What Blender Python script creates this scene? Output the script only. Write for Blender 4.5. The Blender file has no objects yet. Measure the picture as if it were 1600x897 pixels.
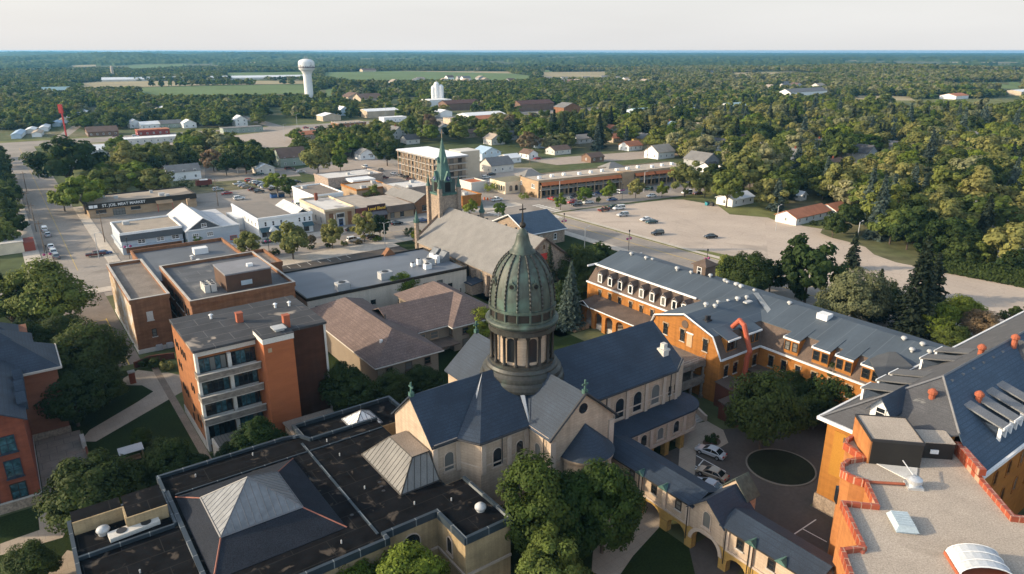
import bpy, math, random
import numpy as np
R = math.radians
SC = bpy.context.scene
# ---------------------------------------------------------------- camera, sky, sun, exposure
CAM_H = 60.0; FPX = 1100.0; PITCH = math.atan((448.5 - 79) / FPX)
cam = bpy.data.cameras.new('Camera'); camo = bpy.data.objects.new('Camera', cam)
SC.collection.objects.link(camo); SC.camera = camo
cam.sensor_width = 36; cam.lens = FPX / 1600 * 36; cam.clip_start = 1; cam.clip_end = 60000
camo.location = (0, 0, CAM_H); camo.rotation_euler = (R(90) - PITCH, 0, 0)
SUN_EL, SUN_AZ = 19.0, 183.0          # azimuth of the sun counted from +X (east) towards +Y
world = bpy.data.worlds.new('World'); SC.world = world; world.use_nodes = True
nt = world.node_tree; nt.nodes.clear()
sky = nt.nodes.new('ShaderNodeTexSky'); sky.sky_type = 'NISHITA'; sky.sun_disc = False
sky.sun_elevation = R(SUN_EL); sky.sun_rotation = R(90 - SUN_AZ)
sky.altitude = 340; sky.air_density = 1.3; sky.dust_density = 3.5; sky.ozone_density = 1.0
hsv = nt.nodes.new('ShaderNodeHueSaturation'); hsv.inputs['Saturation'].default_value = 0.85
geo = nt.nodes.new('ShaderNodeNewGeometry'); sep = nt.nodes.new('ShaderNodeSeparateXYZ'); nt.links.new(geo.outputs['Incoming'], sep.inputs[0])
band = nt.nodes.new('ShaderNodeMapRange'); band.interpolation_type = 'SMOOTHSTEP'   # pale evening haze low over the horizon all round
band.inputs[1].default_value = -0.34; band.inputs[2].default_value = -0.04; band.inputs[3].default_value = 0.0; band.inputs[4].default_value = 0.88
nt.links.new(sep.outputs['Z'], band.inputs[0])
mixs = nt.nodes.new('ShaderNodeMix'); mixs.data_type = 'RGBA'; mixs.inputs[7].default_value = (3.4, 3.39, 3.41, 1)
bg = nt.nodes.new('ShaderNodeBackground'); bg.inputs[1].default_value = 0.10
wo = nt.nodes.new('ShaderNodeOutputWorld')
nt.links.new(sky.outputs[0], hsv.inputs['Color']); nt.links.new(hsv.outputs[0], mixs.inputs[6]); nt.links.new(band.outputs[0], mixs.inputs[0])
rear_fill = nt.nodes.new('ShaderNodeMapRange'); rear_fill.interpolation_type = 'SMOOTHSTEP'          # sky brightened behind the camera, added as fill for camera-facing walls
rear_fill.inputs[1].default_value = 0.05; rear_fill.inputs[2].default_value = 0.65; rear_fill.inputs[3].default_value = 1.0; rear_fill.inputs[4].default_value = 1.9
nt.links.new(sep.outputs['Y'], rear_fill.inputs[0]); cm = nt.nodes.new('ShaderNodeVectorMath'); cm.operation = 'SCALE'; nt.links.new(mixs.outputs[2], cm.inputs[0]); nt.links.new(rear_fill.outputs[0], cm.inputs['Scale'])
mpw = nt.nodes.new('ShaderNodeMapping'); mpw.inputs['Scale'].default_value = (1.2, 1.2, 9); nt.links.new(geo.outputs['Incoming'], mpw.inputs[0])
nzw = nt.nodes.new('ShaderNodeTexNoise'); nzw.inputs['Scale'].default_value = 1.6; nzw.inputs['Detail'].default_value = 5; nt.links.new(mpw.outputs[0], nzw.inputs['Vector'])     # faint streaks of high cloud
mrw = nt.nodes.new('ShaderNodeMapRange'); mrw.inputs[1].default_value = .3; mrw.inputs[2].default_value = .7; mrw.inputs[3].default_value = .95; mrw.inputs[4].default_value = 1.035; nt.links.new(nzw.outputs[0], mrw.inputs[0])
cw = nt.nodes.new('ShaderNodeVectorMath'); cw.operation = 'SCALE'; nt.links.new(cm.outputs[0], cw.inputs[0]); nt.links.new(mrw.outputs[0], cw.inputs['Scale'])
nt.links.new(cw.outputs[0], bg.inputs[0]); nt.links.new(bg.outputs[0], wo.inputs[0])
sl = bpy.data.lights.new('Sun', 'SUN'); sl.energy = 2.4; sl.angle = R(1.0); sl.color = (1.0, 0.83, 0.60)
so = bpy.data.objects.new('Sun', sl); SC.collection.objects.link(so)
so.rotation_euler = (R(90 - SUN_EL), 0, R(SUN_AZ + 90)); so.location = (-300, -20, 200)
SC.view_settings.view_transform = 'Standard'; SC.view_settings.look = 'None'
SC.view_settings.exposure = 1.38; SC.view_settings.gamma = 1.0
SC.render.engine = 'CYCLES'
SC.cycles.max_bounces = 4; SC.cycles.diffuse_bounces = 2; SC.cycles.glossy_bounces = 2
SC.cycles.transmission_bounces = 2; SC.cycles.volume_bounces = 0; SC.cycles.transparent_max_bounces = 4
SC.cycles.use_denoising = True
# ---------------------------------------------------------------- survey helpers
CP, SP = math.cos(PITCH), math.sin(PITCH)
TH = R(36); CT, ST = math.cos(TH), math.sin(TH)
def P(x, y, z=0.0):                     # point of the photograph -> place on the level z
    u, v = x - 800, -(y - 448.5)
    d = (u, FPX * CP + v * SP, -FPX * SP + v * CP); t = (z - CAM_H) / d[2]
    return d[0] * t, d[1] * t
def G(x, y, z=0.0):                     # the same in town-grid coordinates (x along streets b, y along streets a)
    X, Y = P(x, y, z); return X * CT + Y * ST, -X * ST + Y * CT
def W(x, y): return x * CT - y * ST, x * ST + y * CT
# ---------------------------------------------------------------- mesh builder
class MB:
    def __init__(s): s.v = []; s.f = []; s.m = []
    def poly(s, pts, m=0):
        n = len(s.v); s.v += [tuple(p) for p in pts]; s.f.append(tuple(range(n, n + len(pts)))); s.m.append(m); return s
    def hexa(s, b, t, m=0, mt=None):
        n = len(s.v); k = len(b); s.v += [tuple(p) for p in b] + [tuple(p) for p in t]
        s.f.append(tuple(range(n + k - 1, n - 1, -1))); s.m.append(m)
        s.f.append(tuple(range(n + k, n + 2 * k))); s.m.append(m if mt is None else mt)
        for i in range(k):
            j = (i + 1) % k; s.f.append((n + i, n + j, n + k + j, n + k + i)); s.m.append(m)
        return s
    def box(s, x0, x1, y0, y1, z0, z1, m=0, mt=None):
        return s.prism([(x0, y0), (x1, y0), (x1, y1), (x0, y1)], z0, z1, m, mt)
    def prism(s, pl, z0, z1, m=0, mt=None):
        return s.hexa([(p[0], p[1], z0) for p in pl], [(p[0], p[1], z1) for p in pl], m, mt)
    def slab(s, pts, t=0.2, m=0, mt=None):   # roof plane with thickness
        return s.hexa([(p[0], p[1], p[2] - t) for p in pts], pts, m, mt)
    def cyl(s, x, y, z0, z1, r0, r1=None, n=12, m=0):
        r1 = r0 if r1 is None else r1
        c = [(math.cos(2 * math.pi * i / n), math.sin(2 * math.pi * i / n)) for i in range(n)]
        return s.hexa([(x + r0 * a, y + r0 * b, z0) for a, b in c], [(x + r1 * a, y + r1 * b, z1) for a, b in c], m)
    def lathe(s, x, y, prof, n=32, a0=0.0, a1=2 * math.pi, m=0):
        full = abs(a1 - a0 - 2 * math.pi) < 1e-6; k = n if full else n + 1; b = len(s.v)
        for r, z in prof:
            for i in range(k):
                a = a0 + (a1 - a0) * i / n; s.v.append((x + r * math.cos(a), y + r * math.sin(a), z))
        for j in range(len(prof) - 1):
            for i in range(n):
                i2 = (i + 1) % k; s.f.append((b + j * k + i, b + j * k + i2, b + (j + 1) * k + i2, b + (j + 1) * k + i)); s.m.append(m)
        return s
    def rod(s, p, q, r, n=6, m=0, r2=None):
        p = np.array(p, float); q = np.array(q, float); d = q - p; d /= np.linalg.norm(d) + 1e-9
        u = np.cross(d, (0, 0, 1.0) if abs(d[2]) < .9 else (1.0, 0, 0)); u /= np.linalg.norm(u); w = np.cross(d, u); r2 = r if r2 is None else r2
        c = [(math.cos(2 * math.pi * i / n), math.sin(2 * math.pi * i / n)) for i in range(n)]
        return s.hexa([tuple(p + r * (a * u + b * w)) for a, b in c], [tuple(q + r2 * (a * u + b * w)) for a, b in c], m)
    def path(s, pts, r, n=8, m=0):
        for p, q in zip(pts, pts[1:]): s.rod(p, q, r, n, m)
        return s
    def gable_x(s, x0, x1, y0, y1, z0, ze, zr, m=0):   # house body, ridge along x
        ym = (y0 + y1) / 2
        pr = [(y0, z0), (y1, z0), (y1, ze), (ym, zr), (y0, ze)]
        return s.hexa([(x0, y, z) for y, z in pr], [(x1, y, z) for y, z in pr], m)
    def gable_y(s, x0, x1, y0, y1, z0, ze, zr, m=0):
        xm = (x0 + x1) / 2
        pr = [(x0, z0), (x1, z0), (x1, ze), (xm, zr), (x0, ze)]
        return s.hexa([(x, y0, z) for x, z in pr], [(x, y1, z) for x, z in pr], m)
    def roof_x(s, x0, x1, y0, y1, ze, zr, o=.4, t=.18, m=0):   # two slopes, ridge along x
        ym = (y0 + y1) / 2; k = (zr - ze) / (ym - y0); e = ze - k * o
        for a, b in ((y0 - o, ym), (y1 + o, ym)):
            s.slab([(x0 - o, a, e + .1), (x1 + o, a, e + .1), (x1 + o, b, zr + .1), (x0 - o, b, zr + .1)], t, m)
        return s
    def roof_y(s, x0, x1, y0, y1, ze, zr, o=.4, t=.18, m=0):
        xm = (x0 + x1) / 2; k = (zr - ze) / (xm - x0); e = ze - k * o
        for a, b in ((x0 - o, xm), (x1 + o, xm)):
            s.slab([(a, y0 - o, e + .1), (b, y0 - o, zr + .1), (b, y1 + o, zr + .1), (a, y1 + o, e + .1)], t, m)
        return s
    def hip(s, x0, x1, y0, y1, ze, zr, run=None, m=0):       # hip roof
        w, h = x1 - x0, y1 - y0; e = run if run is not None else min(w, h) / 2
        if w >= h: a, b = (x0 + e, (y0 + y1) / 2, zr), (x1 - e, (y0 + y1) / 2, zr)
        else: a, b = ((x0 + x1) / 2, y0 + e, zr), ((x0 + x1) / 2, y1 - e, zr)
        c = [(x0, y0, ze), (x1, y0, ze), (x1, y1, ze), (x0, y1, ze)]
        if w >= h: F = [[c[0], c[1], b, a], [c[2], c[3], a, b], [c[3], c[0], a], [c[1], c[2], b]]
        else: F = [[c[3], c[0], a, b], [c[1], c[2], b, a], [c[0], c[1], a], [c[2], c[3], b]]
        for f in F: s.slab(f, .18, m)
        return s
    def parapet(s, pl, z0, z1, t=.35, m=0, close=True):
        n = len(pl)
        for i in range(n if close else n - 1):
            (xa, ya), (xb, yb) = pl[i], pl[(i + 1) % n]
            L = math.hypot(xb - xa, yb - ya)
            if L < 1e-4: continue
            ux, uy = (xb - xa) / L, (yb - ya) / L; nx, ny = -uy * t / 2, ux * t / 2; e = t / 2
            s.prism([(xa - ux * e + nx, ya - uy * e + ny), (xa - ux * e - nx, ya - uy * e - ny), (xb + ux * (-e) - nx, yb + uy * (-e) - ny), (xb + ux * (-e) + nx, yb + uy * (-e) + ny)], z0, z1, m)
        return s
def to_mesh(name, mb, org, mats, smooth=False):
    me = bpy.data.meshes.new(name)
    v = np.array(mb.v, float) - np.array(org, float)
    me.from_pydata(v.tolist(), [], mb.f)
    mats = mats if isinstance(mats, (list, tuple)) else [mats]
    for m in mats: me.materials.append(m)
    if len(mats) > 1: me.polygons.foreach_set('material_index', mb.m)
    if smooth: me.polygons.foreach_set('use_smooth', [True] * len(me.polygons))
    me.update(); return me
def tag(o, label=None, cat=None, group=None, kind=None):
    if label: o['label'] = label
    if cat: o['category'] = cat
    if group: o['group'] = group
    if kind: o['kind'] = kind
    return o
class Thing:                              # an Empty at the thing's base that parents its parts
    def __init__(s, name, label, cat, x, y, z=0.0, ang=TH, group=None):
        s.org = (x, y, z); s.ang = ang
        o = bpy.data.objects.new(name, None); o.empty_display_size = .5; SC.collection.objects.link(o)
        c, n = math.cos(ang), math.sin(ang)
        o.location = (x * c - y * n, x * n + y * c, z); o.rotation_euler = (0, 0, ang)
        tag(o, label, cat, group); s.o = o
    def part(s, name, mb, mats, parent=None, label=None, smooth=False, kind=None):
        me = to_mesh(name, mb, s.org, mats, smooth); o = bpy.data.objects.new(name, me)
        SC.collection.objects.link(o); o.parent = parent or s.o
        if label: o['label'] = label
        if kind: o['kind'] = kind
        return o
def boxes(th, name, rows, mats, parent=None):   # one part per box
    for r in rows: th.part(name, MB().box(*r), mats, parent)
def solid(name, label, cat, mb, mats, x, y, z=0.0, ang=TH, group=None, kind=None, smooth=False):
    me = to_mesh(name, mb, (x, y, z), mats, smooth); o = bpy.data.objects.new(name, me); SC.collection.objects.link(o)
    c, n = math.cos(ang), math.sin(ang); o.location = (x * c - y * n, x * n + y * c, z); o.rotation_euler = (0, 0, ang)
    return tag(o, label, cat, group, kind)
def dup(root, loc, rz=None, label=None, group=None, scale=None, color=None):
    r = root.copy(); SC.collection.objects.link(r); r.location = loc
    if rz is not None: r.rotation_euler = (0, 0, rz)
    if scale is not None: r.scale = scale if isinstance(scale, tuple) else (scale,) * 3
    if label: r['label'] = label
    if group: r['group'] = group
    elif 'group' in r: del r['group']
    for ch in list(root.children):
        c = ch.copy(); SC.collection.objects.link(c); c.parent = r
        if color: c.color = color
        for g in list(ch.children):
            d = g.copy(); SC.collection.objects.link(d); d.parent = c
            if color: d.color = color
    return r
# ---------------------------------------------------------------- materials
MATS = {}
def mat(name, col, rough=.85, var=.14, vs=.35, fine=6.0, fvar=.10, spec=.25, stretch=(1, 1, 1), metal=0.0, seam=None, stain=None, bump=0.0, objcol=False, streak=0.0, crack=None):
    if name in MATS: return MATS[name]
    m = bpy.data.materials.new(name); m.use_nodes = True; N = m.node_tree.nodes; L = m.node_tree.links
    b = N['Principled BSDF']; b.inputs['Roughness'].default_value = rough; b.inputs['Metallic'].default_value = metal
    b.inputs['Specular IOR Level'].default_value = spec
    tc = N.new('ShaderNodeTexCoord'); mp = N.new('ShaderNodeMapping'); mp.inputs['Scale'].default_value = stretch
    L.new(tc.outputs['Object'], mp.inputs[0])
    n1 = N.new('ShaderNodeTexNoise'); n1.inputs['Scale'].default_value = vs; n1.inputs['Detail'].default_value = 5
    n2 = N.new('ShaderNodeTexNoise'); n2.inputs['Scale'].default_value = fine; n2.inputs['Detail'].default_value = 2
    L.new(mp.outputs[0], n1.inputs['Vector']); L.new(mp.outputs[0], n2.inputs['Vector'])
    def rng(src, a):
        r = N.new('ShaderNodeMapRange'); r.inputs[1].default_value = .3; r.inputs[2].default_value = .7
        r.inputs[3].default_value = 1 - a; r.inputs[4].default_value = 1 + a; L.new(src, r.inputs[0]); return r.outputs[0]
    mu = N.new('ShaderNodeMath'); mu.operation = 'MULTIPLY'; L.new(rng(n1.outputs[0], var), mu.inputs[0]); L.new(rng(n2.outputs[0], fvar), mu.inputs[1])
    if streak:                             # rain streaks running down the wall
        ms = N.new('ShaderNodeMapping'); ms.inputs['Scale'].default_value = (1.6, 1.6, .10); L.new(tc.outputs['Object'], ms.inputs[0])
        ns = N.new('ShaderNodeTexNoise'); ns.inputs['Scale'].default_value = 1.0; ns.inputs['Detail'].default_value = 4; L.new(ms.outputs[0], ns.inputs['Vector'])
        m2 = N.new('ShaderNodeMath'); m2.operation = 'MULTIPLY'; L.new(mu.outputs[0], m2.inputs[0]); L.new(rng(ns.outputs[0], streak), m2.inputs[1]); mu = m2
    if crack:                              # sealed cracks and worn lines: (scale, width, darkening)
        vo = N.new('ShaderNodeTexVoronoi'); vo.feature = 'DISTANCE_TO_EDGE'; vo.inputs['Scale'].default_value = crack[0]
        nd = N.new('ShaderNodeVectorMath'); nd.operation = 'MULTIPLY_ADD'; L.new(n1.outputs['Color'], nd.inputs[0]); nd.inputs[1].default_value = (6, 6, 0); L.new(tc.outputs['Object'], nd.inputs[2]); L.new(nd.outputs[0], vo.inputs['Vector'])
        r = N.new('ShaderNodeMapRange'); r.inputs[1].default_value = crack[1] * .4; r.inputs[2].default_value = crack[1]; r.inputs[3].default_value = crack[2]; r.inputs[4].default_value = 1.0; L.new(vo.outputs['Distance'], r.inputs[0])
        m2 = N.new('ShaderNodeMath'); m2.operation = 'MULTIPLY'; L.new(mu.outputs[0], m2.inputs[0]); L.new(r.outputs[0], m2.inputs[1]); mu = m2
    vm = N.new('ShaderNodeVectorMath'); vm.operation = 'SCALE'
    if objcol:
        oi = N.new('ShaderNodeObjectInfo'); L.new(oi.outputs['Color'], vm.inputs[0])
    else: vm.inputs[0].default_value = col
    L.new(mu.outputs[0], vm.inputs['Scale']); out = vm.outputs[0]
    if stain:                              # (colour, scale, threshold, softness)
        n3 = N.new('ShaderNodeTexNoise'); n3.inputs['Scale'].default_value = stain[1]; n3.inputs['Detail'].default_value = 3; n3.inputs['Distortion'].default_value = .6
        L.new(tc.outputs['Object'], n3.inputs['Vector'])
        r = N.new('ShaderNodeMapRange'); r.inputs[1].default_value = stain[2]; r.inputs[2].default_value = stain[2] + stain[3]; L.new(n3.outputs[0], r.inputs[0])
        mx = N.new('ShaderNodeMix'); mx.data_type = 'RGBA'; mx.inputs[7].default_value = (*stain[0], 1)
        L.new(r.outputs[0], mx.inputs[0]); L.new(out, mx.inputs[6]); out = mx.outputs[2]
    if seam:                               # (width, height, mortar, colour, rotate)
        br = N.new('ShaderNodeTexBrick'); br.inputs['Scale'].default_value = 1.0; br.inputs['Brick Width'].default_value = seam[0]
        br.inputs['Row Height'].default_value = seam[1]; br.inputs['Mortar Size'].default_value = seam[2]; br.inputs['Mortar Smooth'].default_value = .3
        mp2 = N.new('ShaderNodeMapping'); mp2.inputs['Rotation'].default_value = seam[4] if len(seam) > 4 else (0, 0, 0)
        L.new(tc.outputs['Object'], mp2.inputs[0]); L.new(mp2.outputs[0], br.inputs['Vector'])
        mx = N.new('ShaderNodeMix'); mx.data_type = 'RGBA'; mx.inputs[7].default_value = (*seam[3], 1)
        L.new(br.outputs['Fac'], mx.inputs[0]); L.new(out, mx.inputs[6]); out = mx.outputs[2]
    L.new(out, b.inputs['Base Color'])
    if bump:
        bp = N.new('ShaderNodeBump'); bp.inputs['Strength'].default_value = bump; bp.inputs['Distance'].default_value = .1
        L.new(n2.outputs[0], bp.inputs['Height']); L.new(bp.outputs[0], b.inputs['Normal'])
    MATS[name] = m; return m
RV = (R(90), 0, 0)                         # seams on walls facing -y
cream = mat('cream_brick', (.385, .295, .215), streak=.14, var=.11, fine=3, stretch=(1, 1, 3), seam=(2.4, .42, .018, (.29, .215, .16), RV))
cream_trim = mat('cream_stone', (.42, .335, .265), var=.10)
buff = mat('buff_brick', (.30, .222, .125), streak=.18, var=.14, fine=4, stretch=(1, 1, 3))
slate = mat('dark_slate', (.024, .036, .055), rough=.65, var=.24, vs=.35, fine=9, fvar=.3, spec=.35, bump=.3, seam=(.9, .3, .03, (.018, .027, .042), RV))
metalroof = mat('bluegrey_membrane', (.062, .078, .095), rough=.6, var=.20, vs=.16, fine=3, fvar=.06, spec=.4, stretch=(.12, .9, 1), seam=(60, 3.2, .06, (.10, .118, .135)))
membrane = mat('black_membrane', (.0065, .0065, .0075), rough=.9, var=.45, vs=.5, fine=5, spec=.06, seam=(7.5, 2.9, .05, (.022, .021, .020)), stain=((.07, .056, .044), .62, .61, .10))
membrane2 = mat('grey_membrane', (.045, .045, .048), rough=.7, var=.22, vs=.3, fine=4, spec=.2, seam=(6.5, 3.1, .05, (.13, .125, .12)), stain=((.30, .25, .20), .16, .64, .05))
greyroof = mat('smooth_grey_roof', (.10, .106, .115), rough=.6, var=.16, vs=.15, fine=3, spec=.4, stain=((.06, .06, .065), .1, .60, .1))
orange = mat('orange_brick', (.29, .118, .027), var=.16, vs=.5, fine=5, stretch=(1, 1, 4), fvar=.18, streak=.16)
redbrick = mat('red_brick', (.17, .048, .025), streak=.15, var=.18, vs=.5, fine=6, stretch=(1, 1, 4), fvar=.16)
orange_red = mat('orange_red_brick', (.25, .098, .036), streak=.15, var=.17, vs=.4, fine=6, stretch=(1, 1, 4), fvar=.15)
brownbrick = mat('brown_brick', (.195, .092, .046), streak=.16, var=.18, vs=.5, fine=5, stretch=(1, 1, 4), fvar=.14)
darkred = mat('dark_red_brick', (.10, .035, .022), var=.15, fine=5)
tanbrick = mat('tan_brick', (.32, .225, .14), var=.14, fine=5, stretch=(1, 1, 3))
fieldstone = mat('field_stone', (.26, .20, .15), var=.2, vs=1.2, fine=3.5, fvar=.30)
concrete = mat('concrete', (.40, .365, .32), var=.14, vs=.4, fine=3)
darkconc = mat('weathered_concrete', (.17, .145, .12), var=.35, vs=1.0, fine=4, stretch=(1, 1, 2))
whitep = mat('white_paint', (.66, .655, .64), var=.05, rough=.6)
offwhite = mat('offwhite_wall', (.52, .49, .44), var=.08)
beige = mat('beige_precast', (.48, .42, .345), streak=.10, var=.08, vs=.3)
glass = mat('dark_glass', (.012, .016, .020), rough=.08, var=.3, vs=.8, spec=.9)
_g = glass.node_tree; _oi = _g.nodes.new('ShaderNodeObjectInfo'); _st = _g.nodes.new('ShaderNodeMapRange'); _st.inputs[1].default_value = .60; _st.inputs[2].default_value = .64; _st.inputs[3].default_value = 0; _st.inputs[4].default_value = .8
_g.links.new(_oi.outputs['Random'], _st.inputs[0]); _mx = _g.nodes.new('ShaderNodeMix'); _mx.data_type = 'RGBA'; _mx.inputs[7].default_value = (.17, .165, .15, 1); _b = _g.nodes['Principled BSDF']
_g.links.new(_b.inputs['Base Color'].links[0].from_socket, _mx.inputs[6]); _g.links.new(_st.outputs[0], _mx.inputs[0]); _g.links.new(_mx.outputs[2], _b.inputs['Base Color'])    # some windows have blinds drawn
tealglass = mat('teal_glass', (.03, .07, .085), rough=.12, var=.6, vs=.9, fine=2, fvar=.5, spec=.8)
curtain = mat('window_curtain', (.30, .38, .40), var=.3, vs=2)
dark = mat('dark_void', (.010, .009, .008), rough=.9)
blackmetal = mat('black_metal', (.022, .022, .024), rough=.5, spec=.4)
bronze = mat('dark_bronze_trim', (.024, .020, .016), rough=.55)
brownsh = mat('brown_shingle', (.105, .075, .058), var=.18, vs=.6, fine=8, fvar=.25)
purple = mat('mauve_shingle', (.138, .100, .088), var=.16, vs=.5, fine=6, fvar=.36, bump=.3, seam=(.9, .32, .03, (.11, .078, .068), RV))
litslate = mat('sunlit_grey_slate', (.076, .076, .080), seam=(.9, .32, .03, (.066, .066, .070), RV), var=.14, vs=.5, fine=8, fvar=.22, stain=((.15, .147, .14), .28, .66, .03))  # hall roof slopes towards the sun: sunlight put into the colour
blueshingle = mat('blue_slate', (.050, .076, .110), rough=.7, var=.14, vs=.5, fine=7, fvar=.26, stretch=(1, 1, 2), seam=(.9, .32, .04, (.040, .061, .089), RV))  # tone of the hall's shaded slopes, painted in; plain roof colour elsewhere
tansh = mat('taupe_shingle', (.185, .176, .165), var=.10, vs=.4, fine=7, fvar=.2)
gravel = mat('roof_gravel', (.37, .31, .25), var=.10, vs=.3, fine=7, fvar=.26, bump=.4, stain=((.24, .20, .155), .16, .66, .12))
gravel2 = mat('dark_gravel', (.19, .155, .125), var=.22, vs=.3, fine=7, fvar=.28)
terracotta = mat('terracotta_coping', (.32, .065, .026), rough=.45, var=.2, fine=3, spec=.5)
stackred = mat('orange_clay', (.30, .085, .042), rough=.6, var=.15)
copper = mat('green_copper', (.046, .058, .045), rough=.55, var=.45, vs=.35, fine=2.5, fvar=.3, spec=.4, stretch=(1, 1, .25), stain=((.080, .135, .105), .22, .53, .2))
copper_dk = mat('brown_copper', (.030, .029, .024), rough=.5, var=.4, vs=.6, fine=4, fvar=.25, spec=.45, stretch=(1, 1, .4), stain=((.045, .065, .05), .35, .60, .2))
verdigris = mat('verdigris', (.055, .112, .092), rough=.6, var=.3, vs=.6, fine=3, fvar=.25, stretch=(1, 1, .4))
skyglass = mat('skylight_panel', (.15, .155, .16), rough=.3, var=.18, vs=.5, fine=2, spec=.5)
amberglass = mat('amber_glass', (.14, .09, .045), rough=.15, var=.4, vs=.8, spec=.7)
alum = mat('aluminium', (.55, .56, .57), rough=.4, metal=.6, var=.08)
galv = mat('galvanised', (.38, .38, .375), rough=.45, var=.1)
coping_dk = mat('steel_coping', (.022, .032, .042), rough=.45, var=.2, spec=.5, seam=(3.0, 3.0, .06, (.17, .18, .18)))
yellowstone = mat('yellow_stone', (.33, .205, .06), var=.15, vs=.8, fine=3, seam=(1.6, .45, .05, (.20, .13, .05), (R(90), 0, R(90))))
orangemetal = mat('orange_awning', (.40, .12, .04), rough=.6)
tealpaint = mat('teal_paint', (.03, .20, .24), rough=.6)
bluepaint = mat('blue_paint', (.04, .10, .25), rough=.5)
siding = mat('blue_grey_siding', (.36, .39, .42), var=.06, fine=3, stretch=(.3, .3, 6), fvar=.08)
darksiding = mat('charcoal_siding', (.075, .08, .085), var=.1)
yellowp = mat('yellow_paint', (.62, .42, .05))
redp = mat('red_paint', (.45, .045, .035), rough=.5)
wood = mat('weathered_wood', (.19, .12, .07), var=.2)
# ---------------------------------------------------------------- openings
def wpt(face, pos, u, d, z):              # wall frame: face -x / +x / -y / +y, d metres proud of the wall
    if face == '-x': return (pos - d, u, z)
    if face == '+x': return (pos + d, u, z)
    if face == '-y': return (u, pos - d, z)
    return (u, pos + d, z)
def wbox(mb, face, pos, u0, u1, z0, z1, d0, d1, m=0):
    a = wpt(face, pos, u0, d0, z0); b = wpt(face, pos, u1, d1, z1)
    return mb.box(min(a[0], b[0]), max(a[0], b[0]), min(a[1], b[1]), max(a[1], b[1]), z0, z1, m)
def arch_pts(u, w, z0, zs, n=10):         # outline of an arched opening: spring at zs
    r = w / 2
    return [(u - r, z0), (u + r, z0)] + [(u + r * math.cos(math.pi * i / n), zs + r * math.sin(math.pi * i / n)) for i in range(n + 1)]
def warch(mb, face, pos, u, w, z0, zs, d0, d1, m=0, n=10):
    o = arch_pts(u, w, z0, zs, n)
    return mb.hexa([wpt(face, pos, a, d0, z) for a, z in o], [wpt(face, pos, a, d1, z) for a, z in o], m)
def window(th, face, pos, u, z, w, h, arch=False, fm=None, gm=None, sill=True, bars=1, name='window', fw=.12, hood=None):
    """z = sill height; one window = frame mesh with glass, sill and hood as sub-parts"""
    fm = fm or whitep; gm = gm or glass
    f = MB(); zs = z + h - w / 2
    if arch:
        o = arch_pts(u, w, z, zs); i_ = arch_pts(u, w - 2 * fw, z + fw, zs)
        n = len(o)
        for k in range(n):
            k2 = (k + 1) % n
            f.hexa([wpt(face, pos, *[o[k][0], -.02, o[k][1]]), wpt(face, pos, o[k2][0], -.02, o[k2][1]), wpt(face, pos, i_[k2][0], -.02, i_[k2][1]), wpt(face, pos, i_[k][0], -.02, i_[k][1])],
                   [wpt(face, pos, o[k][0], .12, o[k][1]), wpt(face, pos, o[k2][0], .12, o[k2][1]), wpt(face, pos, i_[k2][0], .12, i_[k2][1]), wpt(face, pos, i_[k][0], .12, i_[k][1])])
    else:
        wbox(f, face, pos, u - w / 2, u - w / 2 + fw, z, z + h, -.02, .10); wbox(f, face, pos, u + w / 2 - fw, u + w / 2, z, z + h, -.02, .10)
        wbox(f, face, pos, u - w / 2 + fw, u + w / 2 - fw, z, z + fw, -.02, .098); wbox(f, face, pos, u - w / 2 + fw, u + w / 2 - fw, z + h - fw, z + h, -.02, .098)
        if bars: wbox(f, face, pos, u - w / 2 + fw, u + w / 2 - fw, z + h * .5 - .04, z + h * .5 + .04, -.02, .07)
        for b in range(1, bars): 
            uu = u - w / 2 + w * b / bars; wbox(f, face, pos, uu - .05, uu + .05, z + fw, z + h - fw, -.02, .085)
    fo = th.part(name, f, fm)
    g = MB()
    if arch: warch(g, face, pos, u, w - fw, z + .05, zs, -.05, .03)
    else: wbox(g, face, pos, u - w / 2 + fw / 2, u + w / 2 - fw / 2, z + fw / 2, z + h - fw / 2, -.05, .03)
    th.part('glass_pane', g, gm, fo)
    if sill:
        s = MB(); wbox(s, face, pos, u - w / 2 - .12, u + w / 2 + .12, z - .18, z - .002, -.02, .18); th.part('sill', s, fm if fm is not bronze else concrete, fo)
    if hood:
        s = MB(); zt = z + h
        wbox(s, face, pos, u - w / 2 - .18, u + w / 2 + .18, zt + .002, zt + .2, -.02, .14)
        wbox(s, face, pos, u - w / 2 - .18, u - w / 2 - .003, zt - .5, zt, -.02, .137); wbox(s, face, pos, u + w / 2 + .003, u + w / 2 + .18, zt - .5, zt, -.02, .137)
        th.part('hood', s, hood, fo)
    return fo
def arcade(mb, face, pos, thick, u0, u1, z0, z1, ops, m=0, n=8):
    """wall with true arched openings; ops = (centre, width, spring height)"""
    ops = sorted(ops); cur = u0
    def bx(a, b, za, zb): wbox(mb, face, pos, a, b, za, zb, -thick, 0, m)
    for c, w, zs in ops:
        bx(cur, c - w / 2, z0, z1); r = w / 2
        for i in range(n):
            t0, t1 = math.pi * (1 - i / n), math.pi * (1 - (i + 1) / n)
            ua, ub = c + r * math.cos(t0), c + r * math.cos(t1); za, zb = zs + r * math.sin(t0) * .9, zs + r * math.sin(t1) * .9
            lo = [wpt(face, pos, ua, 0, za), wpt(face, pos, ub, 0, zb), wpt(face, pos, ub, -thick, zb), wpt(face, pos, ua, -thick, za)]
            hi = [wpt(face, pos, ua, 0, z1), wpt(face, pos, ub, 0, z1), wpt(face, pos, ub, -thick, z1), wpt(face, pos, ua, -thick, z1)]
            mb.hexa(lo, hi, m)
        cur = c + w / 2
    bx(cur, u1, z0, z1); return mb
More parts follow.
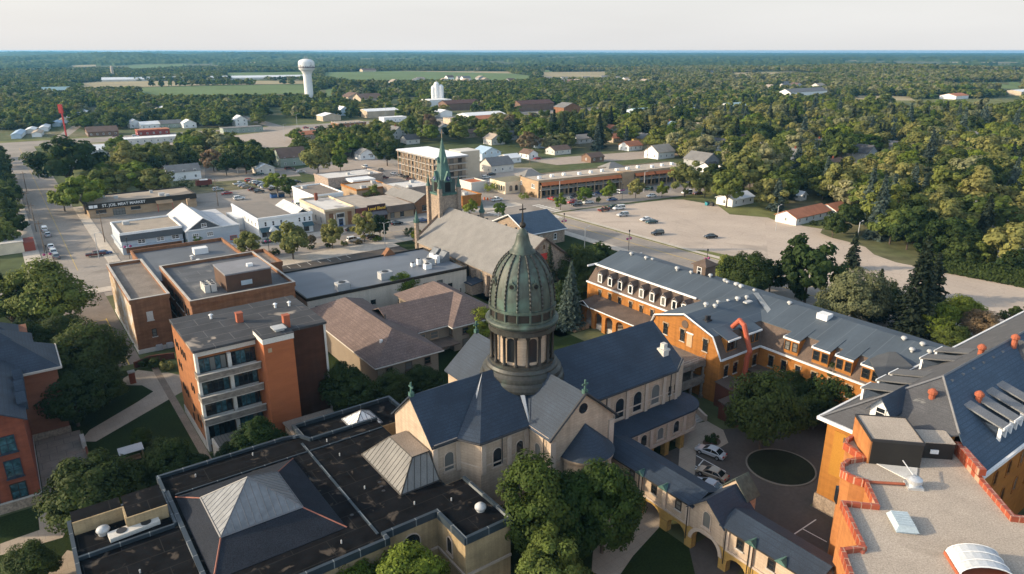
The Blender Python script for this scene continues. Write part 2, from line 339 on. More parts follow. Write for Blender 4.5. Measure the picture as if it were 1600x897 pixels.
def lettering(th, body, size, loc, face, m, parent=None, depth=.06, bold=.012):
    c = bpy.data.curves.new('lettering', 'FONT'); c.body = body; c.size = size; c.extrude = depth; c.align_x = 'CENTER'; c.offset = bold
    c.materials.append(m); o = bpy.data.objects.new('lettering', c); SC.collection.objects.link(o); o.parent = parent or th.o
    me = bpy.data.meshes.new_from_object(o.evaluated_get(bpy.context.evaluated_depsgraph_get())); bpy.data.objects.remove(o); o = bpy.data.objects.new('lettering', me); SC.collection.objects.link(o); o.parent = parent or th.o
    o.location = tuple(np.array(loc) - np.array(th.org)); o.rotation_euler = (R(90), 0, 0 if face == '-y' else R(-90)); return o
# ================================================================ GROUND
def hill(X, Y):
    """rolling land: flat town, wooded ridge to the north-east, hills to the north-west"""
    D = np.hypot(X, Y); az = np.degrees(np.arctan2(X, Y))
    s = np.clip((D - 2600) / 2700, 0, 1); s = s * s * (3 - 2 * s)
    left = np.clip((12 - az) / 34, 0, 1)
    n = .5 + .25 * np.sin(az * .55 + D * .0009) + .25 * np.sin(az * .21 - D * .0013 + 1.3)
    h = s * (10 + left * 30 * n)
    w = np.exp(-((az - 27) / 10) ** 2 - ((D - 2050) / 520) ** 2) * 17
    return h + w
gm = bpy.data.materials.new('open_land'); gm.use_nodes = True
N_, L_ = gm.node_tree.nodes, gm.node_tree.links; bs0 = N_['Principled BSDF']; bs0.inputs['Roughness'].default_value = .95; bs0.inputs['Specular IOR Level'].default_value = .1
tc = N_.new('ShaderNodeTexCoord')
def nz(scale, det=5):
    n = N_.new('ShaderNodeTexNoise'); n.inputs['Scale'].default_value = scale; n.inputs['Detail'].default_value = det; L_.new(tc.outputs['Object'], n.inputs['Vector']); return n.outputs[0]
def rampc(fac, stops):
    r = N_.new('ShaderNodeValToRGB'); r.color_ramp.elements[0].position = stops[0][0]; r.color_ramp.elements[0].color = (*stops[0][1], 1)
    r.color_ramp.elements[1].position = stops[-1][0]; r.color_ramp.elements[1].color = (*stops[-1][1], 1)
    for p_, c_ in stops[1:-1]: e_ = r.color_ramp.elements.new(p_); e_.color = (*c_, 1)
    L_.new(fac, r.inputs[0]); return r.outputs[0]
c1 = rampc(nz(.012), [(.30, (.055, .075, .028)), (.48, (.085, .10, .042)), (.62, (.15, .135, .075)), (.75, (.24, .20, .135))])
c2 = rampc(nz(.25), [(.3, (.72, .72, .72)), (.7, (1.2, 1.2, 1.2))])
mx0 = N_.new('ShaderNodeMix'); mx0.data_type = 'RGBA'; mx0.blend_type = 'MULTIPLY'; mx0.inputs[0].default_value = 1; L_.new(c1, mx0.inputs[6]); L_.new(c2, mx0.inputs[7]); L_.new(mx0.outputs[2], bs0.inputs['Base Color'])
rs = np.concatenate([[0.0, 60, 140, 260, 420, 640, 900, 1200, 1500], np.geomspace(1800, 17000, 56)]); ths = np.radians(np.linspace(-12, 192, 171))
RR, TT = np.meshgrid(rs, ths, indexing='ij'); X = RR * np.cos(TT); Y = RR * np.sin(TT) - 40
Z = hill(X, Y); v = np.stack([X, Y, Z], -1).reshape(-1, 3); nr, nth = RR.shape
def gridfaces(nr, nth):
    i = np.arange(nr - 1)[:, None] * nth + np.arange(nth - 1)[None, :]
    return np.stack([i, i + nth, i + nth + 1, i + 1], -1).reshape(-1, 4)
def npmesh(name, v, f, mats, mi=None, smooth=False):
    me = bpy.data.meshes.new(name); k = f.shape[1]
    me.vertices.add(len(v)); me.vertices.foreach_set('co', np.asarray(v, np.float32).ravel())
    me.loops.add(f.size); me.loops.foreach_set('vertex_index', np.asarray(f, np.int32).ravel())
    me.polygons.add(len(f)); me.polygons.foreach_set('loop_start', np.arange(0, f.size, k, dtype=np.int32)); me.polygons.foreach_set('loop_total', np.full(len(f), k, np.int32))
    for m in mats: me.materials.append(m)
    if mi is not None: me.polygons.foreach_set('material_index', np.asarray(mi, np.int32))
    if smooth: me.polygons.foreach_set('use_smooth', np.ones(len(f), bool))
    me.update(calc_edges=True); return me
def link(name, me, loc=(0, 0, 0)):
    o = bpy.data.objects.new(name, me); SC.collection.objects.link(o); o.location = loc; return o
tag(link('ground', npmesh('ground', v, gridfaces(nr, nth), [gm], smooth=True)), kind='structure')
def sheet(name, pts, z, m, kind='structure'):            # flat piece of ground, points in grid coordinates
    mb = MB(); mb.poly([(p[0], p[1], z) for p in pts]); cx = sum(p[0] for p in pts) / len(pts); cy = sum(p[1] for p in pts) / len(pts)
    mb.v = [(p[0] - cx, p[1] - cy, p[2] - z) for p in mb.v]
    me = to_mesh(name, mb, (0, 0, 0), m); o = bpy.data.objects.new(name, me); SC.collection.objects.link(o)
    X, Y = W(cx, cy); o.location = (X, Y, z); o.rotation_euler = (0, 0, TH); return tag(o, kind=kind)
def rect(x0, x1, y0, y1): return [(x0, y0), (x1, y0), (x1, y1), (x0, y1)]
asph = mat('asphalt', (.27, .235, .20), var=.16, vs=.06, fine=1.2, fvar=.08, spec=.15, crack=(.15, .012, .82), stain=((.215, .185, .155), .05, .55, .12))
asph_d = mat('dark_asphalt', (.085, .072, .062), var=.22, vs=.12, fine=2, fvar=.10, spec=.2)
lotm = mat('old_parking_asphalt', (.42, .345, .28), var=.12, vs=.05, fine=1.5, fvar=.07, spec=.1, stain=((.33, .275, .225), .045, .58, .06), crack=(.17, .012, .84), seam=(2.9, 17, .05, (.47, .40, .33)))
walk = mat('pavement_concrete', (.45, .39, .32), var=.12, vs=.3, fine=2, seam=(1.8, 1.8, .04, (.34, .30, .25)))
paint = mat('road_paint', (.62, .60, .55), var=.12)
ypaint = mat('yellow_road_paint', (.48, .33, .08), var=.12)
lawn = mat('lawn_grass', (.022, .034, .010), var=.22, vs=.15, fine=4, fvar=.3, spec=.05)
drygrass = mat('dry_grass', (.14, .145, .055), var=.3, vs=.12, fine=3, fvar=.25, spec=.05)
cropg = mat('crop_green', (.125, .165, .065), var=.12, vs=.01, fine=.2, fvar=.1, spec=.05)
cropt = mat('crop_tan', (.30, .25, .15), var=.18, vs=.008, fine=.2, fvar=.1, spec=.05)
dirt = mat('bare_dirt', (.38, .29, .19), var=.2, vs=.1, fine=2, spec=.05)
# town floor and streets
sheet('street', rect(5, 21, 200, 568), .008, asph); sheet('street', rect(-150, 430, 208.5, 226.5), .009, asph)
sheet('street', rect(156.5, 170.2, -40, 208.5), .008, asph); sheet('street', rect(171, 186, 226.5, 560), .008, asph)
sheet('highway', rect(-400, 700, 566, 600), .010, asph)
sheet('highway_verge', rect(-400, 700, 554, 566), .006, drygrass); sheet('highway_verge', rect(-400, 700, 600, 612), .006, drygrass)
sheet('street', [(186, 555), (198, 555), (215, 1250), (203, 1250)], .008, asph)
sheet('parking_lot', [(172.5, 207), (186, 206.5), (232, 199), (235, 175), (236, 150), (222, 121), (206, 112), (205, 97), (211, 96), (216, 64), (218, 30), (172.5, 30)], .012, lotm)
sheet('parking_lot', rect(50, 100, 172, 203), .008, asph_d); sheet('town_asphalt', rect(21, 200, 226.5, 330), .004, asph)
sheet('town_asphalt', [(186, 226.5), (280, 220), (285, 250), (186, 262)], .005, asph); sheet('street', [(172, 209), (186, 208), (290, 196), (292, 213), (186, 226), (172, 226.4)], .013, asph)
for r_ in (rect(20.9, 24.2, 226.5, 330), rect(.8, 5.1, 205, 560), rect(21, 171, 226.6, 233), rect(-60, 157, 203.8, 208.4), rect(170.3, 173.2, 60, 206.5), rect(152.8, 156.4, 60, 203.8), rect(24, 100, 199.5, 203.8)):
    a_ = solid('sidewalk', None, None, MB().prism(r_, 0, .12), walk, (r_[0][0] + r_[2][0]) / 2, (r_[0][1] + r_[2][1]) / 2, kind='structure')
sheet('street', [(6, 150), (16, 150), (16, 206), (6, 206)], .010, mat('service_drive', (.17, .14, .115), var=.2, vs=.2, fine=2))
sheet('crosswalk', [(5.5, 204), (24, 204.2), (24, 207.6), (5.5, 207)], .014, mat('pale_crossing', (.47, .42, .36), var=.08))
mk = MB()
def stripe(x0, x1, y0, y1, m=0): mk.poly([(x0, y0, .018), (x1, y0, .018), (x1, y1, .018), (x0, y1, .018)], m)
for i in range(14): stripe(53.5 + i * 3.1, 53.65 + i * 3.1, 185, 191.5)
for i in range(10): stripe(53.5 + i * 3.1, 53.65 + i * 3.1, 196, 199.2)
for i in range(9): stripe(158 + i * 1.35, 158.6 + i * 1.35, 200.5, 205); stripe(158 + i * 1.35, 158.6 + i * 1.35, 228, 232)
for i in range(7): stripe(150.5, 154.5, 209.5 + i * 2.3, 210.4 + i * 2.3); stripe(173, 177, 209.5 + i * 2.3, 210.4 + i * 2.3)
stripe(163.3, 163.45, -30, 199, 1); stripe(163.6, 163.75, -30, 199, 1); stripe(30, 150, 217.4, 217.55, 1)
stripe(12.6, 12.75, 230, 560, 1)
for x in (10.6, 13.6): stripe(x, x + .22, 150, 182, 1)
for i in range(11): stripe(10.8, 13.6, 152 + i * 2.9, 152.2 + i * 2.9, 1)
stripe(5.8, 6.0, 168, 205); stripe(5.8, 8.5, 168, 168.2)
for i in range(26): stripe(90 + i * 2.9, 90.14 + i * 2.9, 226.6, 231)
solid('road_markings', None, None, mk, [paint, ypaint], 90, 190, kind='structure')
# campus grounds
sheet('lawn', [(3, 88), (27, 88), (27, 104), (18, 106), (18.2, 146), (3, 150)], .006, lawn); sheet('lawn', rect(-40, 3.5, 126, 215), .005, lawn); sheet('lawn', rect(-40, -1.5, 40, 106), .005, lawn)
sheet('lawn', rect(27, 96, 84, 148), .004, lawn); sheet('lawn', rect(30, 62, 20, 62), .004, lawn); sheet('lawn', rect(41, 80, 55, 68), .005, lawn)
sheet('lawn', rect(93, 157, 110, 204), .004, lawn); sheet('lawn', rect(126, 157, -30, 112), .004, lawn)
pth = [G(*p) for p in [(125, 690), (150, 690), (285, 612), (300, 590), (262, 582), (225, 585), (250, 605), (215, 628), (140, 672)]]
sheet('path', pth, .012, mat('pale_path', (.36, .29, .22), var=.1, seam=(1.5, 1.5, .03, (.27, .22, .17))))
sheet('path', [G(*p) for p in [(0, 850), (0, 868), (98, 840), (110, 820), (75, 795), (60, 810), (62, 828)]], .012, MATS['pale_path']); sheet('path', [G(*p) for p in [(75, 897), (105, 860), (118, 862), (120, 897)]], .012, MATS['pale_path'])
sheet('plaza', [G(*p) for p in [(178, 600), (215, 578), (272, 585), (280, 600), (240, 612), (222, 602), (205, 602)]], .010, MATS['pale_path'])
sheet('path', [(17.0, 98), (18.2, 98), (18.2, 146), (17.0, 146)], .013, mat('gravel_strip', (.22, .165, .12), var=.2, fine=5, fvar=.25))
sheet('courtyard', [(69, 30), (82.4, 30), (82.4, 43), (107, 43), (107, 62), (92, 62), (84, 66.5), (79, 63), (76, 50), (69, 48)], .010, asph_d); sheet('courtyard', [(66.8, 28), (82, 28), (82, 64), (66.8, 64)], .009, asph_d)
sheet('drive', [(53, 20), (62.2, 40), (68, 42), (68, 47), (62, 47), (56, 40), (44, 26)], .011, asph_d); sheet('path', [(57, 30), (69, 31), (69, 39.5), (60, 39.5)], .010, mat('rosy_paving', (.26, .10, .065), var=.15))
sheet('path', [(55, 50), (62, 52), (67, 55.5), (67, 59.5), (61.8, 59.5), (54, 56), (49, 51), (50, 48)], .012, MATS['pale_path'])
cs = [G(*p) for p in [(1063, 668), (1105, 658), (1130, 672), (1138, 692), (1120, 702), (1088, 697), (1086, 740), (1075, 765), (1058, 760), (1062, 700)]]
sheet('sidewalk', cs, .016, MATS['pale_path'])
def disc(name, x, y, rx, ry, z, m, n=40): return sheet(name, [(x + rx * math.cos(2 * math.pi * i / n), y + ry * math.sin(2 * math.pi * i / n)) for i in range(n)], z, m)
disc('lawn_circle', 87.5, 51.0, 4.9, 4.9, .10, mat('shaded_bed', (.014, .018, .007), var=.3, fine=4, fvar=.3))  # circle filled with dark mulch
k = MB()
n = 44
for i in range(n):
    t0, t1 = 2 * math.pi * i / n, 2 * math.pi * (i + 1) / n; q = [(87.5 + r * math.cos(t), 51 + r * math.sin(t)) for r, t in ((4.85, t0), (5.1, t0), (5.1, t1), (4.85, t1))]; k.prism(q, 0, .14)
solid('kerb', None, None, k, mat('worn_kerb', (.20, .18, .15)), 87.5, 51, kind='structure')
gx, gy = G(1112, 691); disc('planting_bed', gx, gy, 1.7, 1.2, .03, mat('mulch', (.12, .075, .05), var=.2))
mk = MB()
for y0, y1, x0, x1 in ((60.6, 60.75, 79.3, 79.45), ): pass
for p, q in (((1088, 712), (1134, 737)), ((1087, 697), (1100, 697)), ((1091, 728), (1099, 719)), ((1086, 728), (1095, 733)), ((1086, 746), (1092, 749)), ((1253, 826), (1292, 847)), ((1233, 840), (1278, 862)), ((1233, 840), (1275, 812))):
    a_, b_ = np.array(G(*p)), np.array(G(*q)); d_ = b_ - a_; d_ /= np.linalg.norm(d_); n_ = np.array((-d_[1], d_[0])) * .08
    mk.poly([(*(a_ - n_), .020), (*(b_ - n_), .020), (*(b_ + n_), .020), (*(a_ + n_), .020)])
solid('bay_markings', None, None, mk, paint, 80, 55, kind='structure')
sheet('verge', [G(*p) for p in [(1085, 391), (1100, 391), (1290, 431), (1245, 428), (1180, 415)]], .020, drygrass)
sheet('verge', [G(*p) for p in [(1050, 312), (1110, 312), (1140, 335), (1200, 340), (1215, 346), (1285, 357), (1292, 345), (1180, 310), (1110, 296)]], .018, drygrass)
sheet('parking_lot', [G(*p) for p in [(1195, 346), (1215, 347), (1285, 358), (1280, 367), (1322, 377), (1352, 386), (1366, 398), (1400, 410), (1460, 422), (1600, 449), (1640, 458), (1640, 510), (1450, 480), (1300, 440), (1200, 400)]], .0135, lotm)
sheet('verge', [(170.2, 60), (171.2, 60), (171.2, 206), (170.2, 206)], .125, drygrass)
sheet('dry_yard', [(28, 400), (150, 400), (150, 470), (28, 470)], .004, drygrass); sheet('verge', rect(24, 60, 330, 345), .008, drygrass)
sheet('dirt_lot', [G(*p) for p in [(240, 247), (280, 240), (330, 265), (345, 275), (300, 282), (250, 268)]], .007, mat('pale_drive', (.42, .34, .26)))
sheet('town_asphalt', [G(*p) for p in [(130, 225), (310, 218), (470, 200), (600, 195), (640, 190), (820, 186), (820, 200), (640, 212), (480, 228), (310, 236), (130, 240)]], .011, mat('pale_highway', (.33, .27, .22), var=.1))
sheet('mobile_home_street', [G(*p) for p in [(85, 215), (140, 180), (150, 180), (100, 218)]], .012, asph)
sheet('town_asphalt', [G(*p) for p in [(690, 282), (860, 320), (760, 345), (660, 330)]], .006, asph)
for pl_, m_ in (([(455, 266), (640, 305), (660, 288), (612, 256), (560, 240), (505, 257)], MATS['pale_highway']), ([(820, 250), (1050, 233), (1062, 244), (870, 258)], MATS['pale_highway']), ([(735, 262), (830, 262), (850, 275), (820, 300), (745, 300)], lotm), ([(320, 262), (460, 262), (470, 275), (320, 285)], asph)): sheet('town_asphalt', [G(*p) for p in pl_], .0145, m_)
# farm fields beyond the town
FIELDS = [([(190, 138), (330, 134), (480, 132), (480, 146), (360, 149), (230, 149)], cropg), ([(110, 131), (160, 127), (480, 126), (480, 131), (330, 133), (190, 137), (120, 137)], cropt),
          ([(345, 114), (480, 112), (480, 119), (360, 121)], cropg), ([(505, 113), (620, 111), (800, 115), (850, 121), (800, 126), (560, 125), (500, 119)], cropg),
          ([(520, 110), (800, 112), (800, 115), (620, 111)], cropt), ([(840, 113), (945, 112), (950, 122), (850, 122)], cropt), ([(500, 128), (530, 126), (640, 133), (640, 136), (560, 134)], cropt),
          ([(1428, 136), (1600, 132), (1600, 141), (1490, 141)], cropg), ([(1350, 158), (1480, 155), (1600, 157), (1600, 168), (1420, 166)], drygrass), ([(1180, 105), (1290, 107), (1280, 115), (1170, 112)], cropt), ([(1090, 116), (1210, 119), (1230, 125), (1110, 123)], cropt), ([(1195, 136), (1300, 139), (1330, 146), (1210, 144)], cropt), ([(985, 122), (1040, 121), (1050, 126), (990, 127)], cropg), ([(1330, 150), (1420, 152), (1430, 158), (1340, 157)], cropt),
          ([(1430, 104), (1600, 106), (1600, 110), (1440, 108)], cropg), ([(110, 102), (150, 101), (150, 105), (115, 106)], cropt), ([(510, 140), (520, 138), (520, 150), (505, 152)], cropg), ([(820, 110), (1000, 106), (1000, 109), (830, 113)], cropg),
          ([(900, 100), (1180, 98), (1180, 100), (900, 102)], cropg), ([(340, 98), (400, 97), (400, 100), (340, 101)], cropt), ([(40, 94), (95, 93), (98, 96), (45, 97)], cropt), ([(200, 104), (290, 102), (296, 105), (205, 108)], cropg), ([(560, 92), (640, 91), (645, 93.5), (565, 94.5)], cropt), ([(700, 96), (790, 95), (795, 97.5), (705, 98.5)], cropg), ([(1040, 92), (1120, 92), (1122, 94), (1042, 94)], cropt), ([(1480, 97), (1590, 97), (1595, 100), (1485, 100)], cropt), ([(1300, 95), (1420, 95), (1430, 97), (1300, 97)], cropt), ([(480, 148), (520, 150), (520, 156), (480, 154)], cropg)]
for pl, m_ in FIELDS:
    pts = [P(*p) for p in pl]; cx = sum(p[0] for p in pts) / len(pts); cy = sum(p[1] for p in pts) / len(pts)
    n = 6; V = []                                        # draped over the land: fan with subdivided edges
    ring = []
    for i in range(len(pts)):
        a_, b_ = np.array(pts[i]), np.array(pts[(i + 1) % len(pts)])
        for s in range(n): ring.append(a_ + (b_ - a_) * s / n)
    ring = np.array(ring); k_ = len(ring); levels = [1, .75, .5, .25]
    vv = np.concatenate([np.array([cx, cy]) + (ring - [cx, cy]) * l for l in levels]); zz = hill(vv[:, 0], vv[:, 1]) + .25
    ff = []
    for l in range(3):
        for i in range(k_): ff.append((l * k_ + i, l * k_ + (i + 1) % k_, (l + 1) * k_ + (i + 1) % k_, (l + 1) * k_ + i))
    me = bpy.data.meshes.new('field'); me.from_pydata(np.column_stack([vv - [cx, cy], zz]).tolist(), [], ff + [tuple(3 * k_ + i for i in range(k_))]); me.materials.append(m_)
    tag(link('field', me, (cx, cy, 0)), kind='structure')
# ---------------------------------------------------------------- air
hz = MB(); hz.box(-15500, 15500, -700, 17200, -1.5, 61.5); hm = bpy.data.materials.new('haze'); hm.use_nodes = True; hn = hm.node_tree; hn.nodes.clear()
pv_ = hn.nodes.new('ShaderNodeVolumePrincipled'); pv_.inputs['Color'].default_value = (.19, .54, .90, 1); pv_.inputs['Density'].default_value = 7.5e-5; pv_.inputs['Anisotropy'].default_value = .2
oo = hn.nodes.new('ShaderNodeOutputMaterial'); hn.links.new(pv_.outputs[0], oo.inputs['Volume'])
ho = link('haze', to_mesh('haze', hz, (0, 0, 0), hm)); tag(ho, kind='stuff')
# ================================================================ CHAPEL
ch = Thing('chapel', 'cream brick chapel with dark slate roofs and a tall green copper dome', 'chapel', 56.5, 75.3)
b = MB()
b.gable_x(38.3, 50, 70.0, 80.6, 0, 12.1, 16.7)
b.box(43.7, 66, 67.1, 83.5, 0, 12.05)
b.prism([(42.2, 70), (43.7, 67.1), (43.7, 83.5), (42.2, 80.6)], 0, 12.05)
b.gable_y(51.6, 62.8, 62.5, 88.3, 0, 12.15, 16.75)
apse_n = [(82.0 + 3.2 * math.sin(R(a)), 70.6 - 3.2 * math.cos(R(a))) for a in range(0, 91, 15)]
apse_f = [(82.0 + 3.2 * math.sin(R(a)), 80.0 - 3.2 * math.cos(R(a))) for a in range(90, 181, 15)]
b.prism([(62, 67.4)] + apse_n + apse_f + [(62, 83.2)], 0, 12.1)
ch.part('wall', b, cream)
rows = []                                            # belt courses, cornice and corner piers
for z0, z1, d in ((11.3, 11.62, .14), (8.0, 8.2, .09), (11.66, 12.05, .30)):
    rows += [(62.9, 82, 67.4 - d, 67.39, z0, z1), (43.8, 51.5, 67.1 - d, 67.09, z0, z1), (38.35, 42.2, 70 - d, 69.99, z0, z1), (51.6 - d, 51.59, 62.5, 67, z0, z1)]
    ch.part('belt_course', MB().prism([(42.2, 70 - d), (43.7, 67.1 - d), (43.7, 67.09), (42.2, 69.99)], z0, z1), cream_trim)
boxes(ch, 'belt_course', rows, cream_trim)
boxes(ch, 'pilaster', [(x - .35, x + .35, 69.8, 69.98, 7, 11.3) for x in (38.55, 42.0)] + [(x - .35, x + .35, 66.88, 67.08, 7, 11.3) for x in (44.1, 48.2, 51.1)] + [(x - .32, x + .32, 67.16, 67.38, 6.3, 11.3) for x in (63.6, 66.6, 70.6, 74.7, 78.7, 81.6)] + [(x - .45, x + .45, 62.25, 62.48, 5, 11.25) for x in (51.95, 62.45)], cream_trim)
rf = MB()
rf.roof_x(38.35, 50.5, 70.0, 80.6, 12.1, 16.85, .45)
E1, E2 = 66.7, 83.9
rf.slab([(43.4, E1, 12.05), (80.7, E1, 12.05), (78.2, 75.3, 17.1), (49.5, 75.3, 17.1)], .2)
rf.slab([(80.7, E1, 12.05), (84.6, 69.2, 12.15), (83.9, 75.3, 17.1), (78.2, 75.3, 17.1)][:3], .2)
rf.slab([(80.7, E1, 12.05), (83.9, 75.3, 17.1), (78.2, 75.3, 17.1)], .2)
rf.slab([(43.4, E2, 12.05), (80.7, E2, 12.05), (83.9, 75.3, 17.1), (49.5, 75.3, 17.1)], .2)
rf.slab([(84.6, 69.2, 12.15), (86, 75.3, 12.1), (83.9, 75.3, 17.1)], .2); rf.slab([(80.7, E2, 12.05), (86, 75.3, 12.1), (83.9, 75.3, 17.1)], .2)
rf.slab([(43.4, E1, 12.05), (49.5, 75.3, 17.1), (41.7, 69.6, 12.05)], .2); rf.slab([(43.4, E2, 12.05), (49.5, 75.3, 17.1), (41.7, 81, 12.05)], .2)
rf.roof_y(51.6, 62.8, 62.5, 88.3, 12.15, 16.9, .45)
roof = ch.part('roof', rf, slate)
g = MB()
g.path([(38, 69.45, 11.98), (41.6, 69.45, 11.98), (43.3, 66.5, 11.95), (51.2, 66.5, 11.95)], .14); g.path([(63, 66.5, 11.95), (80.7, 66.5, 11.95), (84.8, 69.0, 12.05)], .14)
for x in (66.0, 80.0): g.path([(x, 67.1, 11.9), (x, 67.1, 6.4)], .07)
g.path([(47.0, 66.9, 11.9), (47.0, 66.9, 7.8)], .07); g.path([(51.3, 63.5, 11.9), (51.3, 63.5, 5)], .07)
for pa, pb in (((51.05, 62.0, 11.75), (57.2, 62.0, 17.05)), ((63.35, 62.0, 11.75), (57.2, 62.0, 17.05))): g.rod(pa, pb, .2)
ch.part('gutter', g, blackmetal, roof)
f = MB(); f.slab([(42.9, 69.8, 12.3), (43.2, 69.0, 12.32), (49.4, 75.1, 17.2)], .05); ch.part('flashing', f, galv, roof)
f = MB(); f.slab([(51.4, 66.9, 12.4), (52.0, 67.6, 12.75), (53.2, 70.2, 14.6), (52.6, 70.4, 14.6)], .04)
ch.part('flashing', f, galv, roof)
for x in (69, 72.8, 76.8): window(ch, '-y', 67.4, x, 7.0, 2.0, 3.5, True, cream_trim)
window(ch, '-y', 67.4, 65.2, 7.0, 1.5, 3.4, True, cream_trim)
window(ch, '-y', 70, 40.6, 7.4, 1.6, 2.9, True, cream_trim); window(ch, '-y', 67.1, 46.3, 7.4, 1.6, 2.9, True, cream_trim); window(ch, '-y', 67.1, 50.0, 7.4, 1.4, 2.7, True, cream_trim)
window(ch, '-x', 51.6, 65.0, 7.4, 1.4, 2.7, True, cream_trim)
for x in (78.6, 79.9): window(ch, '-y', 67.4, x + 1.6, 7.6, .55, 1.5, False, bronze, bars=0)
# round gable window
o = MB(); n = 20
o.hexa([(57.2 + .75 * math.cos(2 * math.pi * i / n), 62.52, 14.6 + .75 * math.sin(2 * math.pi * i / n)) for i in range(n)], [(57.2 + .75 * math.cos(2 * math.pi * i / n), 62.44, 14.6 + .75 * math.sin(2 * math.pi * i / n)) for i in range(n)])
ch.part('round_window', o, glass)
# little apse on the near gable
a = MB(); a.lathe(57.6, 62.4, [(3.7, 0), (3.7, 8.6)], 20, math.pi, 2 * math.pi); ch.part('apse_wall', a, cream, smooth=True)
a = MB(); a.lathe(57.6, 62.4, [(3.75, 5.6), (3.86, 5.62), (3.86, 5.9), (3.75, 5.92)], 20, math.pi, 2 * math.pi); ch.part('belt_course', a, cream_trim, smooth=True); a = MB(); a.lathe(57.6, 62.4, [(3.72, 8.0), (4.0, 8.05), (4.0, 8.6)], 20, math.pi, 2 * math.pi); ch.part('cornice', a, cream_trim, smooth=True)
a = MB(); a.lathe(57.6, 62.45, [(4.15, 8.55), (.05, 12.2)], 20, math.pi, 2 * math.pi); ch.part('apse_roof', a, slate)
# ambulatory along the choir: pillared undercroft, arched windows, flat dark roof
NP = [(81.0 + 3.4 * math.sin(R(q)), 66.8 - 3.4 * math.cos(R(q))) for q in range(0, 121, 15)]
a = MB(); a.prism([(63.0, 63.4)] + NP + [(82, 72), (63.0, 67.3)], 2.9, 6.2); ch.part('ambulatory_wall', a, cream)
for rr0, z0, z1 in ((3.58, 2.6, 3.05), (3.65, 5.95, 6.2)):
    a = MB(); a.prism([(63.0, 66.8 - rr0)] + [(81 + rr0 * math.sin(R(q)), 66.8 - rr0 * math.cos(R(q))) for q in range(0, 121, 15)] + [(82, 72), (63.0, 67.3)], z0, z1); ch.part('stone_band', a, cream_trim)
boxes(ch, 'pilaster', [(x - .3, x + .3, 63.18, 63.39, 3.05, 5.95) for x in (65.4, 69.2, 72.0, 75.7, 79.4)], cream_trim)
a = MB(); a.prism([(62.6, 63.0)] + [(81 + 3.8 * math.sin(R(q)), 66.8 - 3.8 * math.cos(R(q))) for q in range(0, 121, 15)] + [(82.5, 72.5), (62.6, 67.38)], 6.2, 6.5); ch.part('ambulatory_roof', a, slate)
for x in (66.6, 70.4, 74.0, 77.6): window(ch, '-y', 63.4, x, 3.5, 1.5, 2.2, True, cream_trim)
a = MB()
for x in (65.5, 69.0, 72.5, 76.0, 79.5): a.box(x - .45, x + .45, 63.5, 64.4, 0, 2.6); a.box(x - .45, x + .45, 66.0, 66.9, 0, 2.6)
ch.part('pillar', a, yellowstone)
# --- drum and dome
DX, DY = 56.5, 75.3
d = MB(); d.lathe(DX, DY, [(5.55, 10.5), (5.55, 14.55)], 48)
ch.part('drum_base', d, copper_dk, smooth=True)
d = MB()
for i in range(48):
    an = 2 * math.pi * i / 48; d.rod((DX + 5.57 * math.cos(an), DY + 5.57 * math.sin(an), 10.5), (DX + 5.57 * math.cos(an), DY + 5.57 * math.sin(an), 14.5), .06, 4)
ch.part('standing_seam', d, copper)
d = MB(); d.lathe(DX, DY, [(5.5, 14.5), (6.15, 14.55), (6.2, 15.0), (6.1, 15.55), (5.8, 15.85), (5.8, 16.15), (5.75, 16.5), (5.3, 16.9), (5.3, 17.15), (5.05, 17.5), (4.75, 17.6), (4.75, 18.0), (3.7, 18.0)], 48)
ring = ch.part('drum_ring', d, copper_dk, smooth=False)
d = MB(); d.lathe(DX, DY, [(4.02, 17.9), (4.02, 22.9)], 48); drum = ch.part('drum_wall', d, cream, smooth=True)
for i in range(8):
    an = 2 * math.pi * (i + .5) / 8 + R(8); ca, sa = math.cos(an), math.sin(an)
    w = MB(); pts = arch_pts(0, 1.15, 18.5, 21.5, 8)
    w.hexa([(DX + 3.9 * ca - u * sa, DY + 3.9 * sa + u * ca, z) for u, z in pts], [(DX + 4.08 * ca - u * sa, DY + 4.08 * sa + u * ca, z) for u, z in pts]); ch.part('arched_window', w, mat('deep_window', (.012, .013, .014), rough=.3, spec=.5), drum)
for i in range(16):
    an = 2 * math.pi * (i // 2 + .5) / 8 + R(8) + R(11.5) * (1 if i % 2 else -1); k = MB(); x, y = DX + 4.42 * math.cos(an), DY + 4.42 * math.sin(an)
    k.lathe(x, y, [(.34, 18.0), (.34, 18.25), (.22, 18.35), (.20, 22.0), (.30, 22.15), (.36, 22.6)], 10); ch.part('column', k, bronze, smooth=True)
d = MB(); d.lathe(DX, DY, [(3.9, 22.5), (4.85, 22.55), (4.85, 23.2), (4.72, 23.25), (4.72, 23.6)], 48); ch.part('entablature', d, copper_dk)
d = MB(); d.lathe(DX, DY, [(4.7, 23.6), (5.2, 23.7), (5.3, 24.0), (5.2, 24.2), (4.6, 24.35)], 48); ch.part('cornice', d, copper, smooth=True)
d = MB(); d.lathe(DX, DY, [(4.5, 24.3), (4.5, 25.9)], 48); ch.part('attic_wall', d, bronze, smooth=True)
d = MB()
for i in range(16):
    an = 2 * math.pi * i / 16; d.rod((DX + 4.58 * math.cos(an), DY + 4.58 * math.sin(an), 24.3), (DX + 4.58 * math.cos(an), DY + 4.58 * math.sin(an), 26.6), .16, 6)
d.lathe(DX, DY, [(4.5, 25.75), (4.82, 25.8), (4.82, 26.15), (4.5, 26.2)], 48); d.lathe(DX, DY, [(4.5, 24.34), (4.72, 24.36), (4.72, 24.6), (4.5, 24.62)], 48)
ch.part('balustrade', d, copper)
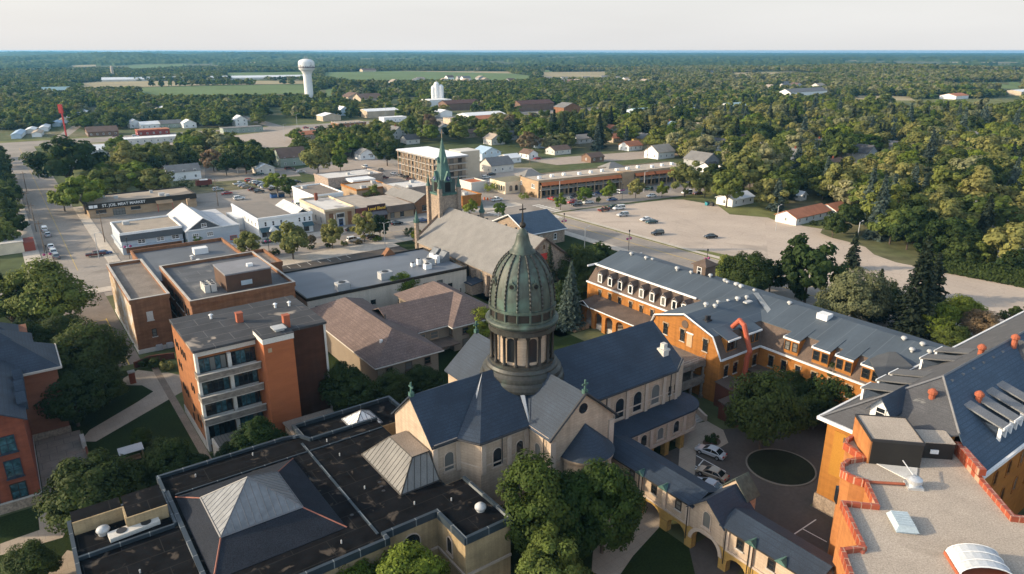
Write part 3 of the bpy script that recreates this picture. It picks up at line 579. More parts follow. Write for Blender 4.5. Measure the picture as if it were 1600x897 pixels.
DP = [(0, 1.0), (.08, 1.0), (.16, .998), (.24, .99), (.32, .975), (.40, .952), (.48, .922), (.56, .885), (.64, .838), (.72, .778), (.79, .712), (.86, .63), (.92, .545), (.96, .475), (1.0, .40)]
prof = [(4.55 * b_, 25.9 + 7.6 * a_) for a_, b_ in DP]
d = MB(); d.lathe(DX, DY, prof, 64); dome = ch.part('dome', d, copper, smooth=True)
for i in range(16):
    an = 2 * math.pi * i / 16; ca, sa = math.cos(an), math.sin(an); k = MB()
    k.path([(DX + (r + .07) * ca, DY + (r + .07) * sa, z) for r, z in prof], .13, 8); ch.part('rib', k, copper_dk, dome, smooth=True)
for i in range(8):
    an = 2 * math.pi * (i + .5) / 8 + R(22.5 * .5); ca, sa = math.cos(an), math.sin(an); k = MB(); r0 = 4.0
    def rg(rr, n=14): return [(-rr * sa * math.cos(2 * math.pi * j / n), rr * ca * math.cos(2 * math.pi * j / n), rr * math.sin(2 * math.pi * j / n)) for j in range(n)]
    k.hexa([(DX + (r0 - .6) * ca + p[0], DY + (r0 - .6) * sa + p[1], 29.7 + p[2]) for p in rg(.55)], [(DX + (r0 + .35) * ca + p[0], DY + (r0 + .35) * sa + p[1], 29.7 + p[2]) for p in rg(.55)])
    k.rod((DX + (r0 + .1) * ca, DY + (r0 + .1) * sa, 30.2), (DX + (r0 + .1) * ca, DY + (r0 + .1) * sa, 30.75), .14, 6, r2=.03)
    oc = ch.part('oculus', k, copper, dome)
    k = MB(); k.hexa([(DX + (r0 + .2) * ca + p[0], DY + (r0 + .2) * sa + p[1], 29.7 + p[2]) for p in rg(.32)], [(DX + (r0 + .38) * ca + p[0], DY + (r0 + .38) * sa + p[1], 29.7 + p[2]) for p in rg(.32)]); ch.part('oculus_opening', k, dark, dome)
d = MB(); d.lathe(DX, DY, [(1.75, 33.2), (1.85, 33.5), (1.8, 33.75), (1.45, 33.9), (1.42, 34.3), (1.2, 34.5), (.98, 35.2), (.80, 36.0), (.82, 36.15), (.6, 36.25), (.5, 36.7), (.25, 36.85), (.2, 37.0)], 24); ch.part('lantern', d, copper, smooth=True)
d = MB(); d.lathe(DX, DY, [(.02, 36.85)] + [(.46 * math.sin(math.pi * i / 10), 37.35 - .46 * math.cos(math.pi * i / 10)) for i in range(1, 10)] + [(.02, 37.8)], 16)
d.rod((DX, DY, 37.7), (DX, DY, 40.3), .14, 8, r2=.06); d.box(DX - .55, DX + .55, DY - .07, DY + .07, 39.45, 39.62); ch.part('cross', d, bronze)
for (x, y, z) in ((38.3, 75.3, 16.9), (57.2, 62.3, 17.0), (57.2, 88.5, 17.0)):
    k = MB(); k.box(x - .3, x + .3, y - .3, y + .3, z - .1, z + .5); k.box(x - .1, x + .1, y - .1, y + .1, z + .5, z + 1.9); k.box(x - .5, x + .5, y - .09, y + .09, z + 1.15, z + 1.36) if y != 75.3 else k.box(x - .09, x + .09, y - .5, y + .5, z + 1.15, z + 1.36)
    ch.part('gable_cross', k, verdigris)
k = MB(); k.box(80.2, 81.4, 69.2, 70.4, 12.6, 14.4); k.box(80.05, 81.55, 69.05, 70.55, 14.4, 14.7); k.box(80.4, 81.2, 69.4, 70.2, 14.7, 15.6); ch.part('chimney', k, offwhite)
# two-storey gallery linking choir and gabled wing
lg = Thing('link_gallery', 'two-storey grey stone gallery joining the chapel to the orange gabled wing', 'gallery', 91, 74.5)
m = MB(); m.box(85.5, 96, 73.0, 84, 7.0, 7.5); m.box(85.5, 96, 73.0, 84, 3.4, 3.9); lg.part('deck', m, darkconc)
m = MB(); m.box(85.5, 95.98, 73.3, 83.5, 7.5, 7.56); lg.part('deck_roofing', m, gravel2)
m = MB(); m.box(85.5, 96, 72.9, 73.3, 6.5, 7.2); m.box(85.5, 96, 72.9, 73.2, 3.9, 4.6); m.box(85.5, 96, 72.88, 73.3, 3.0, 3.5); lg.part('fascia', m, darkconc)
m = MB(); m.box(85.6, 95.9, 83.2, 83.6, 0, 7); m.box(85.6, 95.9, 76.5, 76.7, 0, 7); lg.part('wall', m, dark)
for x in (86.2, 89.4, 92.6, 95.6):
    k = MB(); k.cyl(x, 73.15, 0, 3.0, .26); k.cyl(x, 73.15, 3.9, 6.5, .22); k.box(x - .35, x + .35, 72.85, 73.45, 6.2, 6.5); k.box(x - .35, x + .35, 72.85, 73.45, 0, .5); lg.part('column', k, darkconc)
m = MB()
for zz in (7.95, 8.4): m.rod((85.6, 73.1, zz), (95.9, 73.1, zz), .035)
for x in (85.6, 87.6, 89.7, 91.8, 93.9, 95.9): m.rod((x, 73.1, 7.4), (x, 73.1, 8.45), .035)
lg.part('railing', m, concrete)
st = Thing('garden_stair', 'curved stone stair with parapets below the link gallery', 'stairs', 87.5, 70)
m = MB()
for i in range(11): m.box(85.2, 89.2, 67.2 + .42 * i, 67.2 + .42 * (i + 1), 0, .17 * (i + 1))
st.part('step', m, concrete)
for x in (84.9, 89.5):
    m = MB(); m.hexa([(x - .25, 66.8, 0), (x + .25, 66.8, 0), (x + .25, 72, 0), (x - .25, 72, 0)], [(x - .25, 66.8, 1.0), (x + .25, 66.8, 1.0), (x + .25, 72, 2.9), (x - .25, 72, 2.9)]); st.part('parapet', m, cream_trim)

# ================================================================ COVERED BRIDGE (cream walkway on yellow stone arches)
wk = Thing('covered_walkway', 'long cream covered bridge on yellow stone arches crossing the drive', 'bridge', 64, 48)
ops = [(57.6, 3.4, 1.2), (53.7, 3.4, 1.2), (49.3, 3.0, 1.2), (44.6, 4.2, 1.7), (40.0, 2.8, 1.2), (36.2, 2.6, 1.2), (33.0, 2.0, 1.0)]
m = MB(); arcade(m, '-x', 61.95, .9, 30, 63.2, 0, 3.3, ops); arcade(m, '+x', 66.75, .9, 30, 63.2, 0, 3.3, ops); wk.part('arch_base', m, yellowstone)
m = MB(); m.box(62, 66.7, 30, 63.2, 3.3, 6.4); m.gable_x(61.85, 66.85, 42.0, 47.2, 3.31, 6.3, 8.6); wk.part('wall', m, cream)
m = MB(); m.box(61.8, 66.9, 30, 41.9, 3.1, 3.4); m.box(61.8, 66.9, 47.3, 63.2, 3.1, 3.4); m.box(61.8, 66.9, 30, 41.9, 6.2, 6.42); m.box(61.8, 66.9, 47.3, 63.2, 6.2, 6.42)
for y in (55.6, 51.5, 47.6, 41.6, 38.2): m.box(61.8, 61.99, y - .3, y + .3, 3.4, 6.2)
wk.part('stone_band', m, cream_trim); m = MB(); n = 12                                                # stone ring over the gateway
for i in range(n):
    t0, t1 = math.pi * i / n, math.pi * (i + 1) / n
    q = [(44.6 + r * math.cos(t), 1.7 + r * math.sin(t) * .9) for r, t in ((2.1, t0), (2.1, t1), (2.6, t1), (2.6, t0))]
    m.hexa([(61.96, u, z) for u, z in q], [(61.78, u, z) for u, z in q])
wk.part('arch_ring', m, cream_trim)
m = MB()
for y0, y1 in ((30, 42.6), (46.6, 63.6)):
    m.slab([(61.5, y0, 6.4), (64.35, y0, 7.5), (64.35, y1, 7.5), (61.5, y1, 6.4)], .14); m.slab([(67.2, y0, 6.4), (64.35, y0, 7.5), (64.35, y1, 7.5), (67.2, y1, 6.4)], .14)
m.roof_x(61.6, 67.1, 42.0, 47.2, 6.35, 8.7, .3, .14); rw = wk.part('roof', m, slate)
m = MB(); m.path([(61.45, 63.2, 6.35), (61.45, 47.5, 6.35)], .09); m.path([(61.45, 41.7, 6.35), (61.45, 30, 6.35)], .09)
for y in (55.9, 55.3, 47.5, 41.7, 38.4, 37.9): m.path([(61.7, y, 6.3), (61.7, y, 1.2)], .06)
wk.part('downpipe', m, bronze, rw)
for y in (55.6, 51.5, 38.1, 34.2):
    k = MB(); k.hexa([(61.3, y - .8, 6.4), (61.3, y + .8, 6.4), (62.4, y + .05, 6.8), (62.4, y - .05, 6.8)], [(61.3, y - .05, 6.95), (61.3, y + .05, 6.95), (62.4, y + .05, 6.96), (62.4, y - .05, 6.96)]); wk.part('copper_gablet', k, verdigris, rw)
k = MB(); k.roof_x(67.0, 69.2, 42.8, 46.6, 7.4, 9.4, .2, .12); wk.part('porch_roof', k, copper)
k = MB(); k.gable_x(67.0, 69.0, 42.9, 46.5, 3.3, 7.3, 9.2); wk.part('porch_wall', k, cream)
for y in (57.4, 53.4, 49.2, 39.8, 35.6): window(wk, '-x', 62, y, 4.4, .95, 1.35, False, bronze)
window(wk, '-x', 61.85, 44.6, 4.5, 1.3, 2.4, True, cream_trim)

# ================================================================ FLAT-ROOFED WING (bottom left)
fl = Thing('flat_roofed_wing', 'buff brick flat-roofed wing with stained black roof and glass pyramid', 'building', 18, 74)
fp = [(-1.2, 55), (27.4, 55), (27.4, 62.2), (34.4, 62.5), (34.4, 56.3), (40.7, 56.3), (40.7, 68.5), (38.2, 69.5), (38.2, 87), (28.5, 87), (25.5, 89.4), (21.4, 89.5), (8.6, 85.7), (-1.2, 85.6)]
fp = [(-1.2, 48), (17, 48), (17, 61.4), (27.4, 61.4), (27.4, 62.5), (34.4, 62.5), (34.4, 56.3), (40.7, 56.3), (40.7, 66.8), (38.25, 66.8), (38.25, 87.2), (28.2, 87.2), (27.3, 89.0), (25.2, 89.6), (9, 89.6), (9, 85.6), (-1.2, 85.6)]
m = MB(); m.prism(fp, 0, 7.9); fl.part('wall', m, buff)
rp = [(-1.1, 48.1), (16.9, 48.1), (16.9, 61.5), (27.3, 61.5), (27.3, 62.6), (34.5, 62.6), (34.5, 56.4), (40.6, 56.4), (40.6, 66.7), (38.2, 66.7), (38.2, 87.1), (28.1, 87.1), (27.2, 88.9), (25.1, 89.5), (9.1, 89.5), (9.1, 85.5), (-1.1, 85.5)]
m = MB(); m.prism(rp, 7.9, 7.94); rfl = fl.part('roof', m, membrane)
m = MB(); m.parapet(fp[:9], 7.4, 8.32, .4, close=False); m.parapet(fp[10:] + [fp[0]], 7.4, 8.32, .4, close=False); fl.part('coping', m, coping_dk)
m = MB(); m.box(9.0, 9.5, 61.8, 85.6, 7.95, 8.25); m.box(8.6, 8.9, 78.1, 85.6, 7.95, 8.4); m.box(-1, 8.6, 77.8, 78.1, 7.95, 8.4); m.box(26.8, 27.1, 63, 87, 7.95, 8.06); m.box(10, 38, 84.4, 84.6, 7.95, 8.06); fl.part('roof_kerb', m, coping_dk, rfl)
# sunken plant area
m = MB(); m.box(-.9, 4.1, 82.9, 83.1, 7.95, 9.6); m.box(4.15, 8.5, 80.3, 80.5, 7.95, 9.6); m.box(4.1, 4.3, 80.5, 83.1, 7.95, 9.6); m.box(-.9, 4.1, 83.15, 85.4, 9.3, 9.62, 1); m.box(4.35, 8.5, 80.55, 85.4, 9.3, 9.62, 1); fl.part('plant_wall', m, [buff, membrane])
# hip + pyramid
m = MB()
c0 = [(9.9, 66.2, 8.0), (24.6, 66.2, 8.0), (24.6, 84.0, 8.0), (9.9, 84.0, 8.0)]; c1 = [(12, 70.7, 9.5), (21.2, 70.7, 9.5), (21.2, 79.6, 9.5), (12, 79.6, 9.5)]
for i in range(4): m.slab([c0[i], c0[(i + 1) % 4], c1[(i + 1) % 4], c1[i]], .1)
hp = fl.part('shingled_hip', m, mat('charcoal_shingle', (.020, .023, .030), rough=.9, spec=.1, var=.14, vs=.4, fine=9, fvar=.35, bump=.3))
m = MB()
for i in range(4): m.rod(c0[i], c1[i], .1, 4)
fl.part('hip_flashing', m, mat('rust_flashing', (.22, .09, .065)), hp)
def glass_pyramid(th, base, top, nb, name='skylight', mt=skyglass, fm=None):
    fm = fm or mat('bar_grey', (.13, .13, .135), rough=.5)
    """base ring + top ring (or apex) with glazing bars"""
    g = MB(); bars = MB(); n = len(base)
    for i in range(n):
        j = (i + 1) % n; q = [base[i], base[j], top[j], top[i]]
        if top[i] == top[j]: q = q[:3]
        g.slab(q, .06)
        bars.rod(base[i], top[i], .09, 4); bars.rod(base[i], base[j], .12, 4)
        if top[i] != top[j]: bars.rod(top[i], top[j], .09, 4)
        A, B2, C, D = [np.array(p, float) for p in (base[i], base[j], top[j], top[i])]
        k = max(2, int(np.linalg.norm(B2 - A) / nb))
        hd = (D + C) / 2 - (A + B2) / 2
        for s in range(1, k):
            p = A + (B2 - A) * s / k; f = s / k
            if np.linalg.norm(C - D) < .01:
                lim = min(f, 1 - f) * 2; q2 = p + ((C - (A + B2) / 2)) * lim
            else:
                wB = np.linalg.norm(B2 - A); wT = np.linalg.norm(C - D); ins = (wB - wT) / 2
                dd = min(f * wB, (1 - f) * wB); lim = min(1, dd / max(ins, 1e-3)); q2 = p + hd * lim
            bars.rod(p, q2, .045, 4)
    s_ = th.part(name, g, mt); th.part('glazing_bars', bars, fm, s_); return s_
glass_pyramid(fl, [(x, y, 9.55) for x, y, z in c1], [(16.6, 75.15, 13.0)] * 4, .75, 'pyramid_skylight')
m = MB(); m.prism([(12, 70.7), (21.2, 70.7), (21.2, 79.6), (12, 79.6)], 9.2, 9.54); fl.part('skylight_kerb', m, galv)
glass_pyramid(fl, [(32.5, 68.0, 8.0), (38.0, 68.0, 8.0), (38.0, 79.5, 8.0), (32.5, 79.5, 8.0)], [(35.6, 70.6, 10.9), (38.0, 70.6, 10.9), (38.0, 76.9, 10.9), (35.6, 76.9, 10.9)], .8, 'lean_to_skylight', mat('warm_skylight', (.125, .115, .10), rough=.25, var=.2, spec=.6), bronze)
m = MB(); m.box(35.6, 38.1, 70.6, 76.9, 10.85, 10.98); fl.part('gravel_top', m, gravel2)
for (x, w, z, h) in ((30.8, 2.5, 3.6, 3.0), (30.8, 2.5, .3, 2.6)): window(fl, '-y', 62.5, x, z, w, h, True, cream_trim)
window(fl, '-x', 34.4, 59.7, 3.9, 1.3, 2.4, True, cream_trim)
m = MB(); m.box(27.45, 34.35, 62.3, 62.48, 3.0, 3.3); m.box(34.2, 34.38, 56.4, 62.3, 3.0, 3.3); m.box(34.5, 40.7, 56.1, 56.28, 3.0, 3.3); fl.part('belt_course', m, cream_trim)
# rooftop pieces of the flat wing
m = MB(); m.lathe(38.8, 59.8, [(.5, 7.95), (.5, 8.2), (.7, 8.3), (.7, 8.6), (.4, 8.9), (.02, 9.0)], 14); fl.part('mushroom_vent', m, galv, rfl, smooth=True)
m = MB(); m.lathe(1.8, 81.4, [(.55, 7.95), (.6, 8.3), (.75, 8.5), (.6, 8.8), (.02, 8.95)], 14); fl.part('mushroom_vent', m, galv, rfl, smooth=True)
m = MB(); m.hexa([(2.2, 79.1, 7.95), (7.4, 79.5, 7.95), (7.3, 81.0, 7.95), (2.1, 80.6, 7.95)], [(2.2, 79.1, 8.45), (7.4, 79.5, 8.45), (7.3, 81.0, 8.45), (2.1, 80.6, 8.45)])
fan = fl.part('condenser', m, offwhite, rfl)
for x in (3.5, 6.0):
    k = MB(); k.cyl(x, 80.05, 8.45, 8.52, .55, n=18); fl.part('fan_grille', k, blackmetal, fan)
for x, y in ((13, 87.2), (20.5, 88), (30, 81), (29.5, 72), (33, 65.5), (37, 63.5), (4, 72), (5.5, 58), (23, 64), (30, 85.5)):
    k = MB(); k.cyl(x, y, 7.94, 8.35, .09, n=8); fl.part('vent_pipe', k, galv, rfl)
for x, y in ((31.2, 70.2), (31.4, 71.2), (31.6, 72.2), (12, 64), (26, 68)):
    k = MB(); k.cyl(x, y, 7.94, 8.0, .22, n=12); fl.part('roof_drain', k, blackmetal, rfl)
# low annex beyond, with small white pyramid
an = Thing('low_annex', 'low buff annex with a white pyramid skylight beside the chapel gable', 'building', 36, 90)
m = MB(); m.box(28.3, 44, 87.3, 94.5, 0, 6.4); an.part('wall', m, buff)
m = MB(); m.box(28.4, 43.9, 87.4, 94.4, 6.4, 6.44); an.part('roof', m, membrane)
m = MB(); m.parapet([(28.3, 87.5), (28.3, 94.5), (44, 94.5), (44, 87.5)], 6.2, 7.0, .45, close=False); an.part('coping', m, coping_dk)
glass_pyramid(an, [(35.2, 88.2, 6.5), (39.8, 88.2, 6.5), (39.8, 92.8, 6.5), (35.2, 92.8, 6.5)], [(37.5, 90.5, 8.3)] * 4, .6, 'pyramid_skylight', whitep)
# ================================================================ FOUR-STOREY BLOCK
fb = Thing('four_storey_block', 'four-storey orange brick block with balconies and a brick stair tower', 'building', 28, 114)
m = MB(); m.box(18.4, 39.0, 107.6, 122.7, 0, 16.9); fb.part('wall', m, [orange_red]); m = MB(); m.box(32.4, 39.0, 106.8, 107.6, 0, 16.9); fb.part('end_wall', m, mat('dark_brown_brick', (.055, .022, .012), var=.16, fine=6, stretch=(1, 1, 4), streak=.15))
boxes(fb, 'white_fin', [(18.38, 18.8, 106.5, 107.58, 0, 16.9), (38.7, 39.05, 106.7, 106.79, 0, 16.9), (18.8, 27.6, 107.2, 107.58, 15.9, 16.9)], offwhite)
m = MB(); m.box(18.2, 39.2, 106.4, 122.9, 16.9, 17.3); rfb = fb.part('roof', m, membrane2)
m = MB(); m.box(18.39, 18.3, 107.6, 122.6, 0, 1.5); fb.part('base_course', m, concrete)
for i, z in enumerate((12.6, 8.9, 5.2)):
    m = MB(); m.box(18.2, 27.55, 105.2, 107.5, z - .15, z + .05); fb.part('balcony_slab', m, concrete)
    m = MB(); m.box(18.2, 27.55, 105.1, 105.25, z + .05, z + 1.0); m.box(18.2, 18.35, 105.25, 107.5, z + .05, z + 1.0); fb.part('balcony_parapet', m, darkconc)
    m = MB(); m.box(18.15, 27.6, 105.0, 105.35, z + 1.0, z + 1.1); fb.part('parapet_cap', m, concrete)
for z in (13.0, 9.3, 5.6, 1.5):
    for x0, x1 in ((18.9, 23.1), (23.7, 27.5)):
        w_ = MB(); wbox(w_, '-y', 107.6, x0, x1, z, z + 2.4, -.02, .06); fo = fb.part('window_band', w_, bronze)
        g_ = MB(); n = 5
        for k in range(n):
            a0 = x0 + .1 + (x1 - x0 - .2) * k / n; a1 = x0 + .1 + (x1 - x0 - .2) * (k + 1) / n - .1
            wbox(g_, '-y', 107.6, a0, a1, z + .15, z + 2.25, .0, .09, random.Random(int(z * 7 + k + x0)).choice([0, 0, 1, 1]))
        fb.part('glass_pane', g_, [glass, tealglass], fo)
        wm = MB(); wbox(wm, '-y', 107.6, x0, x1, z - .9, z - .003, .0, .08); fb.part('spandrel', wm, offwhite, fo)
    pm = MB(); pm.box(23.15, 23.65, 106.9, 107.58, z - .9, z + 2.5); fb.part('pilaster', pm, offwhite)
m = MB(); m.box(27.7, 32.4, 103.2, 108.0, 0, 17.1); fb.part('stair_tower', m, mat('bright_red_brick', (.30, .095, .036), var=.10, fine=6, stretch=(1, 1, 4), fvar=.12))
m = MB(); m.box(27.6, 32.5, 103.1, 107.9, 17.1, 18.0); fb.part('tower_cap', m, offwhite)
m = MB(); m.box(27.55, 32.55, 103.05, 107.95, 18.0, 18.12); fb.part('tower_roof', m, membrane2)
m = MB(); m.box(30.2, 31.6, 104.6, 106, 18.12, 18.5); m.box(29.9, 31.9, 104.3, 106.3, 18.5, 18.65); fb.part('hatch', m, galv)
m = MB(); m.box(28.3, 28.9, 103.12, 103.19, 15.6, 16.3); fb.part('vent_grille', m, tanbrick)
for (x, y, h) in ((33.0, 107.9, 2.0), (27.5, 114.8, 1.5)):
    m = MB(); m.box(x - .5, x + .5, y - .5, y + .5, 17.3, 17.3 + h); m.box(x - .56, x + .56, y - .56, y + .56, 17.3 + h, 17.45 + h); fb.part('chimney', m, stackred)
for (x, y) in ((34.5, 118), (36.8, 117.5), (24, 119)):
    m = MB(); m.cyl(x, y, 17.3, 18.0, .2); m.cyl(x, y, 18.0, 18.2, .4, .1); fb.part('roof_vent', m, whitep, rfb)
rr = random.Random(4)
for y, z in ((120.6, 13.2), (119.3, 13.0), (117.0, 13.0), (115.6, 13.0), (114.2, 13.0), (120.4, 9.6), (119, 9.4), (112.4, 8.4), (111.0, 8.4), (119.8, 5.6), (118.4, 5.4), (117.0, 5.2), (113.5, 4.2), (111.0, 3.4), (109.6, 3.0), (114.8, 2.0)):
    window(fb, '-x', 18.4, y, z, .55, 1.25, False, bronze, bars=0, sill=False)
m = MB(); m.box(19.0, 24.5, 99.5, 105.0, 3.0, 3.15); fb.part('canopy_roof', m, mat('canopy_metal', (.10, .098, .092), rough=.5, seam=(40, .5, .06, (.04, .04, .04), (0, 0, R(90)))))
m = MB(); m.box(18.7, 19.0, 99.5, 105, 0, 3.0); m.box(24.3, 24.5, 99.5, 105, 0, 3.0); fb.part('canopy_wall', m, concrete)
lo = Thing('entrance_lodge', 'low gravel-roofed cream lodge at the foot of the brick stair tower', 'lodge', 33, 98.5)
m = MB(); m.box(29.5, 37.0, 97.0, 103.0, 0, 3.0); lo.part('wall', m, cream)
m = MB(); m.box(29.2, 37.3, 96.7, 103.1, 3.0, 3.25); lo.part('roof', m, gravel2)
window(lo, '-y', 97.0, 31.5, .2, 1.8, 2.3, False, bronze); 
# ================================================================ RED BRICK HALL (far left)
hl = Thing('red_brick_hall', 'red brick hall with dark hipped slate roof and teal windows', 'building', -8, 120)
m = MB(); m.gable_y(-18, -3.8, 106.7, 128, 0, 13.3, 17.5); hl.part('wall', m, redbrick)
m = MB(); m.box(-22, 1.4, 125.6, 136, 0, 12.2); m.box(-24, -1.5, 136, 152, 0, 11.8); hl.part('rear_wall', m, mat('shaded_red_brick', (.17, .07, .04), var=.15, fine=6, stretch=(1, 1, 4)))  # rear ranges in a browner red brick
m = MB(); m.roof_y(-18, -3.8, 106.7, 131, 13.3, 17.4, .5); m.hip(-22.5, 2.0, 125.0, 136.6, 12.2, 16.4); m.hip(-24.6, -.9, 135.5, 146, 11.8, 15.6); m.hip(-24.6, -2.4, 144, 152.6, 11.6, 14.8)
for y in (110.5, 115, 119.5): m.gable_x(-4.2, -3.0, y, y + 2.6, 12.6, 13.8, 15.0)
rh = hl.part('roof', m, slate)
boxes(hl, 'fascia', [(-3.9, 2.1, 124.85, 125.1, 12.0, 12.35), (1.95, 2.15, 125.1, 136.5, 12.0, 12.35), (-5, -.8, 135.3, 135.6, 11.6, 11.95), (-8, -2.3, 143.8, 144.1, 11.4, 11.75)], concrete, rh)
for x in (-6.1, -9.4, -12.4):
    for z, h in ((8.7, 2.5), (4.9, 2.7), (1.6, 2.4)): window(hl, '-y', 106.7, x, z, 1.9, h, False, mat('navy_frame', (.02, .03, .045)) if z > 2 else bronze, tealglass, bars=2)
m = MB(); m.box(-18.1, -3.7, 106.5, 106.69, 0, 1.4); m.box(-3.9, 1.5, 125.4, 125.59, 0, 1.6); hl.part('stone_base', m, fieldstone)
m = MB(); m.box(-18.1, -3.7, 106.45, 106.68, 1.4, 1.6); m.box(-3.79, -3.68, 106.8, 125, 1.4, 1.6); hl.part('stone_band', m, concrete)
for i in range(7): 
    for z in (3, 7, 11):
        pass
tr = Thing('terrace', 'paved raised terrace beside the red brick hall', 'terrace', -1, 112)
m = MB(); m.box(-3.6, 2.6, 104.5, 124.5, 0, .9); tr.part('paving', m, mat('terrace_paving', (.24, .195, .155), var=.2, seam=(2.2, 2.2, .04, (.13, .105, .085))))
m = MB(); m.box(2.6, 2.85, 106, 116, 0, 1.9); m.box(-3.6, 2.85, 104.25, 104.5, 0, 1.7); tr.part('parapet', m, redbrick)
m = MB(); m.box(2.3, 2.9, 117.5, 120.5, .9, 2.0); tr.part('bench_wall', m, concrete)
# ================================================================ ORANGE MONASTERY (mansard bar + gabled wing)
mo = Thing('mansard_monastery', 'long orange brick monastery with brown mansard and blue-grey metal roof', 'building', 108, 80)
m = MB(); m.box(107.2, 126.5, 40, 117.2, 0, 8.5)
pr = [(69.9, 0), (87.0, 0), (87.0, 8.5), (85.3, 12.1), (78.5, 14.3), (72.0, 12.2), (69.9, 8.5)]
m.hexa([(96, y, z) for y, z in pr], [(112, y, z) for y, z in pr]); wl = mo.part('wall', m, orange)
m = MB(); m.hexa([(107.2, 40, 8.5), (126.5, 40, 8.5), (126.5, 117.2, 8.5), (107.2, 117.2, 8.5)], [(109.9, 40, 12.2), (124, 40, 12.2), (124, 116.9, 12.2), (109.9, 116.9, 12.2)])
m.slab([(95.9, 69.7, 8.5), (112, 69.7, 8.5), (112, 71.9, 12.25), (95.9, 71.9, 12.25)], .15)
m.slab([(95.9, 87.2, 8.5), (108, 87.2, 8.5), (108, 85.4, 12.2), (95.9, 85.4, 12.2)], .15); mo.part('mansard', m, brownsh)
m = MB()
m.slab([(109.6, 40, 12.25), (117.5, 40, 14.3), (117.5, 117.3, 14.3), (109.6, 117.3, 12.25)], .12); m.slab([(125, 40, 12.25), (117.5, 40, 14.3), (117.5, 117.3, 14.3), (125, 117.3, 12.25)], .12)
m.slab([(95.6, 71.8, 12.3), (116, 71.8, 12.3), (117.0, 78.5, 14.42), (95.6, 78.5, 14.42)], .12); m.slab([(95.6, 85.5, 12.3), (111, 85.5, 12.3), (117.0, 78.5, 14.42), (95.6, 78.5, 14.42)], .12)
dorm_y = [(63.8, 3.0), (58.2, 3.2), (54.0, 3.0), (49.4, 3.4), (44.5, 3.0)]; 
for y, w in dorm_y: m.slab([(107.3, y - w / 2, 11.75), (107.3, y + w / 2, 11.75), (112, y + w / 2, 12.96), (112, y - w / 2, 12.96)], .12)
m.slab([(97.6, 69.8, 11.75), (100.8, 69.8, 11.75), (100.8, 73.4, 12.9), (97.6, 73.4, 12.9)], .12); m.slab([(103.2, 69.8, 11.75), (107.4, 69.8, 11.75), (107.4, 73.4, 12.9), (103.2, 73.4, 12.9)], .12)
rm = mo.part('roof', m, metalroof)
m = MB(); m.box(106.9, 107.19, 87.2, 117.4, 8.3, 8.62); m.box(106.9, 107.19, 40, 69.6, 8.3, 8.62); m.box(96, 107.1, 69.55, 69.8, 8.3, 8.62)
m.box(109.3, 109.6, 87, 117.4, 12.1, 12.45); m.box(107.2, 125.2, 117.3, 117.5, 12.0, 12.4)
for (ya, za), (yb, zb) in zip([(69.6, 8.4), (71.8, 12.3), (78.5, 14.5), (85.6, 12.3), (87.3, 8.4)], [(71.8, 12.3), (78.5, 14.5), (85.6, 12.3), (87.3, 8.4), (87.3, 8.4)]):
    if (ya, za) != (yb, zb): m.rod((95.75, ya, za), (95.75, yb, zb), .17, 4)
for y, w in dorm_y: m.box(107.15, 107.28, y - w / 2 - .1, y + w / 2 + .1, 11.55, 11.85); m.box(107.28, 109.5, y + w / 2 + .01, y + w / 2 + .12, 11.7, 11.95)
for x0, x1 in ((97.5, 100.9), (103.1, 107.1)): m.box(x0, x1, 69.62, 69.78, 11.55, 11.85)
mo.part('white_cornice', m, whitep, rm)
def dormer_box(y, w, n):
    k = MB(); k.box(107.45, 111, y - w / 2 + .1, y + w / 2 - .1, 8.9, 11.62); d_ = mo.part('dormer', k, orange)
    for i in range(n):
        u = y - w / 2 + w * (i + .5) / n; window(mo, '-x', 107.45, u, 9.5, w / n - .45, 1.7, False, bronze, sill=False).parent = d_
for y, w in dorm_y: dormer_box(y, w, 2)
for x0, x1 in ((97.8, 100.6), (103.4, 107.0)):
    k = MB(); k.box(x0, x1, 70.2, 73, 9.0, 11.7); d_ = mo.part('dormer', k, orange)
    for i in range(3):
        u = x0 + (x1 - x0) * (i + .5) / 3; window(mo, '-y', 70.2, u, 9.6, .75, 1.7, False, bronze, sill=False).parent = d_
for y in (113.3, 110.0, 106.8, 103.5, 100.2, 97.1, 93.9, 90.9, 88.3):
    k = MB(); k.gable_x(107.5, 110.4, y - .7, y + .7, 8.9, 11.0, 11.9); d_ = mo.part('gabled_dormer', k, brownsh)
    k = MB(); k.roof_x(107.4, 110.6, y - .7, y + .7, 11.0, 11.9, .15, .1); mo.part('dormer_roof', k, brownsh, d_)
    k = MB(); wbox(k, '-x', 107.5, y - .68, y - .45, 9.1, 11.0, -.02, .1); wbox(k, '-x', 107.5, y + .45, y + .68, 9.1, 11.0, -.02, .1); wbox(k, '-x', 107.5, y - .45, y + .45, 9.1, 9.3, -.02, .1); wbox(k, '-x', 107.5, y - .45, y + .45, 10.9, 11.1, -.02, .1)
    k.rod((107.38, y - .85, 10.85), (107.38, y, 11.85), .09, 4); k.rod((107.38, y + .85, 10.85), (107.38, y, 11.85), .09, 4); mo.part('dormer_frame', k, whitep, d_)
    k = MB(); wbox(k, '-x', 107.5, y - .45, y + .45, 9.3, 10.9, -.05, .05); mo.part('glass_pane', k, glass, d_)
for y in (112.8, 109.5, 106.3, 102.9, 99.7, 96.5, 93.2): window(mo, '-x', 107.2, y, 5.5, .95, 2.0, False, bronze, hood=tanbrick)
for y in (67.2, 64.6, 61.8, 58.7, 55.6, 52.4, 49.2, 46.0):
    window(mo, '-x', 107.2, y, 5.3, 1.0, 2.1, False, bronze, hood=tanbrick)
    window(mo, '-x', 107.2, y, 1.2, 1.0, 2.0, False, bronze, hood=tanbrick)
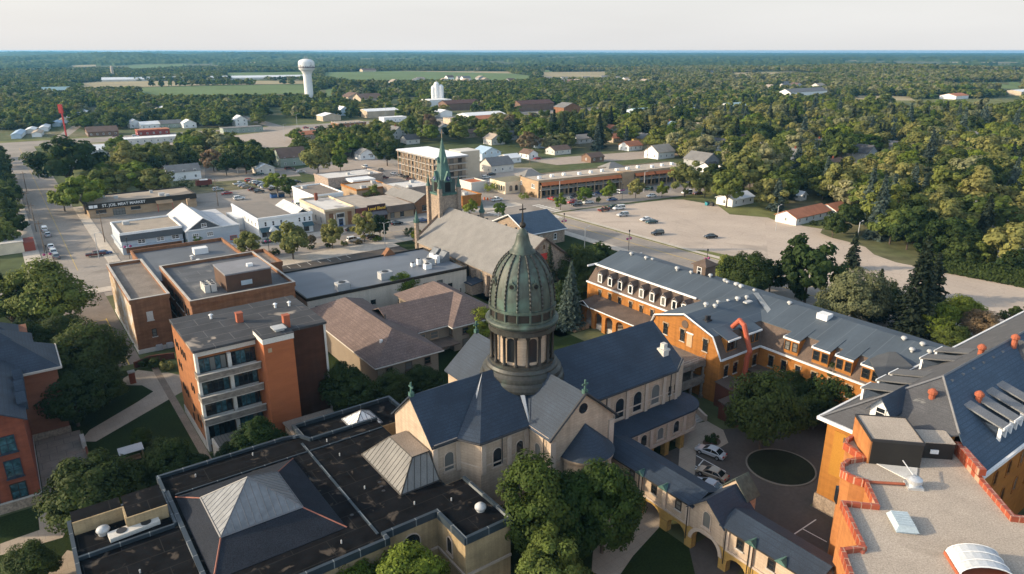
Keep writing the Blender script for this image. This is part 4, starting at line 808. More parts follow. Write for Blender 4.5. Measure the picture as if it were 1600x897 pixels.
for x in (97.8, 100.4, 103.5, 106.0):
    window(mo, '-y', 69.9, x, 4.9, 1.0, 2.1, False, bronze, hood=tanbrick); window(mo, '-y', 69.9, x, 1.4, 1.1, 1.9, False, bronze, hood=tanbrick)
for y, z, w, h in ((82.8, 9.2, 1.05, 2.2), (78.7, 9.2, 1.05, 2.3), (73.4, 9.0, 1.05, 2.3), (84.5, 5.5, 1, 2)): window(mo, '-x', 96, y, z, w, h, False, bronze, hood=tanbrick)
k = MB(); wbox(k, '-x', 96, 76.4, 77.6, 8.6, 11.1, -.02, .08); mo.part('door', k, mat('pale_door', (.40, .27, .17)))
k = MB(); wbox(k, '-x', 96, 76.2, 77.8, 11.1, 11.35, -.02, .12); mo.part('door_hood', k, whitep)
k = MB(); n = 18
k.hexa([(95.98, 78.3 + .75 * math.cos(2 * math.pi * i / n), 12.6 + .75 * math.sin(2 * math.pi * i / n)) for i in range(n)], [(95.9, 78.3 + .75 * math.cos(2 * math.pi * i / n), 12.6 + .75 * math.sin(2 * math.pi * i / n)) for i in range(n)]); mo.part('round_vent', k, brownsh)
# vents along the ridge
rv = random.Random(3)
def roof_fan(x, y, z, s=1.0, mt=galv):
    k = MB(); s *= .72; k.cyl(x, y, z - .3, z + .45 * s, .38 * s, n=10); k.lathe(x, y, [(.72 * s, z + .4 * s), (.78 * s, z + .6 * s), (.6 * s, z + .95 * s), (.02, z + 1.05 * s)], 12); mo.part('roof_fan', k, mt, rm, smooth=True)
for y in (113, 108.5, 107, 98.5, 95.0, 91.0, 87.0, 86.0, 83.8, 82.5, 79.5): roof_fan(117.3 + rv.uniform(-.8, 1.2), y, 14.2, rv.uniform(.7, 1.1))
for x, y in ((103, 79.5), (103.8, 78.0), (106.2, 79.2), (108.4, 78.6), (110.5, 78.0), (112.8, 77.6)): roof_fan(x, y, 14.3, rv.uniform(.6, 1.05))
for y in (71, 49.5, 46.5): roof_fan(117.0, y, 14.1, .9)
roof_fan(114.5, 46.9, 13.6, .9); roof_fan(115.6, 44.7, 13.8, .8)
k = MB(); k.box(115.3, 117.2, 62.3, 64.4, 13.7, 14.8); mo.part('roof_unit', k, whitep, rm)
k = MB(); k.box(110.4, 112.2, 75.8, 76.7, 14.2, 14.45); mo.part('hatch', k, galv, rm)
k = MB(); k.box(98.2, 99.6, 75.2, 76.2, 13.3, 13.7); k.cyl(98.6, 75.7, 13.7, 14.5, .28); k.cyl(99.2, 75.6, 13.7, 14.4, .28); mo.part('kitchen_vent', k, blackmetal, rm)
k = MB(); k.slab([(112.0, 71.9, 12.85), (113.2, 71.9, 13.15), (117.2, 78.2, 14.46), (116.2, 78.6, 14.46)], .03); mo.part('valley_flashing', k, mat('pale_flashing', (.21, .225, .235)), rm)
# orange exhaust duct down the front of the gabled wing
k = MB(); pts = [(101.9, 72.4, 12.6), (101.9, 71.0, 14.3), (101.9, 70.0, 13.7), (102.0, 68.3, 9.2), (102.0, 68.7, 8.0), (102.0, 68.9, 3.2)]
k.path(pts, .44, 10)
for p_ in pts[1:-1]: k.lathe(p_[0], p_[1], [(.02, p_[2] - .46), (.35, p_[2] - .32), (.46, p_[2]), (.35, p_[2] + .32), (.02, p_[2] + .46)], 10)
k.box(101.0, 103.0, 68.2, 69.6, 2.7, 3.3); mo.part('exhaust_duct', k, mat('salmon_duct', (.36, .085, .045), rough=.5, var=.12), smooth=False)
# low brown sheds in the corner
m = MB(); m.box(95.2, 99.0, 66.5, 69.85, 0, 4.4); m.box(92.0, 100.5, 61.0, 66.4, 0, 2.8); mo.part('shed_wall', m, darkred)
m = MB(); m.slab([(94.9, 66.2, 4.3), (99.2, 66.2, 4.3), (99.2, 69.88, 4.75), (94.9, 69.88, 4.75)], .15); m.slab([(91.6, 60.6, 2.7), (100.8, 60.6, 2.7), (100.8, 66.45, 3.5), (91.6, 66.45, 3.5)], .15); mo.part('shed_roof', m, mat('ribbed_brown_roof', (.085, .062, .05), seam=(30, .45, .05, (.05, .038, .03), (0, 0, R(90)))))
k = MB(); wbox(k, '-x', 92.0, 63.0, 64.0, 0, 2.1, -.02, .05); mo.part('shed_door', k, dark)
m = MB(); m.box(103.6, 107.1, 66.5, 69.6, 4.6, 4.8); m.box(103.6, 107.1, 62, 66.5, 3.8, 4.0); mo.part('porch_roof', m, brownsh)
# arcaded porch in front of the far wing
ar = Thing('arcade_porch', 'orange brick arcade porch with five arches below the dormered wing', 'porch', 104, 105)
m = MB(); arcade(m, '-x', 102.4, .6, 92.6, 113.8, 0, 5.1, [(111.4, 2.3, 3.2), (108.0, 2.3, 3.2), (104.6, 2.3, 3.2), (101.2, 2.3, 3.2), (97.8, 2.3, 3.2), (94.6, 2.0, 3.2)]); ar.part('arcade_wall', m, orange)
m = MB(); m.box(102.6, 107.1, 113.2, 113.8, 0, 5.1); m.box(103, 107.1, 92.6, 113.2, 0, 1.2); ar.part('floor', m, concrete)
m = MB(); m.slab([(101.9, 92.4, 5.1), (101.9, 114.3, 5.1), (107.15, 114.3, 6.0), (107.15, 92.4, 6.0)], .2); m.roof_x(101.6, 105, 110.2, 114.2, 5.1, 6.2, .2, .15); ar.part('roof', m, brownsh)
m = MB(); m.rod((101.75, 92.4, 5.0), (101.75, 114.3, 5.0), .13, 4); m.rod((101.35, 110, 5.1), (101.35, 112.2, 6.25), .1, 4); m.rod((101.35, 114.4, 5.1), (101.35, 112.2, 6.25), .1, 4); ar.part('cornice', m, whitep)
m = MB()
for i in range(9): m.box(97.4 + .5 * i, 97.9 + .5 * i, 110.3, 112.6, 0, .13 * (i + 1))
ar.part('steps', m, tanbrick)
k = MB(); k.box(118.6, 122.0, 92.5, 95.8, 12.3, 16.0); k.hip(118.2, 122.4, 92.1, 96.2, 16.0, 17.2); cu = mo.part('belvedere', k, brownsh)
window(mo, '-x', 118.6, 94.1, 13.8, 1.2, 1.8, False, whitep).parent = cu
# ================================================================ RIGHT-HAND HALL (big slate roof)
rh_ = Thing('slate_roofed_hall', 'orange brick hall with large hipped blue slate roof and shed dormers', 'building', 105, 34)
m = MB(); m.prism([(82.6, 42.4), (82.6, 34.4), (86.7, 28.9), (83.6, 25.2), (150, 25.2), (150, 42.4)], 0, 13.8); m.hexa([(83.0, 34.0, 13.8), (86.7, 28.9, 13.8), (88, 30.5, 13.8), (84, 35, 13.8)], [(83.0, 34.0, 14.1), (86.7, 28.9, 16.2), (88, 30.5, 16.9), (84, 35, 14.7)]); m.box(106, 124, 0, 25.3, 0, 13.8); rh_.part('wall', m, mat('amber_brick', (.295, .122, .025), streak=.12, var=.14, fine=5, stretch=(1, 1, 4)))
m = MB(); m.box(82.4, 82.59, 25, 42.6, 0, 2.3); m.box(82.59, 150, 42.41, 42.6, 0, 2.3); rh_.part('stone_base', m, fieldstone)
m = MB()
ze, zr = 13.85, 20.2
A_, B_ = (93.2, 33.9, zr), (150, 33.9, zr)
hz_ = lambda x: ze + (x - 82) / 11.2 * 6.35
m.slab([(82.0, 43.2, ze), (82.0, 35.0, ze), (86.73, 28.53, hz_(86.73)), A_], .2, 0)
m.slab([(86.73, 28.53, hz_(86.73)), (82.9, 24.6, ze), (150, 24.6, ze), B_, A_], .2, 1); m.slab([(82.0, 43.2, ze), (150, 43.2, ze), B_, A_], .2, 0)
m.slab([(105.4, -1, ze), (105.4, 27, ze), (112.0, 33.9, zr), (115, 33.9, zr + .05), (115, -1, zr + .05)], .2, 0); m.slab([(124.6, -1, ze), (124.6, 27, ze), (118, 33.9, zr), (115, 33.9, zr + .05), (115, -1, zr + .05)], .2, 1)
rr_ = rh_.part('roof', m, [litslate, blueshingle])  # one roof, its lit and shaded slopes coloured apart
m = MB(); m.box(81.7, 82.0, 35.1, 43.5, 13.55, 14.0); m.box(82.0, 150, 43.2, 43.5, 13.55, 14.0); m.box(83.1, 105, 24.3, 24.6, 13.55, 14.0); rh_.part('white_fascia', m, whitep)
m = MB(); m.rod((82, 43.2, ze + .1), (A_[0], A_[1], zr + .1), .16, 4); m.rod((86.73, 28.53, hz_(86.73) + .1), (A_[0], A_[1], zr + .1), .16, 4); m.rod((A_[0], A_[1], zr + .1), (150, 33.9, zr + .1), .18, 4); rh_.part('ridge_cap', m, mat('ridge_grey', (.15, .15, .155)), rr_)
def shed_dormer(face, u, cx, w, label=None):
    k = MB()
    if face == '+y': 
        y0, y1 = 35.5 + 2, 42.0; z_ = ze + (43.2 - 41.3) / 9.3 * 6.35
        k.slab([(u - w / 2, 42.0, z_ + 1.45), (u + w / 2, 42.0, z_ + 1.45), (u + w / 2, 37.4, z_ + 2.7), (u - w / 2, 37.4, z_ + 2.7)], .2)
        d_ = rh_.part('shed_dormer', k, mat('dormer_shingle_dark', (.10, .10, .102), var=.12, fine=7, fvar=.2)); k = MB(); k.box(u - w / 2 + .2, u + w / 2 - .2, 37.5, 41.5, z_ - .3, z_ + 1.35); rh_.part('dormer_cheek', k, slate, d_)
        k = MB(); k.box(u - w / 2 + .05, u - w / 2 + .35, 41.6, 41.9, z_ - .6, z_ + 1.4); k.box(u + w / 2 - .35, u + w / 2 - .05, 41.6, 41.9, z_ - .6, z_ + 1.4); k.box(u - w / 2, u + w / 2, 41.95, 42.1, z_ + 1.2, z_ + 1.5); rh_.part('dormer_frame', k, whitep, d_)
        return
    z_ = ze + (26.5 - 24.6) / 9.3 * 6.35
    k.slab([(u - w / 2, 25.9, z_ + 1.5), (u + w / 2, 25.9, z_ + 1.5), (u + w / 2, 30.6, z_ + 2.8), (u - w / 2, 30.6, z_ + 2.8)], .2)
    d_ = rh_.part('shed_dormer', k, mat('sunlit_dormer_shingle', (.17, .17, .172), var=.12, fine=7, fvar=.2)); k = MB(); k.box(u - w / 2 + .2, u + w / 2 - .2, 26.5, 30.4, z_ - .3, z_ + 1.4); rh_.part('dormer_cheek', k, slate, d_)  # dormer roofs made paler in colour to look sunlit
    k = MB(); k.box(u - w / 2 + .05, u - w / 2 + .35, 26.0, 26.4, z_ - .7, z_ + 1.45); k.box(u + w / 2 - .35, u + w / 2 - .05, 26.0, 26.4, z_ - .7, z_ + 1.45); k.box(u - w / 2, u + w / 2, 25.8, 25.95, z_ + 1.25, z_ + 1.6); rh_.part('dormer_frame', k, whitep, d_)
for u in (90.5, 94.5, 98.0, 107.0, 111.5): shed_dormer('+y', u, 0, 2.6)
for u in (93.2, 96.4, 99.6, 102.8): shed_dormer('-y', u, 0, 2.0)
k = MB(); k.gable_x(84.6, 90, 35.6, 38.2, 15, 16.9, 18.6); d_ = rh_.part('gabled_dormer', k, whitep)
k = MB(); k.roof_x(84.4, 90.5, 35.6, 38.2, 16.9, 18.6, .35, .15); rh_.part('dormer_roof', k, slate, d_); window(rh_, '-x', 84.6, 36.9, 15.7, 1.3, 1.5, False, whitep).parent = d_
for (x, y, z) in ((90.0, 33.5, 18.3), (95.5, 30.2, 17.7), (106.8, 34.8, 19.7), (113, 33.0, 20.3)):
    k = MB(); k.cyl(x, y, z - .8, z + .7, .38, n=10); k.lathe(x, y, [(.38, z + .5), (.56, z + .65), (.56, z + 1.0), (.2, z + 1.3), (.02, z + 1.32)], 10); rh_.part('clay_vent', k, stackred, rr_)
for i in range(6):
    x = 94 + i * 3.1; k = MB(); k.box(x, x + .42, 33.0, 33.4, 19.5, 19.8); rh_.part('ridge_vent', k, mat('vent_grey', (.14, .145, .15)), rr_)
m = MB(); m.slab([(119, 42.3, 11.6), (124, 42.3, 11.6), (124, 50, 11.9), (119, 50, 11.9)][:4], .2); m.slab([(98, 43.4, 14.1), (107.5, 43.4, 14.1), (115, 50.5, 12.9), (108.5, 50.5, 12.5)], .2); rh_.part('link_roof', m, mat('link_membrane', (.075, .077, .08), var=.12))
k = MB(); wbox(k, '-x', 82.6, 37.6, 41.2, 6.1, 12.6, -.02, .12); rh_.part('wall_panel', k, mat('panel_brick', (.34, .16, .025), var=.08))
k = MB(); wbox(k, '-x', 82.48, 38.6, 39.9, 11.4, 12.2, 0, .06); rh_.part('vent_grille', k, brownsh)
for x in (87, 91, 95, 99, 103):
    for z in (9.6, 5.6): window(rh_, '-y', 25.2, x, z, 1.2, 2.2, True, orange)
# ================================================================ GRAVEL-ROOFED BLOCK (bottom right), turned a little off the grid
A9 = R(-9.5); c9, s9 = math.cos(A9), math.sin(A9)
def K(x, y): x, y = x * .9574, y * .9574; return (x * c9 + y * s9, -x * s9 + y * c9)      # world -> block frame
gb = Thing('gravel_roofed_block', 'orange brick block with gravel roof, red clay coping and dark penthouse', 'building', *K(45, 66), 0, A9)
e = [(44.7, 80.6), (43.1, 79.5), (42.4, 78.4), (42.9, 76.8), (43.3, 75.2), (41.0, 74.6), (39.9, 73.7), (39.3, 72.3), (39.8, 71.3), (41.1, 70.2), (40.1, 65.6), (36.6, 66.2), (35.4, 58.8), (33.1, 58.4), (32.3, 54.5), (29.8, 40), (62, 40), (59.5, 62.4), (53.6, 63.6), (55.6, 77.4)]
ek = [K(*p) for p in e]
gb.o.location.z = 2.0                          # its parts below are measured from a level 2 m up
m = MB(); m.prism(ek, -2.1, 12.2); gb.part('wall', m, mat('salmon_brick', (.32, .128, .042), streak=.15, var=.14, vs=.5, fine=5, stretch=(1, 1, 4)))
m = MB(); m.prism(ek, 12.2, 12.26); rg_ = gb.part('roof', m, gravel)
m = MB(); m.parapet([K(*p) for p in e[0:16]], 11.9, 12.8, .4, close=False); gb.part('parapet_coping', m, mat('red_clay_coping', (.30, .065, .03), rough=.4, var=.22, fine=3, spec=.5, seam=(.95, .95, .05, (.40, .25, .17))))
m = MB(); m.parapet([K(*p) for p in e[17:20]], 11.9, 12.85, .5, close=False); m.parapet([K(54.8, 71.2), K(55.6, 77.4)], 13.0, 13.8, .8, close=False); gb.part('parapet_coping', m, mat('red_clay_coping', (.30, .065, .03)))
m = MB(); a9 = [K(44.8, 80.4), K(50.0, 79.8), K(49.0, 73.6), K(43.9, 74.8)]; a9 = [K(44.3, 80.7), K(50.2, 79.8), K(49.2, 73.6), K(43.4, 74.6)]
m.prism(a9, 12.2, 15.3); ph = gb.part('penthouse', m, [mat('penthouse_cladding', (.020, .018, .016), rough=.6)])
m = MB(); 
def up(p, q, t): return (p[0] + (q[0] - p[0]) * t, p[1] + (q[1] - p[1]) * t)
m.prism([(p[0] - (.06 if i in (0, 3) else -.0), p[1]) for i, p in enumerate([a9[0], up(a9[0], a9[1], .02), up(a9[3], a9[2], .02), a9[3]])], 12.2, 15.2); gb.part('penthouse_brick', m, MATS['salmon_brick'], ph)
m = MB(); m.prism(a9, 15.3, 15.45); gb.part('penthouse_roof', m, [gravel2 if False else gravel], ph)
m = MB(); m.parapet(a9, 15.2, 15.55, .14); gb.part('penthouse_edge', m, blackmetal, ph)
p2 = [K(50.5, 79.0), K(54.8, 78.6), K(54.2, 75.4), K(50.2, 75.9)]
m = MB(); m.prism(p2, 12.2, 14.3); q2 = gb.part('stair_housing', m, MATS['penthouse_cladding']); m = MB(); m.prism(p2, 14.3, 14.4); gb.part('housing_roof', m, gravel, q2)
m = MB(); c_ = K(51.9, 75.6); m.box(c_[0] - .45, c_[0] + .45, c_[1] - .12, c_[1] + .02, 13.0, 13.5); gb.part('vent_grille', m, whitep, q2)
m = MB(); t_ = [K(44.4, 74.4), K(48.9, 73.5), K(46.9, 70.2)]; m.prism(t_, 12.27, 12.36); gb.part('splash_sheet', m, mat('pale_sheet', (.52, .51, .49)), rg_)
c_ = K(46.4, 69.8)
m = MB(); m.box(c_[0] - .8, c_[0] + .8, c_[1] - .8, c_[1] + .8, 12.26, 12.5); m.lathe(*c_, [(.55, 12.5), (.55, 12.8), (.8, 12.9), (.8, 13.25), (.45, 13.5), (.02, 13.6)], 16); m.rod((c_[0] - .1, c_[1] + .3, 13.5), (c_[0] - .5, c_[1] + 2.6, 13.9), .07); gb.part('exhaust_fan', m, alum, rg_)
m = MB(); m.rod(tuple(K(40.8, 70.4)) + (12.5,), tuple(K(45.4, 69.9)) + (12.5,), .16, 6); gb.part('pipe', m, stackred, rg_)
c_ = K(41.4, 62.8)
m = MB(); m.hexa([(c_[0] - 1.1, c_[1] - 1.5, 12.5), (c_[0] + 1.1, c_[1] - 1.5, 12.5), (c_[0] + 1.1, c_[1] + 1.5, 12.5), (c_[0] - 1.1, c_[1] + 1.5, 12.5)], [(c_[0] - .8, c_[1] - 1.2, 13.05), (c_[0] + .8, c_[1] - 1.2, 13.05), (c_[0] + .8, c_[1] + 1.2, 13.05), (c_[0] - .8, c_[1] + 1.2, 13.05)]); m.box(c_[0] - .95, c_[0] + .95, c_[1] - 1.35, c_[1] + 1.35, 12.2, 12.5)
for i in range(7): yy = c_[1] - 1.2 + i * .4; m.rod((c_[0] - .82, yy, 13.06), (c_[0] + .82, yy, 13.06), .035, 4)
gb.part('louvred_vent', m, mat('pale_blue_vent', (.36, .43, .47), rough=.4), rg_)
c_ = K(45.4, 56.2); sm = MB(); n = 10                      # barrel skylight
for i in range(n):
    t0, t1 = math.pi * i / n, math.pi * (i + 1) / n
    for y0, y1 in ((-1.6, 1.6),):
        sm.slab([(c_[0] - 2.3 * math.cos(t0), c_[1] + y0, 12.6 + 1.1 * math.sin(t0)), (c_[0] - 2.3 * math.cos(t0), c_[1] + y1, 12.6 + 1.1 * math.sin(t0)), (c_[0] - 2.3 * math.cos(t1), c_[1] + y1, 12.6 + 1.1 * math.sin(t1)), (c_[0] - 2.3 * math.cos(t1), c_[1] + y0, 12.6 + 1.1 * math.sin(t1))], .05)
bs = gb.part('barrel_skylight', sm, mat('milky_panel', (.42, .44, .46), rough=.3, var=.1), rg_)
m = MB(); m.box(c_[0] - 2.4, c_[0] + 2.4, c_[1] - 1.7, c_[1] + 1.7, 12.2, 12.62); gb.part('skylight_kerb', m, stackred, rg_)
m = MB()
for yy in (-1.6, -.55, .55, 1.6): m.path([(c_[0] - 2.3 * math.cos(math.pi * i / n), c_[1] + yy, 12.63 + 1.12 * math.sin(math.pi * i / n)) for i in range(n + 1)], .05, 4)
gb.part('glazing_bars', m, whitep, bs)
for (x, y, z) in ((39.55, 73.1, 8.0), (36.1, 62.0, 8.0), (35.7, 60.0, 8.0)):
    k = MB(); p_ = K(x, y); k.box(p_[0] - .14, p_[0] + .2, p_[1] - .5, p_[1] + .5, z, z + 1.9); gb.part('window', k, glass)
k = MB(); p_ = K(35.2, 58.7); k.path([(p_[0], p_[1], 12.4), (p_[0] - .1, p_[1] - .6, 11.4), (p_[0] - .1, p_[1] - .6, 2)], .3, 8); gb.part('downpipe', k, terracotta)
# ================================================================ MAUVE-SHINGLED CONVENT HOUSE
pv = Thing('hip_roofed_residence', 'two-storey tan residence with mauve shingled hip roofs', 'building', 58, 125)
m = MB(); m.box(48.7, 61.4, 108.6, 143.2, 0, 5.8); m.box(61, 77, 119, 135, 0, 5.8); m.box(70.2, 82.4, 117.2, 142, 0, 5.8); pv.part('wall', m, mat('tan_stucco', (.22, .175, .13), var=.08))
m = MB(); m.hip(47.9, 62.2, 107.8, 144.2, 5.8, 9.6); m.roof_x(58, 76, 118.3, 135.6, 5.75, 9.4, .0, .18); m.hip(69.4, 83.2, 116.4, 142.8, 5.8, 9.5, run=7.0); rpv = pv.part('roof', m, purple)
m = MB(); m.parapet([(47.9, 107.8), (62.2, 107.8), (62.2, 118.3), (69.4, 118.3), (69.4, 116.4), (83.2, 116.4)], 5.5, 5.72, .14, close=False); m.box(47.85, 47.99, 107.8, 144, 5.5, 5.72); pv.part('gutter', m, offwhite, rpv)
for x in (51, 55, 59):
    for z in (3.4, .8): window(pv, '-y', 108.6, x, z, 1.4, 1.5, False, brownsh)
for x in (73, 78): window(pv, '-y', 117.2, x, 3.4, 1.5, 1.5, False, brownsh); window(pv, '-y', 117.2, x, .8, 1.5, 1.5, False, brownsh)
for x in (63.5, 66.5): window(pv, '-y', 119, x, 3.3, 1.9, 1.6, False, tanbrick)
for y in (120, 124): window(pv, '-x', 70.2, y - 1.5, 3.4, 1.2, 1.5, False, brownsh)
m = MB(); m.box(62, 70, 114.5, 119, 2.7, 2.95); pv.part('porch_roof', m, brownsh)
for (x, y, z) in ((52.0, 113.5, 7.5), (56.6, 121, 9.3), (63, 127.6, 9.3), (77.5, 126, 9.3)):
    k = MB(); k.cyl(x, y, z, z + .9, .14 if z > 9 else .3); pv.part('vent_pipe', k, blackmetal if z > 9 else whitep, rpv)
# ================================================================ BEIGE FLAT SCHOOL with roof units
bs_ = Thing('beige_school', 'long beige flat-roofed school with grey roof and white air units', 'building', 72, 158)
m = MB(); m.box(50.5, 93.0, 148.2, 171, 0, 6.6); bs_.part('wall', m, beige)
m = MB(); m.box(50.6, 92.9, 148.3, 170.9, 6.6, 6.64); rb = bs_.part('roof', m, mat('smooth_blue_grey_roof', (.11, .122, .14), rough=.5, var=.22, vs=.09, spec=.5, stretch=(.5, 1.5, 1)))
m = MB(); m.parapet([(50.5, 148.2), (93, 148.2), (93, 171), (50.5, 171)], 6.3, 7.0, .35); bs_.part('coping', m, bronze)
for (x, y, w, d, h) in ((60, 150.5, 3.0, 2.2, 1.8), (72, 152.3, 3.2, 2.2, 1.8), (86.5, 156.2, 2.6, 2.0, 1.6), (84.5, 153.4, 1.8, 1.5, 1.3), (82.5, 157.5, 1.0, 1.0, .9), (84.5, 158, 1.0, 1.0, 1.5), (89.2, 157.8, .9, 4.0, 2.0)):
    k = MB(); k.box(x - w / 2, x + w / 2, y - d / 2, y + d / 2, 6.64, 6.64 + h); u_ = bs_.part('air_unit', k, galv if w > 2.5 else whitep, rb)
    k = MB(); k.cyl(x, y, 6.64 + h, 6.75 + h, min(w, d) * .38, n=14); bs_.part('fan_grille', k, blackmetal, rb)
for y in (161.5, 157.2):
    k = MB(); k.hexa([(89.5, y - 1.4, 6.64), (92.6, y - 1.4, 6.64), (92.6, y + 1.4, 6.64), (89.5, y + 1.4, 6.64)], [(91.9, y - 1.4, 9.2), (92.6, y - 1.4, 9.2), (92.6, y + 1.4, 9.2), (91.9, y + 1.4, 9.2)]); bs_.part('skylight_monitor', k, skyglass, rb)
k = MB(); k.gable_y(80.5, 84.0, 170.2, 172.0, 6.64, 6.7, 8.6); bs_.part('roof_gable', k, brownbrick)
for x in (66.5, 74.0, 88): window(bs_, '-y', 148.2, x, 2.2, 1.3, 1.2, False, bronze)
for x in (53, 57, 81, 85): window(bs_, '-y', 148.2, x, 3.6, 1.6, 1.2, False, bronze)
# ================================================================ MID BRICK SCHOOL + MURAL BUILDING
mb_ = Thing('brick_school', 'three-storey brown brick school with dark penthouse on its grey roof', 'building', 36, 158)
m = MB(); m.box(26, 47.2, 145.6, 175.5, 0, 11.6); mb_.part('wall', m, brownbrick)
m = MB(); m.box(26.1, 47.1, 145.7, 175.4, 11.6, 11.64); rmb = mb_.part('roof', m, mat('dusty_grey_roof', (.085, .085, .088), rough=.6, var=.22, vs=.3, seam=(7, 3.5, .05, (.165, .16, .15)), stain=((.20, .185, .165), .14, .60, .08)))
m = MB(); m.parapet([(26, 145.6), (47.2, 145.6), (47.2, 175.5), (26, 175.5)], 11.3, 12.3, .4); mb_.part('parapet', m, brownbrick)
m = MB(); m.parapet([(26, 145.6), (47.2, 145.6), (47.2, 175.5), (26, 175.5)], 12.3, 12.4, .46); mb_.part('coping', m, concrete)
m = MB(); m.box(34, 43.5, 149.0, 158.5, 11.64, 15.2); pb = mb_.part('penthouse', m, mat('brown_cladding', (.085, .05, .034)))
m = MB(); m.box(33.9, 43.6, 148.9, 158.6, 15.2, 15.5); mb_.part('penthouse_roof', m, mat('light_grey_cap', (.20, .20, .21), var=.1), pb)
k = MB(); k.box(37.0, 39.3, 148.85, 148.98, 12.6, 13.6); mb_.part('louvre', k, mat('pale_blue_vent', (.36, .43, .47)), pb)
k = MB(); k.box(39.5, 40.7, 152, 153, 15.5, 16.1); mb_.part('roof_box', k, whitep, pb)
for i in range(6):
    k = MB(); x = 30.6 + (i % 2) * 1.3; y = 151.5 + (i // 2) * 1.35; k.box(x - .55, x + .55, y - .55, y + .55, 11.64, 13.3); mb_.part('air_unit', k, offwhite, rmb)
    k = MB(); k.cyl(x, y, 13.3, 13.38, .4, n=12); mb_.part('fan_grille', k, blackmetal, rmb)
for y in (168, 166, 164, 160.5, 158.5, 156.5, 154.5, 151.5, 149):
    for z in (7.6, 3.6): window(mb_, '-x', 26, y, z, 1.1, 2.1, False, bronze)
b2 = Thing('side_gym', 'grey flat-roofed brick hall with white roof unit behind the brick school', 'building', 36, 195)
m = MB(); m.box(24.2, 47.4, 175.6, 206, 0, 8.6); b2.part('wall', m, brownbrick)
m = MB(); m.box(24.3, 47.3, 175.7, 205.9, 8.6, 8.64); rb2 = b2.part('roof', m, greyroof)
m = MB(); m.parapet([(24.2, 175.6), (24.2, 206), (47.4, 206), (47.4, 175.6)], 8.4, 9.5, .4, close=False); b2.part('parapet', m, brownbrick)
k = MB(); k.box(37.5, 41.0, 194.5, 197, 8.64, 10.2); b2.part('air_unit', k, whitep, rb2)
for x, y in ((36, 191), (36.5, 186.5)): k = MB(); k.cyl(x, y, 8.64, 9.4, .25); k.cyl(x, y, 9.4, 9.6, .45); b2.part('roof_vent', k, whitep, rb2)
b3 = Thing('gravel_annex', 'small dark gravel-roofed annex next to the grey brick hall', 'building', 51, 185)
m = MB(); m.box(47.5, 55, 178, 193, 0, 7.0); b3.part('wall', m, brownbrick); m = MB(); m.box(47.6, 54.9, 178.1, 192.9, 7.0, 7.04); b3.part('roof', m, gravel2); m = MB(); m.parapet([(47.5, 178), (55, 178), (55, 193), (47.5, 193)], 6.8, 7.9, .4); b3.part('parapet', m, brownbrick)
mu = Thing('mural_building', 'narrow brick building with gravel roof and faded painted side wall', 'building', 20, 170)
m = MB(); m.box(16.4, 23.6, 154.6, 186, 0, 11.2); mu.part('wall', m, brownbrick)
m = MB(); m.box(16.5, 23.5, 154.7, 185.9, 11.2, 11.24); mu.part('roof', m, gravel2)
m = MB(); m.parapet([(16.4, 154.6), (23.6, 154.6), (23.6, 186), (16.4, 186)], 11.0, 11.9, .45); mu.part('parapet', m, brownbrick)
m = MB(); m.parapet([(16.4, 154.6), (23.6, 154.6), (23.6, 186), (16.4, 186)], 11.9, 12.0, .52); mu.part('coping', m, concrete)
mural = mat('faded_mural', (.36, .26, .165), var=.25, vs=.35, stain=((.44, .41, .37), .45, .52, .03))
m = MB(); wbox(m, '-x', 16.4, 155.2, 185.6, .6, 10.6, -.02, .05); mu.part('painted_panel', m, mural)
m = MB(); m.box(16.25, 23.7, 154.4, 154.59, 0, .9); m.box(16.2, 16.38, 154.6, 186, 0, .7); mu.part('white_base', m, offwhite)
window(mu, '-y', 154.6, 19.5, 6.9, 1.2, 1.9, False, offwhite, offwhite); window(mu, '-y', 154.6, 19.8, 3.2, .9, 1.7, False, bronze)
for x in (20.2, 22.2): k = MB(); k.box(x - .6, x + .6, 153.7, 154.5, .2, 1.3); mu.part('air_unit', k, galv)
# ================================================================ STONE PARISH CHURCH
cc = Thing('stone_church', 'grey-roofed fieldstone parish church with green copper steeple', 'church', 107.5, 157)
m = MB(); m.gable_y(96.0, 119.0, 134, 180, 0, 6.8, 15.2); m.box(104.4, 110.6, 180.2, 186.4, 0, 19.0); cc.part('wall', m, fieldstone)
m = MB(); m.roof_y(96.0, 119, 134.2, 180.5, 6.8, 15.2, .5, .25); rc = cc.part('roof', m, tansh)
m = MB(); m.rod((95.3, 133.6, 6.4), (107.5, 133.6, 15.35), .3, 4); m.rod((119.7, 133.6, 6.4), (107.5, 133.6, 15.35), .3, 4); m.rod((95.3, 181, 6.4), (107.5, 181, 15.6), .4, 4); cc.part('verge_board', m, brownsh, rc)
for i in range(9):
    k = MB(); y = 138 + i * 4.6; k.box(108.2, 108.7, y, y + .5, 14.7, 15.25); cc.part('ridge_vent', k, blackmetal, rc)
for y in (171.5, 165, 158.5, 152, 145.5, 139.0):
    window(cc, '-x', 96, y, 1.6, 1.5, 4.4, True, tanbrick)
    k = MB(); k.box(95.1, 95.99, y - 3.6, y - 2.7, 0, 5.6); cc.part('buttress', k, fieldstone)
k = MB(); wbox(k, '-y', 134, 105.8, 108.4, 8.6, 11.4, -.02, .1); cc.part('red_louvre', k, redp); window(cc, '-y', 134, 107.3, 12.4, .7, 1.3, True, tanbrick)
window(cc, '-y', 134, 101.5, 2, 1.6, 4.2, True, tanbrick); window(cc, '-y', 134, 113.5, 2, 1.6, 4.2, True, tanbrick)
